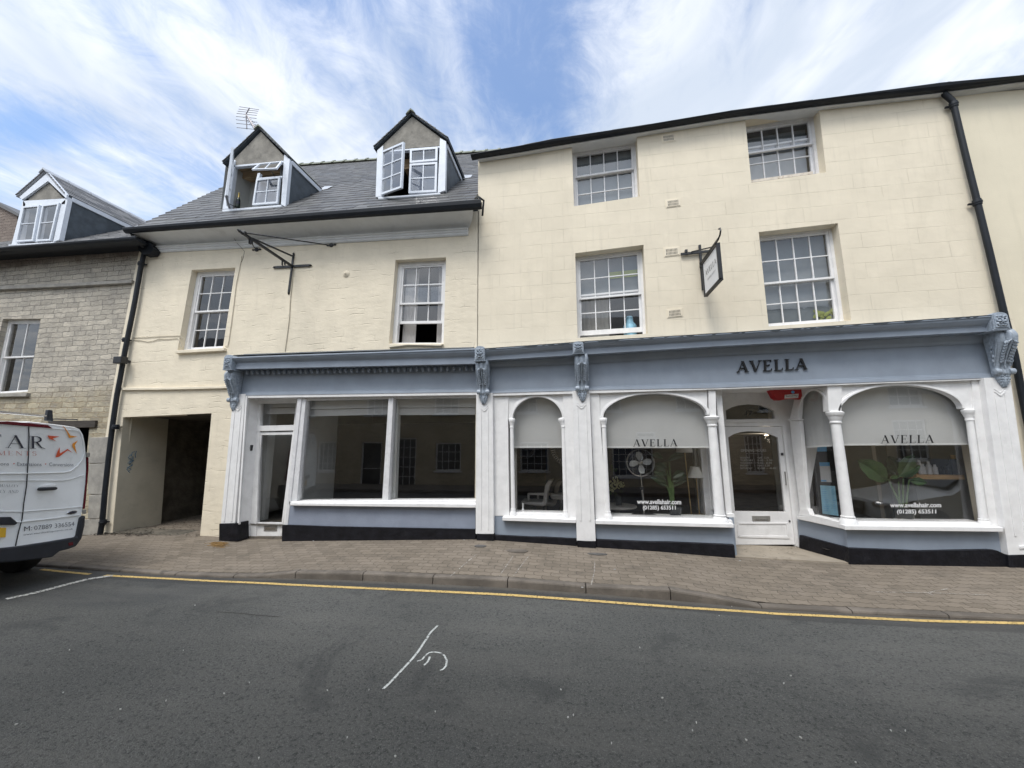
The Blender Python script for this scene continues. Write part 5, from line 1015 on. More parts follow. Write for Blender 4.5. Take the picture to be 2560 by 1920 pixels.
# tall shop
xb0, xb1 = cx(1198, 890, 6.45)+.002, cx(2512, 812, 6.42)
bB_, btB = entab(B, xb0, xb1, corT, corF, corB, boaT, boaB, mouB, beamB)
rl = random.Random(6); mb = MB(); tB = (lambda L: (lambda x: interp(L, x)))(lines(corT, 6.38)); rings = []      # curling lead along the top edge
x = xb0
while x < xb1:
    z = tB(x); h = rl.choice((.003, .004, .006, .016, .022)); w_ = rl.uniform(.01, .03)
    for xx in (x, x+w_): rings.append([(xx, 6.368, z+.006), (xx, 6.374, z-h), (xx, 6.40, z+.004), (xx, 6.60, z+.05)])
    x += w_+rl.uniform(.015, .06)
mb.loft(rings); mb.build('flaked_edge', M['lead'], B)
# ------------------------------------------------------------------ carved consoles
def make_console():
    """origin: top centre of the scroll on the fascia plane; 1 = height of the scroll"""
    mb = MB(); rings = []; n = 22; m = 19
    for i in range(n+1):
        t = i/n; z = -t*.60
        dep = .235*(1-t)**.5+.055+.035*math.sin(t*math.pi*1.0) if t < .82 else None
        dep = interp([(0, .21), (.06, .245), (.15, .262), (.28, .25), (.42, .205), (.56, .150), (.70, .108), (.82, .088), (.90, .098), (.96, .098), (1, .070)], t)
        wd = interp([(0, .112), (.15, .115), (.5, .100), (.78, .092), (.86, .094), (1, .090)], t); r = []
        for j in range(m+1):
            q = -1+2*j/m; ribs = abs(math.cos(q*math.pi*1.5)); d_ = dep*(1-.02)-(.022*(1-ribs)**1.0) - (.03*max(0, abs(q)-.88)/.12)
            r.append((q*wd, -d_, z))
        rings.append([(-wd, 0, z)]+r+[(wd, 0, z)])
    mb.loft(rings, closed=True, caps=True, smooth=True)
    # side scrolls
    for s in (-1, 1):
        for k in range(3):
            pts = []; 
            for i in range(14):
                a = i/13*math.pi*2.2; rr = .075*(1-i/18)-.012*k; pts.append((s*.113, -.15+rr*math.cos(a+1.2)*.8, -.14+rr*math.sin(a+1.2)*1.1))
        mb.tube(pts, .007, 5); mb.tube([(s*.112, -.20, -.06), (s*.112, -.17, -.22), (s*.102, -.11, -.36), (s*.096, -.07, -.47)], .008, 5); mb.tube([(s*.112, -.10, -.05), (s*.11, -.09, -.22), (s*.10, -.05, -.36)], .006, 5)
        for k in range(5): mb.ell((s*.108, -.08-.015*(k % 2), -.16-.06*k), .014, .02, .026, 6, 4)
    # acanthus leaves on the lower front: two columns of curling lobes and a rib
    rl = random.Random(12)
    for k in range(8):
        t = .30+.055*k; dep = interp([(0, .21), (.15, .262), (.28, .25), (.42, .205), (.56, .150), (.70, .108), (.82, .088)], t)
        for s in (-1, 1):
            xx = .052-.002*k; mb.ell((s*xx, -dep-.004, -t*.60), .026, .016, .020, 7, 5, Matrix.Rotation(s*.7, 3, 'Y')); mb.ell((s*(xx+.018), -dep-.008, -t*.60-.012), .011, .012, .014, 6, 4); mb.tube([(s*(xx-.03), -dep-.004, -t*.6+.02), (s*(xx-.012), -dep-.018, -t*.6+.012), (s*xx, -dep-.016, -t*.6-.008)], .005, 4)
    mb.tube([(0, -.256, -.165), (0, -.21, -.25), (0, -.155, -.34), (0, -.112, -.42), (0, -.10, -.5)], .010, 6)
    mb.tube([(-.05, -.245, -.20), (-.02, -.262, -.165), (0, -.268, -.15), (.02, -.262, -.165), (.05, -.245, -.20)], .009, 6)
    for s in (-1, 1):
        mb.lathe((s*.045, -.075, -.545), (s*.118, -.075, -.545), [(0, .02), (.05, .040), (.5, .043), (.9, .040), (1, .02)], 14)
    # pendant leaf
    for z, w_, d_ in ((-.60, .075, .05), (-.635, .075, .05), (-.67, .060, .045), (-.70, .045, .038), (-.725, .028, .03)):
        for s in (-1, -.33, .33, 1): mb.ell((s*w_*.72, -.03, z), w_*.36, d_, .030, 7, 5)
    mb.ell((0, -.035, -.66), .016, .045, .09, 6, 6)
    return mb
def make_mask_block():
    """rounded block carrying a carved mask, origin: bottom centre of its front"""
    mb = MB(); w_, h = .088, .25; ring = [(-w_, 0), (w_, 0)]+[(w_*math.cos(math.radians(a)), h-.055+.055*math.sin(math.radians(a))) for a in range(0, 181, 15)]
    mb.loft([[(x, 0.0, z) for x, z in ring], [(x, .34, z) for x, z in ring]]); mb.loft([[(x*.84, -.012, .022+(z-.0)*.86) for x, z in ring], [(x*.84, .001, .022+z*.86) for x, z in ring]])
    mb.loft([[(x*1.04, .03, z*1.02) for x, z in ring], [(x*1.04, .34, z*1.02) for x, z in ring]]); mb.box(-w_-.012, w_+.012, .006, .34, -.018, -.0005)
    fz = -.016
    for s in (-1, 1):
        mb.ell((s*.026, fz, .160), .022, .018, .010, 7, 5, Matrix.Rotation(s*.35, 3, 'Y')); mb.ell((s*.028, fz-.004, .112), .020, .020, .018, 8, 6); mb.ell((s*.052, fz, .135), .012, .014, .035, 7, 5); mb.ell((s*.048, fz, .075), .016, .014, .020, 7, 5); mb.ell((s*.016, fz-.004, .078), .014, .015, .009, 7, 5)
        mb.ell((s*.045, fz, .185), .016, .013, .012, 6, 4); mb.ell((s*.03, fz, .048), .022, .013, .009, 7, 5, Matrix.Rotation(-s*.3, 3, 'Y'))
    mb.ell((0, fz-.01, .120), .010, .022, .032, 8, 6); mb.ell((0, fz-.012, .100), .015, .018, .010, 8, 5); mb.ell((0, fz, .19), .02, .014, .016, 7, 5); mb.ell((0, fz, .055), .02, .016, .014, 7, 5)
    return mb
con_me, blk_me = None, None
def put(parent, name, mb, mat_, loc, scale, rotz=0, me=None):
    if me is None: ob = mb.build(name, mat_, None)
    else: ob = bpy.data.objects.new(name, me); COL.objects.link(ob)
    ob.parent = parent; ob.location = Vector(loc)-ORI[parent.name]; ob.scale = scale; ob.rotation_euler.z = rotz; ORI[ob.name] = Vector(loc); return ob
for k, (prt, tx, ty, by, blk_c, blk_t, blk_b, wpx) in enumerate((
        (A, 590, 930, 1026, 569.5, 887, 922, 1.0), (B, 1206, 904, 1010, 1199, 865, 900, 1.0), (B, 1450, 889, 1003.6, 1446.5, 853, 882, 1.0), (B, 2501, 830, 968, 2521.5, 779, 821, 1.12))):
    zt_, zb_ = P(tx, ty, YF-.2).z, P(tx, by, YF-.04).z; zt_ += .03; s = (zt_-zb_)/.745; cxx = {0: P(583, 1003, YF-.07).x, 1: P(1209.5, 985, YF-.07).x, 2: P(1455.5, 976, YF-.07).x, 3: P(2501, 925, YF-.07).x}[k]
    c = put(prt, 'console_bracket', make_console() if con_me is None else None, M['blue_carved'], (cxx, YF-.002-(.012 if k == 0 else .045), zt_), (wpx*.98, .93, s), 0, con_me)
    if con_me is None: con_me = c.data
    bz0, bz1 = P(blk_c, blk_b, 6.37).z, P(blk_c, blk_t, 6.37).z; sz = (bz1-bz0)/.25
    b = put(prt, 'mask_block', make_mask_block() if blk_me is None else None, M['blue_carved'], (P(blk_c, 900, 6.37).x, 6.37, bz0), (1.0 if k < 3 else 1.1, 1, sz), 0, blk_me)
    if blk_me is None: blk_me = b.data
# ------------------------------------------------------------------ pilasters
def pilaster(parent, tl, tr, br, bl, Y, back, pan, panbottom=.08, mat_=None):
    q = Quad(tl, tr, br, bl, Y); mb = MB(); q.box(mb, 0, 1, 0, 1, Y, back); o = mb.build('pilaster', mat_ or M['white'], parent, .004)
    mb = MB(); u0, u1, v0, v1 = pan
    for a, b, c, d in ((u0, u0+.07, v0, v1), (u1-.07, u1, v0, v1)): q.box(mb, a, b, c, d, Y-.010, Y)
    pts = [(u0+(u1-u0)*i/8, v1+.012*math.cos(i/8*math.pi*2)) for i in range(9)]
    for (a, b), (c, d) in zip(pts, pts[1:]): mb.loft([[q(a, b, y), q(c, d, y), q(c, d+.010, y), q(a, b+.010, y)] for y in (Y-.010, Y)]); mb.loft([[q(a, b+.018, y), q(c, d+.018, y), q(c, d+.024, y), q(a, b+.024, y)] for y in (Y-.007, Y)])
    mb.build('panel_moulding', mat_ or M['white'], o, .002); return q
YPil = 6.66
pilaster(A, (583, 985), (613.5, 985), zf_(258, 1392), zf_(152, 1392), YPil, W+.02, (.22, .80, .02, .875))
mb = MB(); mb.prism([P(*p, YPil-.03) for p in (zf_(140, 1390), zf_(275, 1386), zf_(277, 1520), zf_(138, 1520))], (0, .27, 0)); mb.build('plinth', M['blackp'], A, .008)
pilaster(B, (1190.5, 984), (1231.5, 982), (1234.5, 1335), (1189, 1335), YPil-.02, W+.02, (.26, .74, .03, .875))
pilaster(B, (1431, 978), (1474, 976), (1489.5, 1353), (1442, 1353), YPil-.03, W+.02, (.22, .78, .13, .885))
pilaster(B, (2460, 945), (2526, 942), (2590, 1386), (2522, 1388), YPil-.03, W+.05, (.30, .74, .10, .90))
mb = MB(); mb.pp([(2522, 1388), (2610, 1386), (2612, 1424), (2524, 1420)], YPil-.04, .28); mb.build('plinth', M['blackp'], B, .008)
mb = MB(); mb.pp([(2590, 1360), (2550, 1366), (2551, 1372), (2592, 1367)], YPil-.045, .02); mb.build('panel_bead', M['white'], B)
mb = MB(); mb.pp([zg(88, 1423), zg(206, 1430), zg(206, 1478), zg(86, 1470)], YPil-.035, .28); mb.build('plinth', M['blackp'], B, .008); mb = MB(); mb.pp([zg(782, 1470), zg(912, 1478), zg(914, 1530), zg(784, 1520)], YPil-.045, .28); mb.build('plinth', M['blackp'], B, .008)
# ------------------------------------------------------------------ low shop: door, transom, windows
YG = 6.80
mb = MB()                                                            # white reveal beside the door, with its bead
mb.add([P(613, 990, YPil+.04), P(590, 1340, YPil+.04), P(625, 1347, 6.935), P(647, 998, 6.935)], [(0, 1, 2, 3)])
q0, q1 = P(614, 990, YPil), P(593, 1311, YPil); mb.prism([q0, q1, q1+Vector((.035, 0, 0)), q0+Vector((.035, 0, 0))], (0, .04, 0))
mb.build('door_reveal', M['white'], A)
YD = 6.93
frp = lambda *pts: [P(*p, YD) for p in pts]
mb = MB()
for poly in ([(628, 985), (652, 985), (640, 1345), (614, 1345)], [(618, 985), (760, 985), (760, 1006), (618, 1010)], [(618, 1065.5), (745, 1062), (744, 1076), (616, 1079)], [(742, 985), (765, 985), (722, 1345), (704, 1345)]): mb.prism([P(*p, YD-(.004 if poly[0][0] == 618 else 0)) for p in poly], (0, .09, 0))
mb.build('door_frame', M['white'], A, .004)
mb = MB(); mb.prism([P(*p, YD+.05) for p in [(651, 1006), (745, 1003), (738, 1068), (643, 1070)]], (0, .003, 0)); tw = mb.build('transom_window', M['glass'], A)
mb = MB()
for y0, y1 in ((1007, 1020), (1021.5, 1036.5)): mb.prism([P(*p, YD+.16) for p in [(640, y0), (760, y0-3), (760, y1-3), (640, y1)]], (0, .01, 0))
mb.build('roman_blind', M['blind'], tw)
dq = Quad((642.5, 1081), (736, 1079), (703.5, 1340), (625.5, 1339.5), YD+.02); mb = MB(); dq.box(mb, 0, .125, 0, 1, YD+.02, YD+.06); dq.box(mb, .955, 1, 0, 1, YD+.02, YD+.06); dq.box(mb, .125, .955, .972, 1, YD+.02, YD+.06); dq.box(mb, .125, .955, 0, .125, YD+.02, YD+.06); door = mb.build('door', M['white'], A, .004)
mb = MB(); dq.face(mb, .125, .955, .125, .972, YD+.04); mb.build('pane', M['glass1'], door)
mb = MB(); dq.box(mb, .43, .84, .045, .095, YD+.012, YD+.02); mb.build('letter_plate', M['satin'], door, .002); mb = MB(); dq.box(mb, .47, .80, .058, .082, YD+.009, YD+.012); mb.build('letter_flap', M['chrome'], door)
mb = MB(); mb.prism([P(*p, YD-.03) for p in [(618, 1341), (704, 1342.5), (703, 1348), (616, 1346)]], (0, .16, 0)); mb.build('threshold', M['kerb'], A)
# key safe on the reveal
kc = (P(621.5, 1120, 6.88)+P(635, 1120, 6.88))/2; kt = thing('key_safe', tuple(kc), 'small black key safe with grey keypad on the white door reveal', 'key safe')
mb = MB(); mb.box(kc.x-.045, kc.x+.03, 6.84, 6.90, kc.z-.055, kc.z+.06); mb.build('housing', M['iron'], kt, .008, 2); mb = MB(); mb.box(kc.x-.028, kc.x+.018, 6.833, 6.84, kc.z-.02, kc.z+.03); mb.build('keypad', M['satin'], kt)
# display windows
post = M['white_old']; mb = MB()
def pz(mb, pts, Y, d): mb.prism([P(*p, Y) for p in pts], (0, d, 0))
pz(mb, [zf_(722, 458), zf_(752, 458), zf_(670, 1228), zf_(648, 1400), zf_(628, 1405)], 6.72, .30)
pz(mb, [zf_(752, 458), zf_(785, 458), zf_(716, 1222), zf_(672, 1222)], 6.74, .14)
pz(mb, [zf_(1396, 452), zf_(1432, 451), zf_(1390, 1235), zf_(1347, 1232)], 6.74, .14)
pz(mb, [zf_(752, 452), zf_(2045, 430), zf_(2045, 455), zf_(1396, 463), zf_(752, 478)], 6.76, .12)
wf = mb.build('shop_window', post, A, .004)
mb = MB(); pz(mb, [zf_(655, 1224), zf_(1390, 1218), zf_(2042, 1216), zf_(2042, 1250), zf_(1390, 1252), zf_(660, 1254)], 6.72, .28); mb.prism([P(*p, 6.64) for p in (zf_(664, 1236), zf_(2042, 1244), zf_(2042, 1273), zf_(664, 1256))], (0, .085, 0)); mb.build('sill', M['white'], wf, .006)
mb = MB(); pz(mb, [zf_(740, 470), zf_(1400, 458), zf_(1360, 1228), zf_(665, 1222)], 6.83, .004); mb.build('pane', M['glass'], wf); mb = MB(); pz(mb, [zf_(1405, 458), zf_(2050, 450), zf_(2050, 1228), zf_(1370, 1225)], 6.83, .004); mb.build('pane', M['glass'], wf)
mb = MB()
for pts in ([(785, 470), (1395, 460), (1393, 528), (783, 545)], [(783, 548), (1392, 532), (1390, 580), (781, 597)]): pz(mb, [zf_(*p) for p in pts], 6.93 if pts[0][1] < 500 else 6.95, .012)
mb.build('roman_blind', M['blind'], wf); mb = MB()
for pts in ([(1420, 460), (2060, 455), (2060, 528), (1418, 532)], [(1418, 536), (2060, 532), (2060, 582), (1416, 586)]): pz(mb, [zf_(*p) for p in pts], 6.93 if pts[0][1] < 500 else 6.95, .012)
mb.build('roman_blind', M['blind'], wf)
mb = MB(); pz(mb, [zf_(655, 1256), zf_(2040, 1272), zf_(2037, 1445), zf_(645, 1445)], 6.73, .1); mb.build('stallriser', M['blue_old'], A)
mb = MB(); pz(mb, [zf_(608, 1402), zf_(640, 1400), zf_(1000, 1413), zf_(1500, 1422), zf_(2040, 1432), zf_(2040, 1525), zf_(1500, 1530), zf_(1100, 1533), zf_(606, 1528)], 6.68, .16); mb.build('plinth', M['blackp'], A, .012, 2)
# bare room of the empty shop
xs0, xs1, zc1 = -6.9, XJ-.02, P(900, 985, 6.9).z+.05
mb = MB(); zfl = -1.55
mb.add([(x, y, z) for z in (zfl, zc1+.25) for x, y in ((xs0, 7.10), (xs1, 6.92), (xs1, 12.5), (xs0, 12.5))], [(1, 2, 6, 5), (2, 3, 7, 6), (3, 0, 4, 7)]); mb.build('room', M['room'], A)
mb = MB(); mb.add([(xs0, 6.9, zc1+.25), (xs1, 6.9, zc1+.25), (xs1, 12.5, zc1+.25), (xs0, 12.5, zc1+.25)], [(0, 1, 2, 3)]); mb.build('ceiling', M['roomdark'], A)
mb = MB(); mb.add([(xs0, 6.9, zfl), (xs1, 6.9, zfl), (xs1, 12.5, zfl), (xs0, 12.5, zfl)], [(0, 1, 2, 3)]); mb.build('room_floor', M['floor'], A)
mb = MB(); a, b = P(*zf_(800, 600), 7.0), P(*zf_(745, 1210), 7.0); mb.box(P(*zf_(735, 900), 7.0).x-.05, P(*zf_(735, 900), 7.0).x+.0, 6.88, 8.2, -1.5, zc1); mb.box(P(*zf_(1468, 900), 6.98).x-.07, P(*zf_(1468, 900), 6.98).x, 6.90, 7.02, -1.5, zc1+.1); mb.box(P(*zf_(560, 900), 7.35).x-.25, P(*zf_(530, 900), 7.35).x, 7.2, 7.4, -1.55, zc1); mb.build('partition', M['salonlight'], A)
mb = MB(); mb.box(xs0, xs1, 9.5, 9.6, -1.55, zc1-.5); mb.build('rear_wall', M['roomdark'], A)
# ------------------------------------------------------------------ columns
def column(parent, cap_top, cap_bot, base_top, base_bot, Y, r, mat_=None, name='column', half=False):
    """each argument a pixel on the axis; r the shaft radius"""
    a, b, c, d = [P(*p, Y) for p in (cap_top, cap_bot, base_top, base_bot)]
    mb = MB(); mb.lathe(c, b, [(0, r*1.05), (.05, r), (.6, r*.96), (.97, r*.88), (1, r*.88)], 20); o = mb.build(name, mat_ or M['white'], parent)
    mb = MB(); mb.lathe(b, a, [(0, r*.88), (.02, r*1.05), (.10, r*1.10), (.16, r*.98), (.30, r*1.0), (.42, r*1.22), (.55, r*1.25), (.60, r*1.38), (.70, r*1.52), (.88, r*1.62), (.93, r*1.5), (1, r*1.2)], 20); mb.build('capital', mat_ or M['white'], o)
    mb = MB(); mb.lathe(d, c, [(0, r*1.72), (.12, r*1.75), (.22, r*1.66), (.34, r*1.62), (.48, r*1.5), (.62, r*1.32), (.72, r*1.15), (.8, r*1.22), (.88, r*1.22), (.92, r*1.06), (1, r*1.04)], 20); mb.build('base', mat_ or M['white'], o); return o
def arched(parent, gl, gr, springl, springr, ax, ay, topl, topr, botl, botr, Y, name='shop_window', outl=None, outr=None, mould=.035, n=24):
    """arched light: spandrels above the curve, a raised moulding round it, pane behind"""
    A_ = arch(springl[0], springr[0], springl[1], springr[1], ay, n)
    top = [(x, topl[1]+(topr[1]-topl[1])*(x-topl[0])/(topr[0]-topl[0])) for x, y in A_]
    mb = MB(); strip(mb, top, A_, Y, .07)
    if outl: strip(mb, [(outl, topl[1]), A_[0]][0:1]+[(A_[0][0], top[0][1])], [(outl, A_[0][1]), A_[0]], Y, .07)
    if outr: strip(mb, [(A_[-1][0], top[-1][1]), (outr, topr[1])], [A_[-1], (outr, A_[-1][1])], Y, .07)
    o = mb.build(name, M['white'], parent)
    c = P((springl[0]+springr[0])/2, (springl[1]+springr[1])/2, Y); mb = MB(); pts = [P(x, y, Y) for x, y in A_]
    for off, y0, y1 in ((mould, Y-.03, Y+.0), (mould*1.7, Y-.012, Y+.0)):
        outp = [p+(p-c).normalized()*off for p in pts]
        for i in range(n): mb.loft([[Vector((q.x, yy, q.z)) for q in (pts[i], pts[i+1], outp[i+1], outp[i])] for yy in (y0, y1)])
    mb.build('arch_moulding', M['white'], o, .004)
    return o, A_
YW = 6.74; YGl = 6.84
def pane_under(parent, A_, bl, br, Y, name='pane'):
    mb = MB(); mb.prism([P(*p, Y) for p in [bl]+A_+[br]], (0, .005, 0)); return mb.build(name, M['glass'], parent)
def blind(parent, l, r, top, bot, Y):
    mb = MB(); pz(mb, [(l, top), (r, top), (r, bot[1]), (l, bot[0])], Y, .004); o = mb.build('roller_blind', M['blind'], parent); mb = MB(); pz(mb, [(l, bot[0]-3.5), (r, bot[1]-3.5), (r, bot[1]+1), (l, bot[0]+1)], Y-.006, .016); mb.build('blind_bar', M['blindbar'], o); return o
# narrow arched window
w1, A1_ = arched(B, 1281, 1406, (1282, 1049), (1405.5, 1047), 1344, 992.5, (1270, 988), (1418, 983), 0, 0, YW, outl=1271, outr=1418)
pane_under(w1, A1_, (1284, 1283), (1412, 1284), YGl); blind(w1, 1278, 1412, 985, (1119, 1118.5), YGl+.06)
mb = MB(); pz(mb, [z3(330, 885), z3(585, 880), (1270, 1050), (1273, 1290), (1236, 1290)], YW-.02, .12); pz(mb, [z3(1450, 860), z3(1605, 855), (1441, 1303), (1420, 1300), (1409.5, 1050)], YW-.02, .12); mb.build('flat_pier', M['white'], B, .004)
column(w1, (1280, 1045.5), (1279.5, 1070), (1283, 1269), (1283, 1293), YW-.005, .036); column(w1, (1402.5, 1044.5), (1408, 1069), (1414, 1273), (1415, 1298), YW-.005, .036)
mb = MB(); pz(mb, [(1262, 1281), (1440, 1285), (1440, 1296), (1256, 1290)], YW+.0, .30); mb.prism([P(*p, 6.62) for p in (zg(265, 1306), zg(775, 1324), zg(775, 1350), zg(265, 1333))], (0, .14, 0)); mb.build('sill', M['white'], w1, .006)
mb = MB(); pz(mb, [(1236, 1290), (1440, 1300), (1443, 1356), (1236, 1350)], YW-.015, .1); mb.build('stallriser', M['blue'], B)
mb = MB(); pz(mb, [zg(208, 1432), zg(465, 1445), zg(550, 1446), zg(780, 1458), zg(780, 1525), zg(470, 1510), zg(208, 1488)], 6.67, .16); mb.build('plinth', M['blackp'], B, .012, 2)
# wide arched window by the door
w2, A2_ = arched(B, 0, 0, (1508, 1044), (1766, 1037), 1637, 984.5, (1499, 982), (1790, 973), 0, 0, YW, outl=1500, outr=1768)
pane_under(w2, A2_, (1512, 1300), (1800, 1302), YGl); blind(w2, 1500, 1776, 980, (1119, 1119), YGl+.06)
mb = MB(); pz(mb, [z3(1880, 850), z3(2035, 845), (1501, 1050), (1518, 1305), (1489, 1301)], YW-.02, .12); mb.build('flat_pier', M['white'], B, .004)
column(w2, (1508, 1044.5), (1509.5, 1069), (1519, 1276), (1521, 1299), YW-.005, .040)
mb = MB(); pz(mb, [zg(1690, 430), zg(1740, 428), zg(1745, 612), zg(1700, 612)], YW-.03, .14); mb.build('corner_post', M['white'], w2, .004)
column(w2, (1778.5, 1040), (1780.5, 1066), (1799, 1284), (1801, 1310), YW+.02, .074)
mb = MB(); pz(mb, [(1500, 1293), (1830, 1300), (1834, 1312), (1492, 1303)], YW+.0, .30); mb.prism([P(*p, 6.62) for p in (zg(910, 1330), zg(1867, 1355), zg(1867, 1383), zg(910, 1357))], (0, .14, 0)); mb.build('sill', M['white'], w2, .006)
mb = MB(); pz(mb, [(1489, 1308), (1833, 1317), (1836, 1370), (1491, 1360)], YW-.015, .1); mb.build('stallriser', M['blue'], B)
mb = MB(); pz(mb, [zg(914, 1463), zg(1300, 1480), zg(1400, 1480), zg(1870, 1500), zg(1880, 1606), zg(1300, 1562), zg(914, 1540)], 6.66, .16); mb.build('plinth', M['blackp'], B, .012, 2)
# bay front on the right
w3, A3_ = arched(B, 0, 0, (2098, 1029), (2402, 1022), 2231, 963.5, (2060, 960), (2460, 946), 0, 0, YW, outl=2072, outr=2434)
pane_under(w3, A3_, (2110, 1311), (2450, 1311), YGl); blind(w3, 2080, 2452, 960, (1113, 1111), YGl+.06)
column(w3, (2418, 1022), (2424, 1052), (2458, 1294), (2463, 1318), YW-.005, .046)
mb = MB(); pz(mb, [(2430, 948), (2462, 945), (2503, 1322), (2476, 1322), (2434, 1030)], YW-.02, .14); mb.build('flat_pier', M['white'], B, .004)
CX, CY = P(2118, 1330, YW).x, YW
mb = MB(); pz(mb, [zh(703, 478), zh(792, 474), zh(790, 655), zh(712, 655)], YW-.03, .14); mb.build('corner_post', M['white'], w3, .004)
column(w3, (2086.5, 1028), (2089, 1059), (2119, 1287), (2122, 1316), YW+.02, .074)
mb = MB(); mb.prism([P(*p, 6.62) for p in (zh(815, 1352), zh(1778, 1362), zh(1778, 1391), zh(815, 1379))], (0, .14, 0)); pz(mb, [(2105, 1305), (2470, 1308), (2500, 1322), (2112, 1316)], YW, .3); mb.build('sill', M['white'], w3, .006)
mb = MB(); pz(mb, [(2116, 1322), (2507, 1328), (2512, 1380), (2120, 1378)], YW-.015, .1); mb.build('stallriser', M['blue'], B)
mb = MB(); pz(mb, [zh(838, 1490), zh(1280, 1508), zh(1700, 1500), zh(1740, 1504), zh(1790, 1528), zh(1900, 1534), zh(1900, 1612), zh(1400, 1608), zh(838, 1600)], 6.66, .16); mb.build('plinth', M['blackp'], B, .012, 2)
# splayed side of the bay, running back to the door
c0 = Vector((P(2118, 1330, YW-.0).x-.02, YW+.04, 0)); YB = 7.50; c1 = Vector((P(1997, 1375, YB).x, YB, 0)); sd_ = (c1-c0).normalized(); nrm_ = Vector((-sd_.y, sd_.x, 0))
nrm_ = nrm_ if nrm_.x < 0 else -nrm_
def onside(px, py, off=0.0):
    d = Vector(ray(px, py)); o = c0+nrm_*off; t_ = o.dot(nrm_)/d.dot(nrm_); return d*t_
def sp(mb, pts, off, th): mb.prism([onside(*p, off) for p in pts], nrm_*-th)
mb = MB(); sp(mb, [(2112, 1322), (1993, 1294), (1997, 1345), (2120, 1378)], .0, .08); mb.build('stallriser', M['blue'], B)
mb = MB(); sp(mb, [zh(836, 1490), zh(530, 1408), zh(528, 1506), zh(836, 1606)], .05, .14); mb.build('plinth', M['blackp'], B, .01)
SA = arch(*[2068, 1995, 1030, 1046], 977, 16); SA = [(x, y) for x, y in arch(1995, 2070, 1050, 1030, 976, 16)]
topS = [(x, 968+(2070-x)*.02) for x, y in SA]; mb = MB()
for i in range(16): mb.loft([[onside(*p, .0) for p in (topS[i], topS[i+1], SA[i+1], SA[i])], [onside(*p, -.07) for p in (topS[i], topS[i+1], SA[i+1], SA[i])]])
w4 = mb.build('side_window', M['white'], B)
mb = MB(); pc = [onside(x, y, .02) for x, y in SA]; cc = onside(2032, 1040, .02)
for i in range(16): a, b = pc[i], pc[i+1]; oa, ob_ = a+(a-cc).normalized()*.035, b+(b-cc).normalized()*.035; mb.loft([[a, b, ob_, oa], [p-nrm_*.03 for p in (a, b, ob_, oa)]])
mb.build('arch_moulding', M['white'], w4, .003)
mb = MB(); mb.prism([onside(*p, -.07) for p in [(2022, 1292)]+SA+[(2110, 1312)]], -nrm_*.004); mb.build('pane', M['glass'], w4)
mb = MB(); mb.prism([onside(*p, -.13) for p in [(1985, 965), (2078, 955), (2090, 1114), (2003, 1119)]], -nrm_*.004); o = mb.build('roller_blind', M['blind'], w4); mb = MB(); mb.prism([onside(*p, -.12) for p in [(2003, 1116), (2090, 1111), (2090, 1115.5), (2003, 1120)]], -nrm_*.014); mb.build('blind_bar', M['blindbar'], o)
mb = MB(); sp(mb, [zk(1042, 385), zk(1148, 385), zk(1150, 400), zk(1046, 402)], .03, .1); sp(mb, [zk(1058, 402), zk(1150, 402), zk(1215, 1200), zk(1150, 1200)], .01, .08); sp(mb, [zk(1150, 1200), zk(1222, 1198), zk(1245, 1252), zk(1140, 1262)], .03, .1); sp(mb, [zk(1130, 90), zk(1165, 90), zk(1140, 385), zk(1060, 385)], .005, .08); mb.build('side_pier', M['white'], w4, .004)
mb = MB(); sp(mb, [zk(1128, 1268), zk(1245, 1252), zk(1520, 1320), zk(1595, 1368), zk(1595, 1392), zk(1128, 1290)], .06, .16); mb.build('sill', M['white'], w4, .006)
# left return of the entrance (turned away from the camera) and its glass
xr = P(1834, 1330, 6.9).x-.02; mb = MB(); mb.box(xr-.07, xr, YW+.05, YB, -1.85, -1.2); mb.build('stallriser', M['blue'], B); mb = MB(); mb.box(xr-.09, xr-.0, YW+.1, YW+.16, -1.2, 1.05); mb.box(xr-.09, xr, YB-.08, YB, -1.2, 1.05); mb.box(xr-.1, xr+.02, YW+.05, YB, -1.2, -1.15); mb.build('return_frame', M['white'], B); mb = MB(); mb.box(xr-.05, xr-.045, YW+.16, YB-.08, -1.15, 1.05); mb.build('pane', M['glass'], w2)
# ------------------------------------------------------------------ back wall of the entrance with the door
pk = lambda *pts: [P(*zk(*p), YB) for p in pts]
zt_b = P(1880, 972, YB).z+.05
fan = [zk(*p) for p in ((490, 392), (485, 310), (540, 282), (610, 262), (705, 253), (800, 262), (870, 288), (922, 315), (928, 385))]
doorq = [zk(*p) for p in ((470, 452), (988, 452), (1112, 1525), (565, 1525))]
out = [Vector((xr-.2, YB, zt_b)), Vector((P(2010, 980, YB).x+.4, YB, zt_b)), Vector((P(1999, 1376, YB).x, YB, -1.86)), P(*doorq[2], YB)+Vector((0, 0, -.05)), P(*doorq[1], YB), P(*doorq[0], YB), P(*doorq[3], YB)+Vector((0, 0, -.05)), Vector((xr-.2, YB, -1.86))]
wall('entrance_wall', out, [[P(*p, YB) for p in fan]], M['white'], B, Y=YB, d=.08)
mb = MB(); mb.prism([P(*p, YB+.05) for p in fan], (0, .004, 0)); fl_ = mb.build('fanlight', M['glass'], B)
mb = MB(); mb.prism(pk((455, 400), (985, 395), (985, 412), (455, 418)), (0, -.03, 0)) ; mb.prism(pk((440, 410), (1000, 402), (1000, 414), (440, 424)), (0, -.015, 0)); mb.build('transom_moulding', M['white'], B)
dY = YB+.02; dd = lambda *pts: [P(*zk(*p), dY) for p in pts]
gl_ = [(567, 1220), (507, 553), (560, 522), (630, 504), (720, 497), (810, 503), (890, 525), (955, 557), (1021, 1226)]
leaf = [(472, 456), (986, 456), (1110, 1520), (567, 1520)]
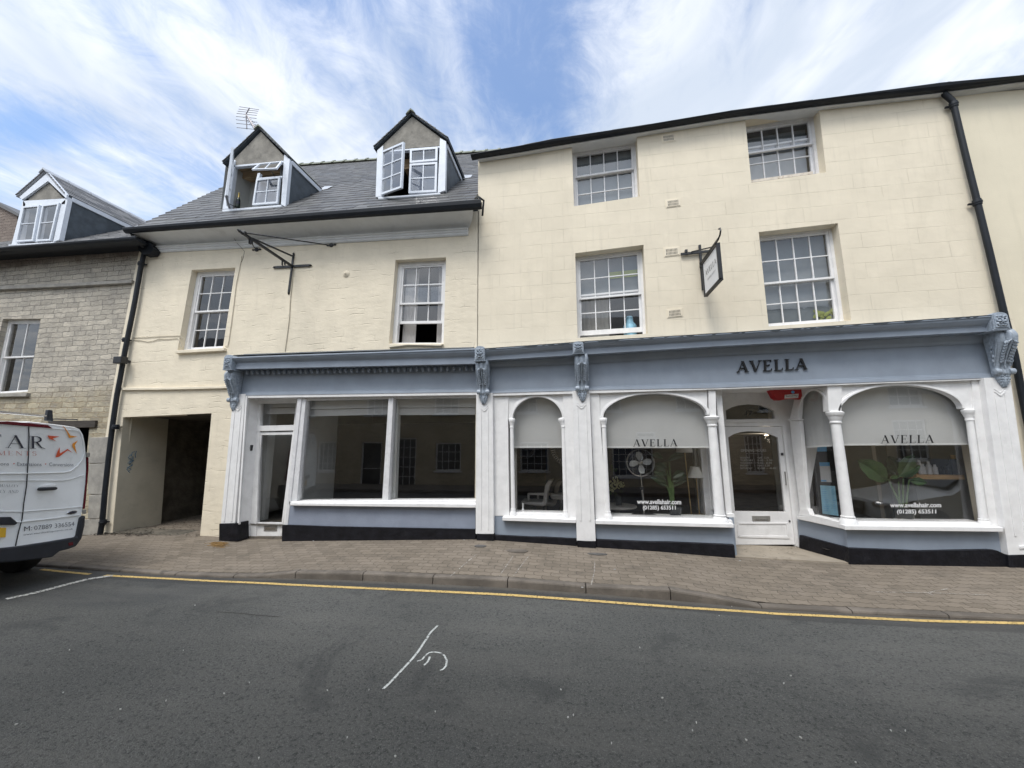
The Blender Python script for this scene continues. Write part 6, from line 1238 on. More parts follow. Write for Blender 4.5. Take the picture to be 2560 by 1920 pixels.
mb = MB(); o3 = [P(*zk(*p), dY) for p in leaf]; h3 = [P(*zk(*p), dY) for p in gl_]; tri = tessellate_polygon([[Vector((p.x, p.z, 0)) for p in o3], [Vector((p.x, p.z, 0)) for p in h3]]); fv = o3+h3
mb.add(fv, tri)
for i in range(len(h3)): a, b = h3[i], h3[(i+1) % len(h3)]; mb.add([a, b, b+Vector((0, .05, 0)), a+Vector((0, .05, 0))], [(0, 1, 2, 3)])
door2 = mb.build('door', M['white'], B)
mb = MB(); mb.prism([P(*zk(*p), dY+.03) for p in gl_], (0, .004, 0)); dp = mb.build('pane', M['glass'], door2)
mb = MB()
for pts in ([(590, 1322), (1048, 1322), (1036, 1336), (604, 1336)], [(604, 1440), (1046, 1445), (1058, 1468), (594, 1455)], [(590, 1322), (606, 1336), (616, 1440), (594, 1456)], [(1030, 1336), (1046, 1322), (1060, 1468), (1042, 1445)]): mb.prism([P(*zk(*p), dY-.012) for p in pts], (0, .012, 0))
mb.build('panel_moulding', M['white'], door2, .003)
mb = MB(); mb.prism([P(*zk(*p), dY-.012) for p in ((722, 1262), (885, 1262), (888, 1308), (726, 1306))], (0, .012, 0)); mb.build('letter_plate', M['satin'], door2, .002); mb = MB(); mb.prism([P(*zk(*p), dY-.016) for p in ((745, 1290), (862, 1290), (864, 1302), (747, 1302))], (0, .004, 0)); mb.build('letter_flap', M['chrome'], door2)
mb = MB(); mb.tube([P(*zk(1020, 862), dY-.06), P(*zk(1030, 985), dY-.06)], .010, 8); mb.tube([P(*zk(1020, 870), dY-.06), P(*zk(1015, 870), dY)], .007, 6); mb.tube([P(*zk(1029, 978), dY-.06), P(*zk(1024, 978), dY)], .007, 6); mb.build('handle', M['satin'], door2)
mb = MB(); mb.prism([P(*zk(*p), dY-.01) for p in ((983, 693), (1005, 693), (1006, 717), (984, 717))], (0, .01, 0)); mb.lathe(P(*zk(1060, 1308), dY-.014), P(*zk(1060, 1308), dY), [(0, .014), (1, .016)], 12); mb.build('lock', M['darkchrome'], door2)
mb = MB(); mb.prism(pk((430, 440), (470, 450), (567, 1530), (545, 1535)), (0, -.02, 0)); mb.prism(pk((988, 450), (1015, 448), (1145, 1545), (1112, 1530)), (0, -.02, 0)); mb.build('door_frame', M['white'], B, .003)
# ceiling of the entrance, step
mb = MB(); zc_ = P(1800, 973, 6.76).z+.012; mb.box(xr-.1, 4.15, 6.76, YB+.1, zc_, zc_+.05); mb.build('entrance_ceiling', M['white'], B)
stp = [P(1836, 1363, YB-.02), P(1990, 1366, YB-.02)]; zst = P(1900, 1364.5, YB).z
mb = MB(); mb.prism([(xr-.05, 6.72, -1.768), (CX+.0, 6.68, -1.788), (c1.x+.15, YB+.05, zst), (xr-.05, YB+.05, zst)], (0, 0, -.12)); tag(mb.build('entrance_step', M['step']), kind='structure')
rl = random.Random(8); mb = MB()
for i in range(90):
    px, py = 1840+rl.random()**.8*150, 1366+abs(rl.gauss(0, 14)); 
    if py > 1400: continue
    p = PZ(px, py, -1.78); f = min(1, max(0, (p.y-6.7)/.8)); z = -1.775+(zst+1.775)*f; p = PZ(px, py, z); a = rl.uniform(0, 6); L = rl.uniform(.006, .016)
    mb.add([(p.x+L*math.cos(a+t), p.y+L*.6*math.sin(a+t), z+.004) for t in (0, 2, 4)], [(0, 1, 2)])
tag(mb.build('leaf_bits', M['debris']), 'brown leaf bits lying on the salon entrance step', 'leaves', kind='stuff')
# red alarm box under the entrance ceiling
al = lambda x, y, Y: P(*zk(x, y), Y)
YA_ = 7.15; at = thing('alarm_box', tuple(al(1060, 170, YA_)), 'red security alarm box with a white plate under the entrance ceiling', 'alarm box')
front = [al(893, 128, YA_), al(1213, 114, YA_), al(1180, 195, YA_), al(1148, 214, YA_), al(1060, 206, YA_), al(962, 222, YA_), al(935, 205, YA_)]
c_ = sum(front, Vector())/7; mb = MB(); mb.loft([[p*1.0 for p in front], [Vector((c_.x+(p.x-c_.x)*1.12, YA_+.12, c_.z+(p.z-c_.z)*1.1+.02)) for p in front]]); mb.build('housing', M['red'], at, .006, 2)
mb = MB(); mb.prism([al(1018, 170, YA_-.004), al(1142, 160, YA_-.004), al(1138, 198, YA_-.004), al(1015, 203, YA_-.004)], (0, .004, 0)); pl_ = mb.build('plate', M['paper'], at)
mb = MB(); mb.ell(al(1090, 145, YA_-.005), .026, .02, .026, 12, 8); mb.build('strobe_lens', M['bluep'], at)
write('lettering', sans('Security'), [al(1024, 192, YA_-.005), al(1134, 184, YA_-.005), al(1024, 174, YA_-.005)], M['black'], pl_, (0, -.002, 0), .0005)
# ------------------------------------------------------------------ writing on the salon
def wr(name, body, ll, lr, ul, Y, m, parent, serif=False, push=.003, thick=.0005, **k):
    return write(name, roman(body, **k) if serif else sans(body, **k), [P(*ll, Y), P(*lr, Y), P(*ul, Y)], m, parent, (0, -push, 0), thick)
fas = [o for o in B.children if o.name.startswith('fascia')][0]
wr('sign_lettering', 'AVELLA', zh(148, 417), zh(580, 399), zh(148, 351), YF, M['black'], fas, True, .028, .022, space=.13, weight=1.15)
pn2 = [o for o in w2.children if o.name.startswith('pane')][0]; pn3 = [o for o in w3.children if o.name.startswith('pane')][0]
wr('window_lettering', 'AVELLA', zg(1168, 820), zg(1478, 819), zg(1168, 770), YGl, M['black'], pn2, True, .004, .0005, space=.13, weight=1.15)
wr('window_lettering', 'AVELLA', zh(1027, 851), zh(1355, 848), zh(1027, 801), YGl, M['black'], pn3, True, .004, .0005, space=.13, weight=1.15)
for body, a, b, c, pn in (('www.avellahair.com', zg(1197, 1215), zg(1500, 1219), zg(1197, 1184), pn2), ('(01285) 653511', zg(1238, 1262), zg(1463, 1263), zg(1238, 1228), pn2),
                         ('www.avellahair.com', zh(1085, 1239), zh(1395, 1239), zh(1085, 1213), pn3), ('(01285) 653511', zh(1128, 1284), zh(1365, 1284), zh(1128, 1254), pn3)):
    ow = 0.7
    vs_, fs_ = sans(body); nv_ = len(vs_); x0_, x1_ = min(v_[0] for v_ in vs_), max(v_[0] for v_ in vs_); k_ = .45*(x1_-x0_)/(b[0]-a[0]); ov, of = [], []
    for m_, (dx, dy) in enumerate(((1, 0), (-1, 0), (0, 1), (0, -1), (.7, .7), (-.7, .7), (.7, -.7), (-.7, -.7))): ov += [(x+dx*k_, y+dy*k_) for x, y in vs_]; of += [tuple(i_+m_*nv_ for i_ in q_) for q_ in fs_]
    write('window_lettering', (ov, of), [P(a[0]-.45, a[1]+.45, YGl), P(b[0]+.45, b[1]+.45, YGl), P(c[0]-.45, c[1]-.45, YGl)], M['letterw'], pn, (0, -.003, 0), .0003)
    wr('window_lettering', body, a, b, c, YGl, M['black'], pn, push=.006, thick=.0003)
vs_, fs_ = sans('17', 1, .015); write('door_number', (vs_, fs_), [P(*zh(205, 681), YB+.05), P(*zh(249, 679), YB+.05), P(*zh(205, 651), YB+.05)], M['satin'], fl_, (0, -.003, 0), .0003); wr('door_number', '17', zh(208, 679), zh(246, 677), zh(208, 653), YB+.05, M['black'], fl_, push=.006, thick=.0003)
DK = lambda x, y: zk(x, y)
for body, x0, x1, y0, y1 in (('OPENING HOURS', 620, 848, 684, 660), ('MONDAY', 615, 700, 746, 730), ('TUESDAY', 615, 735, 769, 753), ('THURSDAY', 615, 722, 793, 777), ('FRIDAY', 615, 692, 816, 800), ('SATURDAY', 615, 725, 840, 824),
        ('9.00 - 5.30', 768, 872, 746, 730), ('9.00 - 5.30', 768, 905, 769, 753), ('9.00 - 8.00', 768, 900, 793, 777), ('9.00 - 5.30', 768, 880, 816, 800), ('9.00 - 4.00', 768, 950, 840, 824)):
    wr('door_lettering', body, DK(x0, y0), DK(x1, y0-1), DK(x0, y1), dY+.03, M['satin'], dp, push=.003, thick=.0003)
# ------------------------------------------------------------------ inside the salon
z6 = lambda x, y: (1510+x/6.914, 1100+y/6.914)
z7 = lambda x, y: (2130+x/6.703, 1100+y/6.703)
z8 = lambda x, y: (1260+x/7.9, 1100+y/7.9)
sx0, sx1, szf, szc = XJ+.03, 6.45, -1.68, 1.32
mb = MB()
mb.add([(sx0, 6.95, szf), (sx0, 11, szf), (sx0, 11, szc), (sx0, 6.95, szc)], [(0, 1, 2, 3)]); mb.add([(sx0, 11, szf), (6.5, 11, szf), (6.5, 11, szc), (sx0, 11, szc)], [(0, 1, 2, 3)]); mb.build('salon_wall', M['salon'], B)
mb = MB(); mb.add([(sx1, 6.9, szf), (sx1, 11, szf), (sx1, 11, szc), (sx1, 6.9, szc)], [(0, 1, 2, 3)]); pw0 = P(*z7(1040, 600), 7.62).x; mb.box(pw0, sx1, 7.62, 7.7, szf, szc); mb.build('salon_wall', M['salongrey'], B)
mb = MB(); a = P(*z8(820, 300), 9.4).x; mb.box(a, 1.55, 9.4, 9.5, szf, szc); mb.build('salon_wall', M['navy'], B)
mb = MB()
for x0, x1, y0 in ((sx0, xr-.08, 6.85), (xr-.08, c1.x+.12, YB+.09), (c1.x+.12, sx1, 6.95)): mb.add([(x0, y0, szf), (x1, y0, szf), (x1, 11, szf), (x0, 11, szf)], [(0, 1, 2, 3)])
mb.build('salon_floor', M['floor'], B)
mb = MB(); mb.add([(sx0, 6.88, szc), (sx1, 6.88, szc), (sx1, 11, szc), (sx0, 11, szc)], [(0, 1, 2, 3)]); mb.build('salon_ceiling', M['room'], B)
mb = MB(); dk = P(1650, 1298, 6.86).z; mb.box(P(1515, 1298, 6.9).x, xr-.1, 6.86, 7.35, dk-.04, dk); d3_ = P(2290, 1311, 6.86).z; mb.box(P(2120, 1310, 6.9).x, P(2455, 1310, 6.9).x, 6.86, 7.30, d3_-.04, d3_); d1_ = P(1345, 1283, 6.86).z; mb.box(P(1284, 1283, 6.9).x, P(1410, 1283, 6.9).x, 6.86, 7.0, d1_-.04, d1_); mb.build('window_board', M['salonlight'], B)
mb = MB(); mb.box(P(*z6(1650, 600), 7.8).x, P(*z6(1850, 600), 7.8).x, 7.8, 7.9, szf, szc); mb.box(P(*z6(1585, 600), 8.3).x, P(*z6(1640, 600), 8.3).x, 8.3, 8.4, szf, szc); mb.build('salon_wall', M['salonlight'], B)
mb = MB(); a = P(*z8(190, 800), 7.1).x; mb.box(a-.1, P(*z8(258, 800), 7.1).x, 7.02, 7.1, szf, szc); mb.build('salon_wall', M['room'], B)
# fan
YFn = 7.16; c = P(1601, 1156.5, YFn); rr = (P(1636, 1156.5, YFn)-c).length; ft = P(1611, 1293.5, YFn); ft.z = dk; t = thing('pedestal_fan', tuple(ft), 'tall silver pedestal fan with a round wire cage in the wide arched window', 'fan')
top = Vector((c.x, YFn+.06, c.z)); mid = ft.lerp(top, .5)
mb = MB(); mb.tube([ft+Vector((0, 0, .02)), mid], .017, 10); mb.build('pole', M['chrome'], t); mb = MB(); mb.tube([mid, top], .011, 10); mb.build('upper_pole', M['chrome'], t); mb = MB(); mb.lathe(mid+Vector((0, 0, -.02)), mid+Vector((0, 0, .03)), [(0, .022), (1, .022)], 12); mb.tube([mid, mid+Vector((-.035, 0, 0))], .012, 6); mb.build('clamp', M['iron'], t)
mb = MB(); mb.lathe(ft, ft+Vector((0, 0, .035)), [(0, .21), (.3, .21), (.6, .17), (.85, .06), (1, .03)], 28); mb.build('foot', M['darkchrome'], t)
mb = MB()
for yo, k in ((-.05, .97), (.05, .97), (0, 1.0)): mb.tube([c+Vector((math.cos(a)*rr*k, yo, math.sin(a)*rr*k)) for a in [2*math.pi*i/36 for i in range(37)]], .005 if yo else .006, 5)
for i in range(48):
    a = 2*math.pi*i/48
    for s in (-1, 1): mb.tube([c+Vector((math.cos(a)*rr*q, s*yy, math.sin(a)*rr*q)) for q, yy in ((.18, .085), (.55, .08), (.85, .05), (1, .0))], .0011, 3)
mb.build('cage', M['chrome'], t); mb = MB(); mb.lathe(c+Vector((0, -.09, 0)), c+Vector((0, .15, 0)), [(0, .0), (.02, .03), (.2, .035), (.35, .05), (.9, .055), (1, .03)], 16); mb.build('motor', M['chrome'], t)
for i in range(4):
    a = math.radians(100+90*i); mb = MB(); R_ = Matrix.Rotation(-a, 3, 'Y'); pts = [(.03, -.02), (.08, -.055), (.15, -.06), (.19, -.02), (.19, .03), (.12, .05), (.04, .02)]
    mb.loft([[c+R_ @ Vector((x, y0+z*.35, z)) for x, z in pts] for y0 in (.0, .004)]); mb.build('blade', M['salonlight'], t)
# leaves
def leaf(mb, base, tip, width, up=(0, 0, 1), bend=.06, n=12, fold=.25, peak=.5):
    base, tip = Vector(base), Vector(tip); d = tip-base; s = d.cross(Vector((0, 1, 0))).normalized(); L = d.length; nv = Vector((0, -1, 0))
    rows = []; ph = base.x*37 % 6; lg = math.log(.5)/math.log(peak)
    for i in range(n+1):
        f = i/n; w_ = width*(math.sin(math.pi*min(1, f**lg))**.85)+.001; p = base+d*f+Vector(up)*bend*math.sin(math.pi*f)*L+nv*(.05*L*math.sin(ph+f*4)); r = []
        for k in range(-4, 5):
            q = k/4; r.append(p+s*w_*q*(1+.06*math.sin(f*23+ph+q*3))+nv*(fold*w_*abs(q)-(.012 if k == 0 else 0)+.05*width*math.sin(f*30+abs(q)*5)))
        rows.append(r)
    mb.loft(rows, closed=False, caps=False, smooth=True); mb.tube([r[4]+nv*.004 for r in rows], .003, 4)
bp_ = P(*z6(1230, 1360), 7.18); bp_.z = dk; t = thing('palm_plant', tuple(bp_), 'tall green plant with long narrow leaves in a glass pot beside the fan', 'plant')
mb = MB(); mb.lathe(bp_, P(*z6(1235, 1150), 7.18), [(0, .06), (.05, .085), (.5, .10), (1, .105), (1, .095), (.4, .09)], 20); mb.build('pot', M['pot'], t)
mb = MB()
for x0, x1, y1 in ((1185, 1130, 380), (1175, 1090, 520), (1190, 1170, 720), (1170, 1075, 780), (1200, 1190, 700), (1180, 1120, 620)): mb.tube([P(*z6(x0, 1150), 7.18), P(*z6((x0+x1)/2+6, 900), 7.17), P(*z6(x1, y1), 7.14)], [.016, .014, .006], 6)
mb.build('stems', M['stem'], t)
mb = MB(); tips = [((1030, 320), (815, 265), .05), ((1100, 360), (1395, 250), .055), ((1090, 480), (830, 455), .06), ((1100, 610), (860, 550), .065), ((1180, 650), (1390, 555), .06), ((1170, 720), (1440, 620), .07), ((1090, 730), (800, 640), .065), ((1090, 800), (860, 690), .05), ((1200, 800), (1430, 700), .045), ((1100, 480), (1000, 400), .04)]
for i, (a, b, w_) in enumerate(tips): leaf(mb, P(*z6(*a), 7.15), P(*z6(*b), 7.15+.14*((i % 3)-1)), w_*1.0, bend=.10, fold=.4)
mb.build('leaves', M['leafd'], t)
# two floor lamps
def lamp(top, bot, s_top, s_bot, lab, Y=7.58):
    f = P(*bot, Y); t = thing('floor_lamp', tuple(f), lab, 'lamp', 'slim brass floor lamps in the salon window'); mb = MB(); mb.tube([f, P(*top, Y)], .010, 8); mb.build('pole', M['brass'], t)
    (a, ya), (b, yb) = s_top; (c_, yc), (d_, yd) = s_bot; p0 = P((a+b)/2, (ya+yb)/2, Y); p1 = P((c_+d_)/2, (yc+yd)/2, Y); r0 = (P(b, yb, Y)-P(a, ya, Y)).length/2; r1 = (P(d_, yd, Y)-P(c_, yc, Y)).length/2
    mb = MB(); ring = lambda p, r: [p+Vector((math.cos(q)*r, math.sin(q)*r, 0)) for q in [2*math.pi*i/28 for i in range(28)]]; mb.loft([ring(p1, r1), ring(p0, r0)], caps=False, smooth=True); mb.loft([ring(p1, r1-.004), ring(p0, r0-.004)], caps=False, smooth=True); mb.build('lamp_shade', M['shade'], t)
    mb = MB(); mb.lathe(f+Vector((0, 0, -.0)), f+Vector((0, 0, .02)), [(0, .11), (.8, .11), (1, .02)], 20); mb.build('foot', M['brass'], t)
lamp(z6(1388, 150), z6(1512, 1305), (z6(1275, 60), z6(1500, 60)), (z6(1242, 214), z6(1532, 214)), 'taller brass floor lamp with its cream shade cut off by the blind')
lamp(z6(1585, 560), z6(1652, 1295), (z6(1490, 460), z6(1650, 462)), (z6(1442, 645), z6(1728, 648)), 'shorter brass floor lamp with cream shade nearest the entrance column')
mb = MB(); f_ = P(*z6(1600, 1305), 7.58); mb.box(P(*z6(900, 1300), 7.5).x, xr-.1, 7.36, 8.2, f_.z-.12, f_.z-.002); mb.build('low_plinth', M['floor'], B)
# cream flowers in a vase on a table
fb = P(*z6(230, 1130), 8.0); t = thing('side_table', (fb.x, 8.0, szf), 'dim round side table with a stack of papers behind the wide arched window', 'table'); mb = MB(); mb.lathe(fb+Vector((0, 0, -.03)), fb, [(0, .36), (.5, .37), (1, .36)], 28); mb.build('table_top', M['leather'], t); mb = MB(); mb.tube([(fb.x, 8, szf+.01), fb], .035, 8); mb.lathe((fb.x, 8, szf+.002), (fb.x, 8, szf+.03), [(0, .22), (1, .2)], 20); mb.build('leg', M['darkchrome'], t)
vb = fb+Vector((.02, 0, 0)); t = thing('flower_vase', tuple(vb), 'bunch of cream hydrangea flowers in a glass vase inside the wide arched window', 'flowers'); mb = MB(); mb.lathe(vb, vb+Vector((0, 0, .20)), [(0, .06), (.5, .075), (1, .06)], 16); mb.build('vase', M['pot'], t)
rl = random.Random(4); mb = MB()
for bx, by in ((170, 800), (270, 790), (130, 850), (220, 740), (300, 770), (200, 680), (110, 760)):
    c_ = P(*z6(bx, by), 8.0)
    for i in range(26): v_ = Vector((rl.gauss(0, 1), rl.gauss(0, 1), rl.gauss(0, 1))).normalized()*.055; mb.ell(c_+v_, .014, .014, .012, 5, 4)
mb.build('flowers', M['flower'], t)
mb = MB()
for a, b in (((150, 900), (60, 960)), ((260, 880), (340, 900)), ((200, 900), (200, 980)), ((150, 560), (130, 420)), ((180, 560), (220, 480))): leaf(mb, P(*z6(*a), 8.0), P(*z6(*b), 7.95), .03)
mb.build('leaves', M['leafd'], t)
# salon chairs and stool seen through the narrow arch
def salon_chair(ox, Y, lab, s=1.0, flip=1):
    f = P(*z8(620+ox, 1330), Y); zb_ = szf; t = thing('salon_chair', (f.x, Y, zb_), lab, 'chair', 'white leather salon chairs'); pr = [(330, 1215), (560, 1230), (760, 1240), (790, 1060), (810, 900), (870, 810), (970, 800), (900, 930), (860, 1100), (850, 1230), (820, 1290), (770, 1312), (560, 1290), (330, 1262)]
    mb = MB(); mb.prism([P(*z8(x+ox, y), Y) for x, y in pr], (0, .46, 0)); mb.build('seat', M['leather'], t, .02, 2); mb = MB(); a = P(*z8(480+ox, 1045), Y); 
    mb.prism([P(*z8(x+ox, y), Y-.03) for x, y in ((460, 1045), (790, 1045), (790, 1100), (500, 1085), (500, 1200), (460, 1200))], (0, .05, 0)); mb.build('armrest', M['leather'], t, .008); mb = MB(); c_ = P(*z8(600+ox, 1290), Y+.22); mb.tube([(c_.x, Y+.22, zb_+.02), c_], .035, 10); mb.lathe((c_.x, Y+.22, zb_), (c_.x, Y+.22, zb_+.03), [(0, .26), (.7, .25), (1, .05)], 24); mb.build('pedestal', M['darkchrome'], t)
salon_chair(0, 7.75, 'white leather salon chair nearest the glass of the narrow arched window')
salon_chair(190, 8.7, 'white leather salon chair further back against the navy wall')
mb = MB(); f = P(*z8(1120, 1100), 8.0); t = thing('stool', (f.x, 8.0, szf), 'round white stool beside the salon chairs', 'stool'); mb.lathe(f+Vector((0, 0, -.05)), f+Vector((0, 0, .04)), [(0, .19), (.3, .21), (.8, .21), (1, .17)], 24); mb.build('seat', M['leather'], t, 0); mb = MB(); mb.tube([(f.x, 8, szf), f], .03, 8); mb.lathe((f.x, 8, szf), (f.x, 8, szf+.03), [(0, .2), (1, .15)], 20); mb.build('leg', M['chrome'], t)
def sun_mirror(c, r, lab):
    t = thing('round_mirror', tuple(c), lab, 'mirror', 'mirrors with ribbed silver frames'); mb = MB()
    for i in range(44): a = 2*math.pi*i/44; mb.bar(c+Vector((math.cos(a)*r*.78, -.02, math.sin(a)*r*.78)), c+Vector((math.cos(a)*r, -.02, math.sin(a)*r)), .018, .012, up=(0, 1, 0))
    mb.tube([c+Vector((math.cos(a)*r, -.02, math.sin(a)*r)) for a in [2*math.pi*i/40 for i in range(41)]], .008, 5); mb.tube([c+Vector((math.cos(a)*r*.77, -.02, math.sin(a)*r*.77)) for a in [2*math.pi*i/40 for i in range(41)]], .008, 5); mb.build('frame', M['chrome'], t); mb = MB(); mb.lathe(c+Vector((0, 0, 0)), c+Vector((0, -.008, 0)), [(0, r*.76), (1, r*.76)], 32); mb.build('mirror_glass', M['darkchrome'], t)
sun_mirror(P(*z8(1260, 160), 9.2), .40, 'round mirror with ribbed silver frame on the navy wall'); sun_mirror(P(*z8(380, 120), 10.4), .34, 'ribbed silver mirror on the brown wall at the left of the narrow window')
sb = P(*z8(375, 1432), 6.93); t = thing('perfume_bottle', (sb.x, 6.93, d1_), 'small white bottle standing on the sill of the narrow arched window', 'bottle'); sb.z = d1_; mb = MB(); mb.lathe(sb, sb+Vector((0, 0, .085)), [(0, .038), (.3, .030), (.8, .014), (1, .012)], 14); mb.build('bottle_body', M['paper'], t); mb = MB(); mb.lathe(sb+Vector((0, 0, .088)), sb+Vector((0, 0, .15)), [(0, .018), (1, .016)], 14); mb.build('cap', M['salonlight'], t)
# right window: big leaved plant, shelf with bottles
pb = P(*z7(870, 1385), 7.12); pb.z = d3_; t = thing('broad_leaf_plant', tuple(pb), 'plant with a few very broad green leaves in the right hand bay window', 'plant')
mb = MB(); mb.lathe(pb, P(*z7(870, 1140), 7.12), [(0, .10), (.1, .115), (1, .125), (1, .11), (.8, .1)], 20); mb.build('pot', M['pot'], t)
mb = MB()
for a, b in (((800, 1130), (780, 700)), ((850, 1130), (860, 650)), ((900, 1130), (960, 660)), ((830, 1130), (600, 640))): mb.tube([P(*z7(*a), 7.12), P(*z7((a[0]+b[0])/2, (a[1]+b[1])/2), 7.1), P(*z7(*b), 7.08)], [.016, .014, .008], 6)
mb.build('stems', M['stem'], t)
mb = MB()
for base, tip, w_ in (((570, 690), (110, 330), .15), ((770, 620), (1060, 240), .11), ((860, 640), (1130, 420), .07), ((780, 610), (640, 640), .03), ((960, 680), (1270, 720), .06)): leaf(mb, P(*z7(*base), 7.1), P(*z7(*tip), 7.05), w_, fold=.15, bend=.03, peak=.45)
mb.build('leaves', M['leaf'], t); mb = MB(); leaf(mb, P(*z7(800, 560), 7.25), P(*z7(620, 270), 7.3), .12, fold=.1, bend=.02); leaf(mb, P(*z7(740, 610), 7.2), P(*z7(520, 450), 7.3), .05); mb.build('leaves', M['leafd'], t)
YS_ = 7.50; s0, s1 = P(*z7(1080, 600), YS_-.22), P(*z7(1882, 625), YS_-.22); sh = thing('wall_shelf', (s0.x, YS_, s0.z), 'thick oak shelf of hair products on the pale wall in the right window', 'shelf'); mb = MB(); mb.box(s0.x, s1.x, YS_-.22, 7.62, s1.z-.035, s1.z+.035); mb.build('board', M['oak'], sh); st_ = s1.z+.035
for i, (px, top, r, m) in enumerate(((1160, 340, .030, 'paper'), (1210, 400, .034, 'paper'), (1310, 360, .034, 'paper'), (1410, 410, .032, 'paper'), (1500, 450, .040, 'iron'), (1575, 450, .036, 'iron'), (1640, 420, .034, 'pot'), (1745, 250, .055, 'iron'))):
    p = P(*z7(px, 585), YS_-.1); p.z = st_; h = P(*z7(px, top), YS_-.1).z-st_; lab = {0: 'slim white product bottle at the left end of the oak shelf', 1: 'second white product bottle on the oak shelf', 2: 'third white product bottle on the oak shelf', 3: 'last white product bottle before the black ones on the shelf', 4: 'first short black jar on the oak shelf', 5: 'second short black jar on the oak shelf', 6: 'short dark glass jar beside the tall black bottle', 7: 'tall black bottle with tan cap at the right end of the shelf'}[i]
    t = thing('product_bottle', tuple(p), lab, 'bottle', 'hair products on the oak shelf'); mb = MB(); mb.lathe(p, p+Vector((0, 0, h*.8)), [(0, r*.95), (.04, r), (.85, r), (1, r*.6)], 14); mb.build('bottle_body', M[m], t); mb = MB(); mb.lathe(p+Vector((0, 0, h*.8)), p+Vector((0, 0, h)), [(0, r*.55), (1, r*.5)], 12); mb.build('cap', M['oak'] if i == 7 else M[m], t)
mb = MB(); mb.box(P(*z7(380, 500), 9).x, P(*z7(560, 500), 9).x, 8.9, 9.0, szf, szc); mb.build('salon_wall', M['room'], B)
# notice stand in the splayed window
YN = 7.70; nb = P(*zk(1400, 1310), YN); nt_ = thing('notice_stand', (nb.x, YN, szf), 'black notice stand with blue and white sheets behind the splayed side window', 'notice stand')
mb = MB(); mb.prism([P(*zk(*p), YN) for p in ((1255, 560), (1440, 560), (1535, 1312), (1325, 1262))], (0, .03, 0)); mb.box(nb.x-.12, nb.x+.12, YN-.08, YN+.14, szf, szf+.03); mb.box(nb.x-.03, nb.x+.03, YN+.03, YN+.06, szf, nb.z+.3); mb.build('panel', M['iron'], nt_)
def sheet_(pts, m, y): mb = MB(); mb.prism([P(*zk(*p), YN-y) for p in pts], (0, .003, 0)); return mb.build('notice', m, nt_)
sheet_([(1308, 600), (1392, 600), (1396, 680), (1310, 682)], M['bluep'], .006); s_w = sheet_([(1328, 778), (1420, 778), (1440, 958), (1345, 955)], M['paper'], .008); s_b = sheet_([(1336, 985), (1470, 992), (1502, 1262), (1358, 1240)], M['bluelight'], .006)
mb = MB(); mb.prism([P(*zk(*p), YN-.012) for p in ((1328, 778), (1420, 778), (1423, 812), (1332, 812))], (0, .002, 0)); mb.prism([P(*zk(*p), YN-.012) for p in ((1344, 938), (1392, 940), (1394, 953), (1346, 951))], (0, .002, 0)); mb.build('printed_band', M['bluep'], s_w)
mb = MB(); rl = random.Random(3)
for k in range(11): 
    y = 1020+k*19; x = 1352+k*1.9; mb.prism([P(*zk(*p), YN-.010) for p in ((x, y), (x+rl.uniform(25, 60), y+1), (x+rl.uniform(25, 60), y+4), (x, y+3))], (0, .001, 0)); mb.prism([P(*zk(*p), YN-.010) for p in ((x+90, y+4), (x+104, y+5), (x+104, y+8), (x+90, y+7))], (0, .001, 0))
mb.build('printed_lines', M['bluep'], s_b)
# lit downlight in the salon ceiling seen through the door glass
dl = P(*zk(850, 536), 9.6); ld = bpy.data.lights.new('downlight_beam', 'POINT'); ld.energy = 7; ld.color = (1, .86, .68); ld.shadow_soft_size = .07; lo = bpy.data.objects.new('downlight_beam', ld); COL.objects.link(lo); lo.location = dl-Vector((0, 0, .10)); t = thing('downlight', tuple(dl), 'small lit downlight seen through the salon door glass', 'light'); mb = MB(); mb.lathe(dl, dl+Vector((0, 0, .02)), [(0, .05), (1, .05)], 16); mb.build('bulb', M['lamp'], t); mb = MB(); mb.lathe(dl+Vector((0, 0, .0)), dl+Vector((0, 0, .04)), [(0, .052), (.2, .068), (1, .068)], 16); mb.build('rim', M['chrome'], t); mb = MB(); mb.box(dl.x-.6, dl.x+.9, 9.0, 10.6, dl.z+.04, dl.z+.08); mb.build('salon_ceiling', M['room'], B)
mb = MB(); mb.box(P(*zk(930, 900), 8.6).x, P(*zk(1010, 900), 8.6).x, 8.6, 8.62, szf, szc); mb.build('salon_wall', M['room'], B)
# ------------------------------------------------------------------ wrought iron bracket without its sign
zi = lambda x, y: (580+x/7.9, 560+y/7.9)
cr = P(*zi(1185, 830), W-.03); t = thing('iron_sign_bracket', tuple(cr), 'long wrought iron sign bracket with side stays and no sign', 'bracket')
Xc = cr.x; onx = lambda x, y: PX(*zi(x, y), Xc)
def spear(mb, p, d, L=.06, r=.022):
    p, d = Vector(p), Vector(d).normalized(); mb.lathe(p, p+d*L, [(0, r*.5), (.15, r*1.0), (.3, r*.75), (.35, r*1.1), (1, .001)], 8)
mb = MB(); v0, v1 = P(*zi(1214, 610), W-.012), P(*zi(1120, 1345), W-.012); h0, h1 = P(*zi(850, 855), W-.022), P(*zi(1530, 815), W-.022)
mb.bar(v0, v1, .045, .012, up=(0, 1, 0)); mb.bar(h0, h1, .012, .05, up=(0, 0, 1)); spear(mb, v0, v0-v1); spear(mb, v1, v1-v0); spear(mb, h0, h0-h1); spear(mb, h1, h1-h0)
for f in (.1, .45, .72, .95): mb.ell(v0.lerp(v1, f)+Vector((0, -.012, 0)), .010, .008, .010)
for f in (.25, .72): mb.ell(h0.lerp(h1, f)+Vector((0, -.012, 0)), .010, .008, .010)
mb.build('wall_plate', M['iron'], t)
tip = onx(225, 190); tip2 = onx(95, 100); arm0 = onx(1175, 825); arm0.y = W-.02
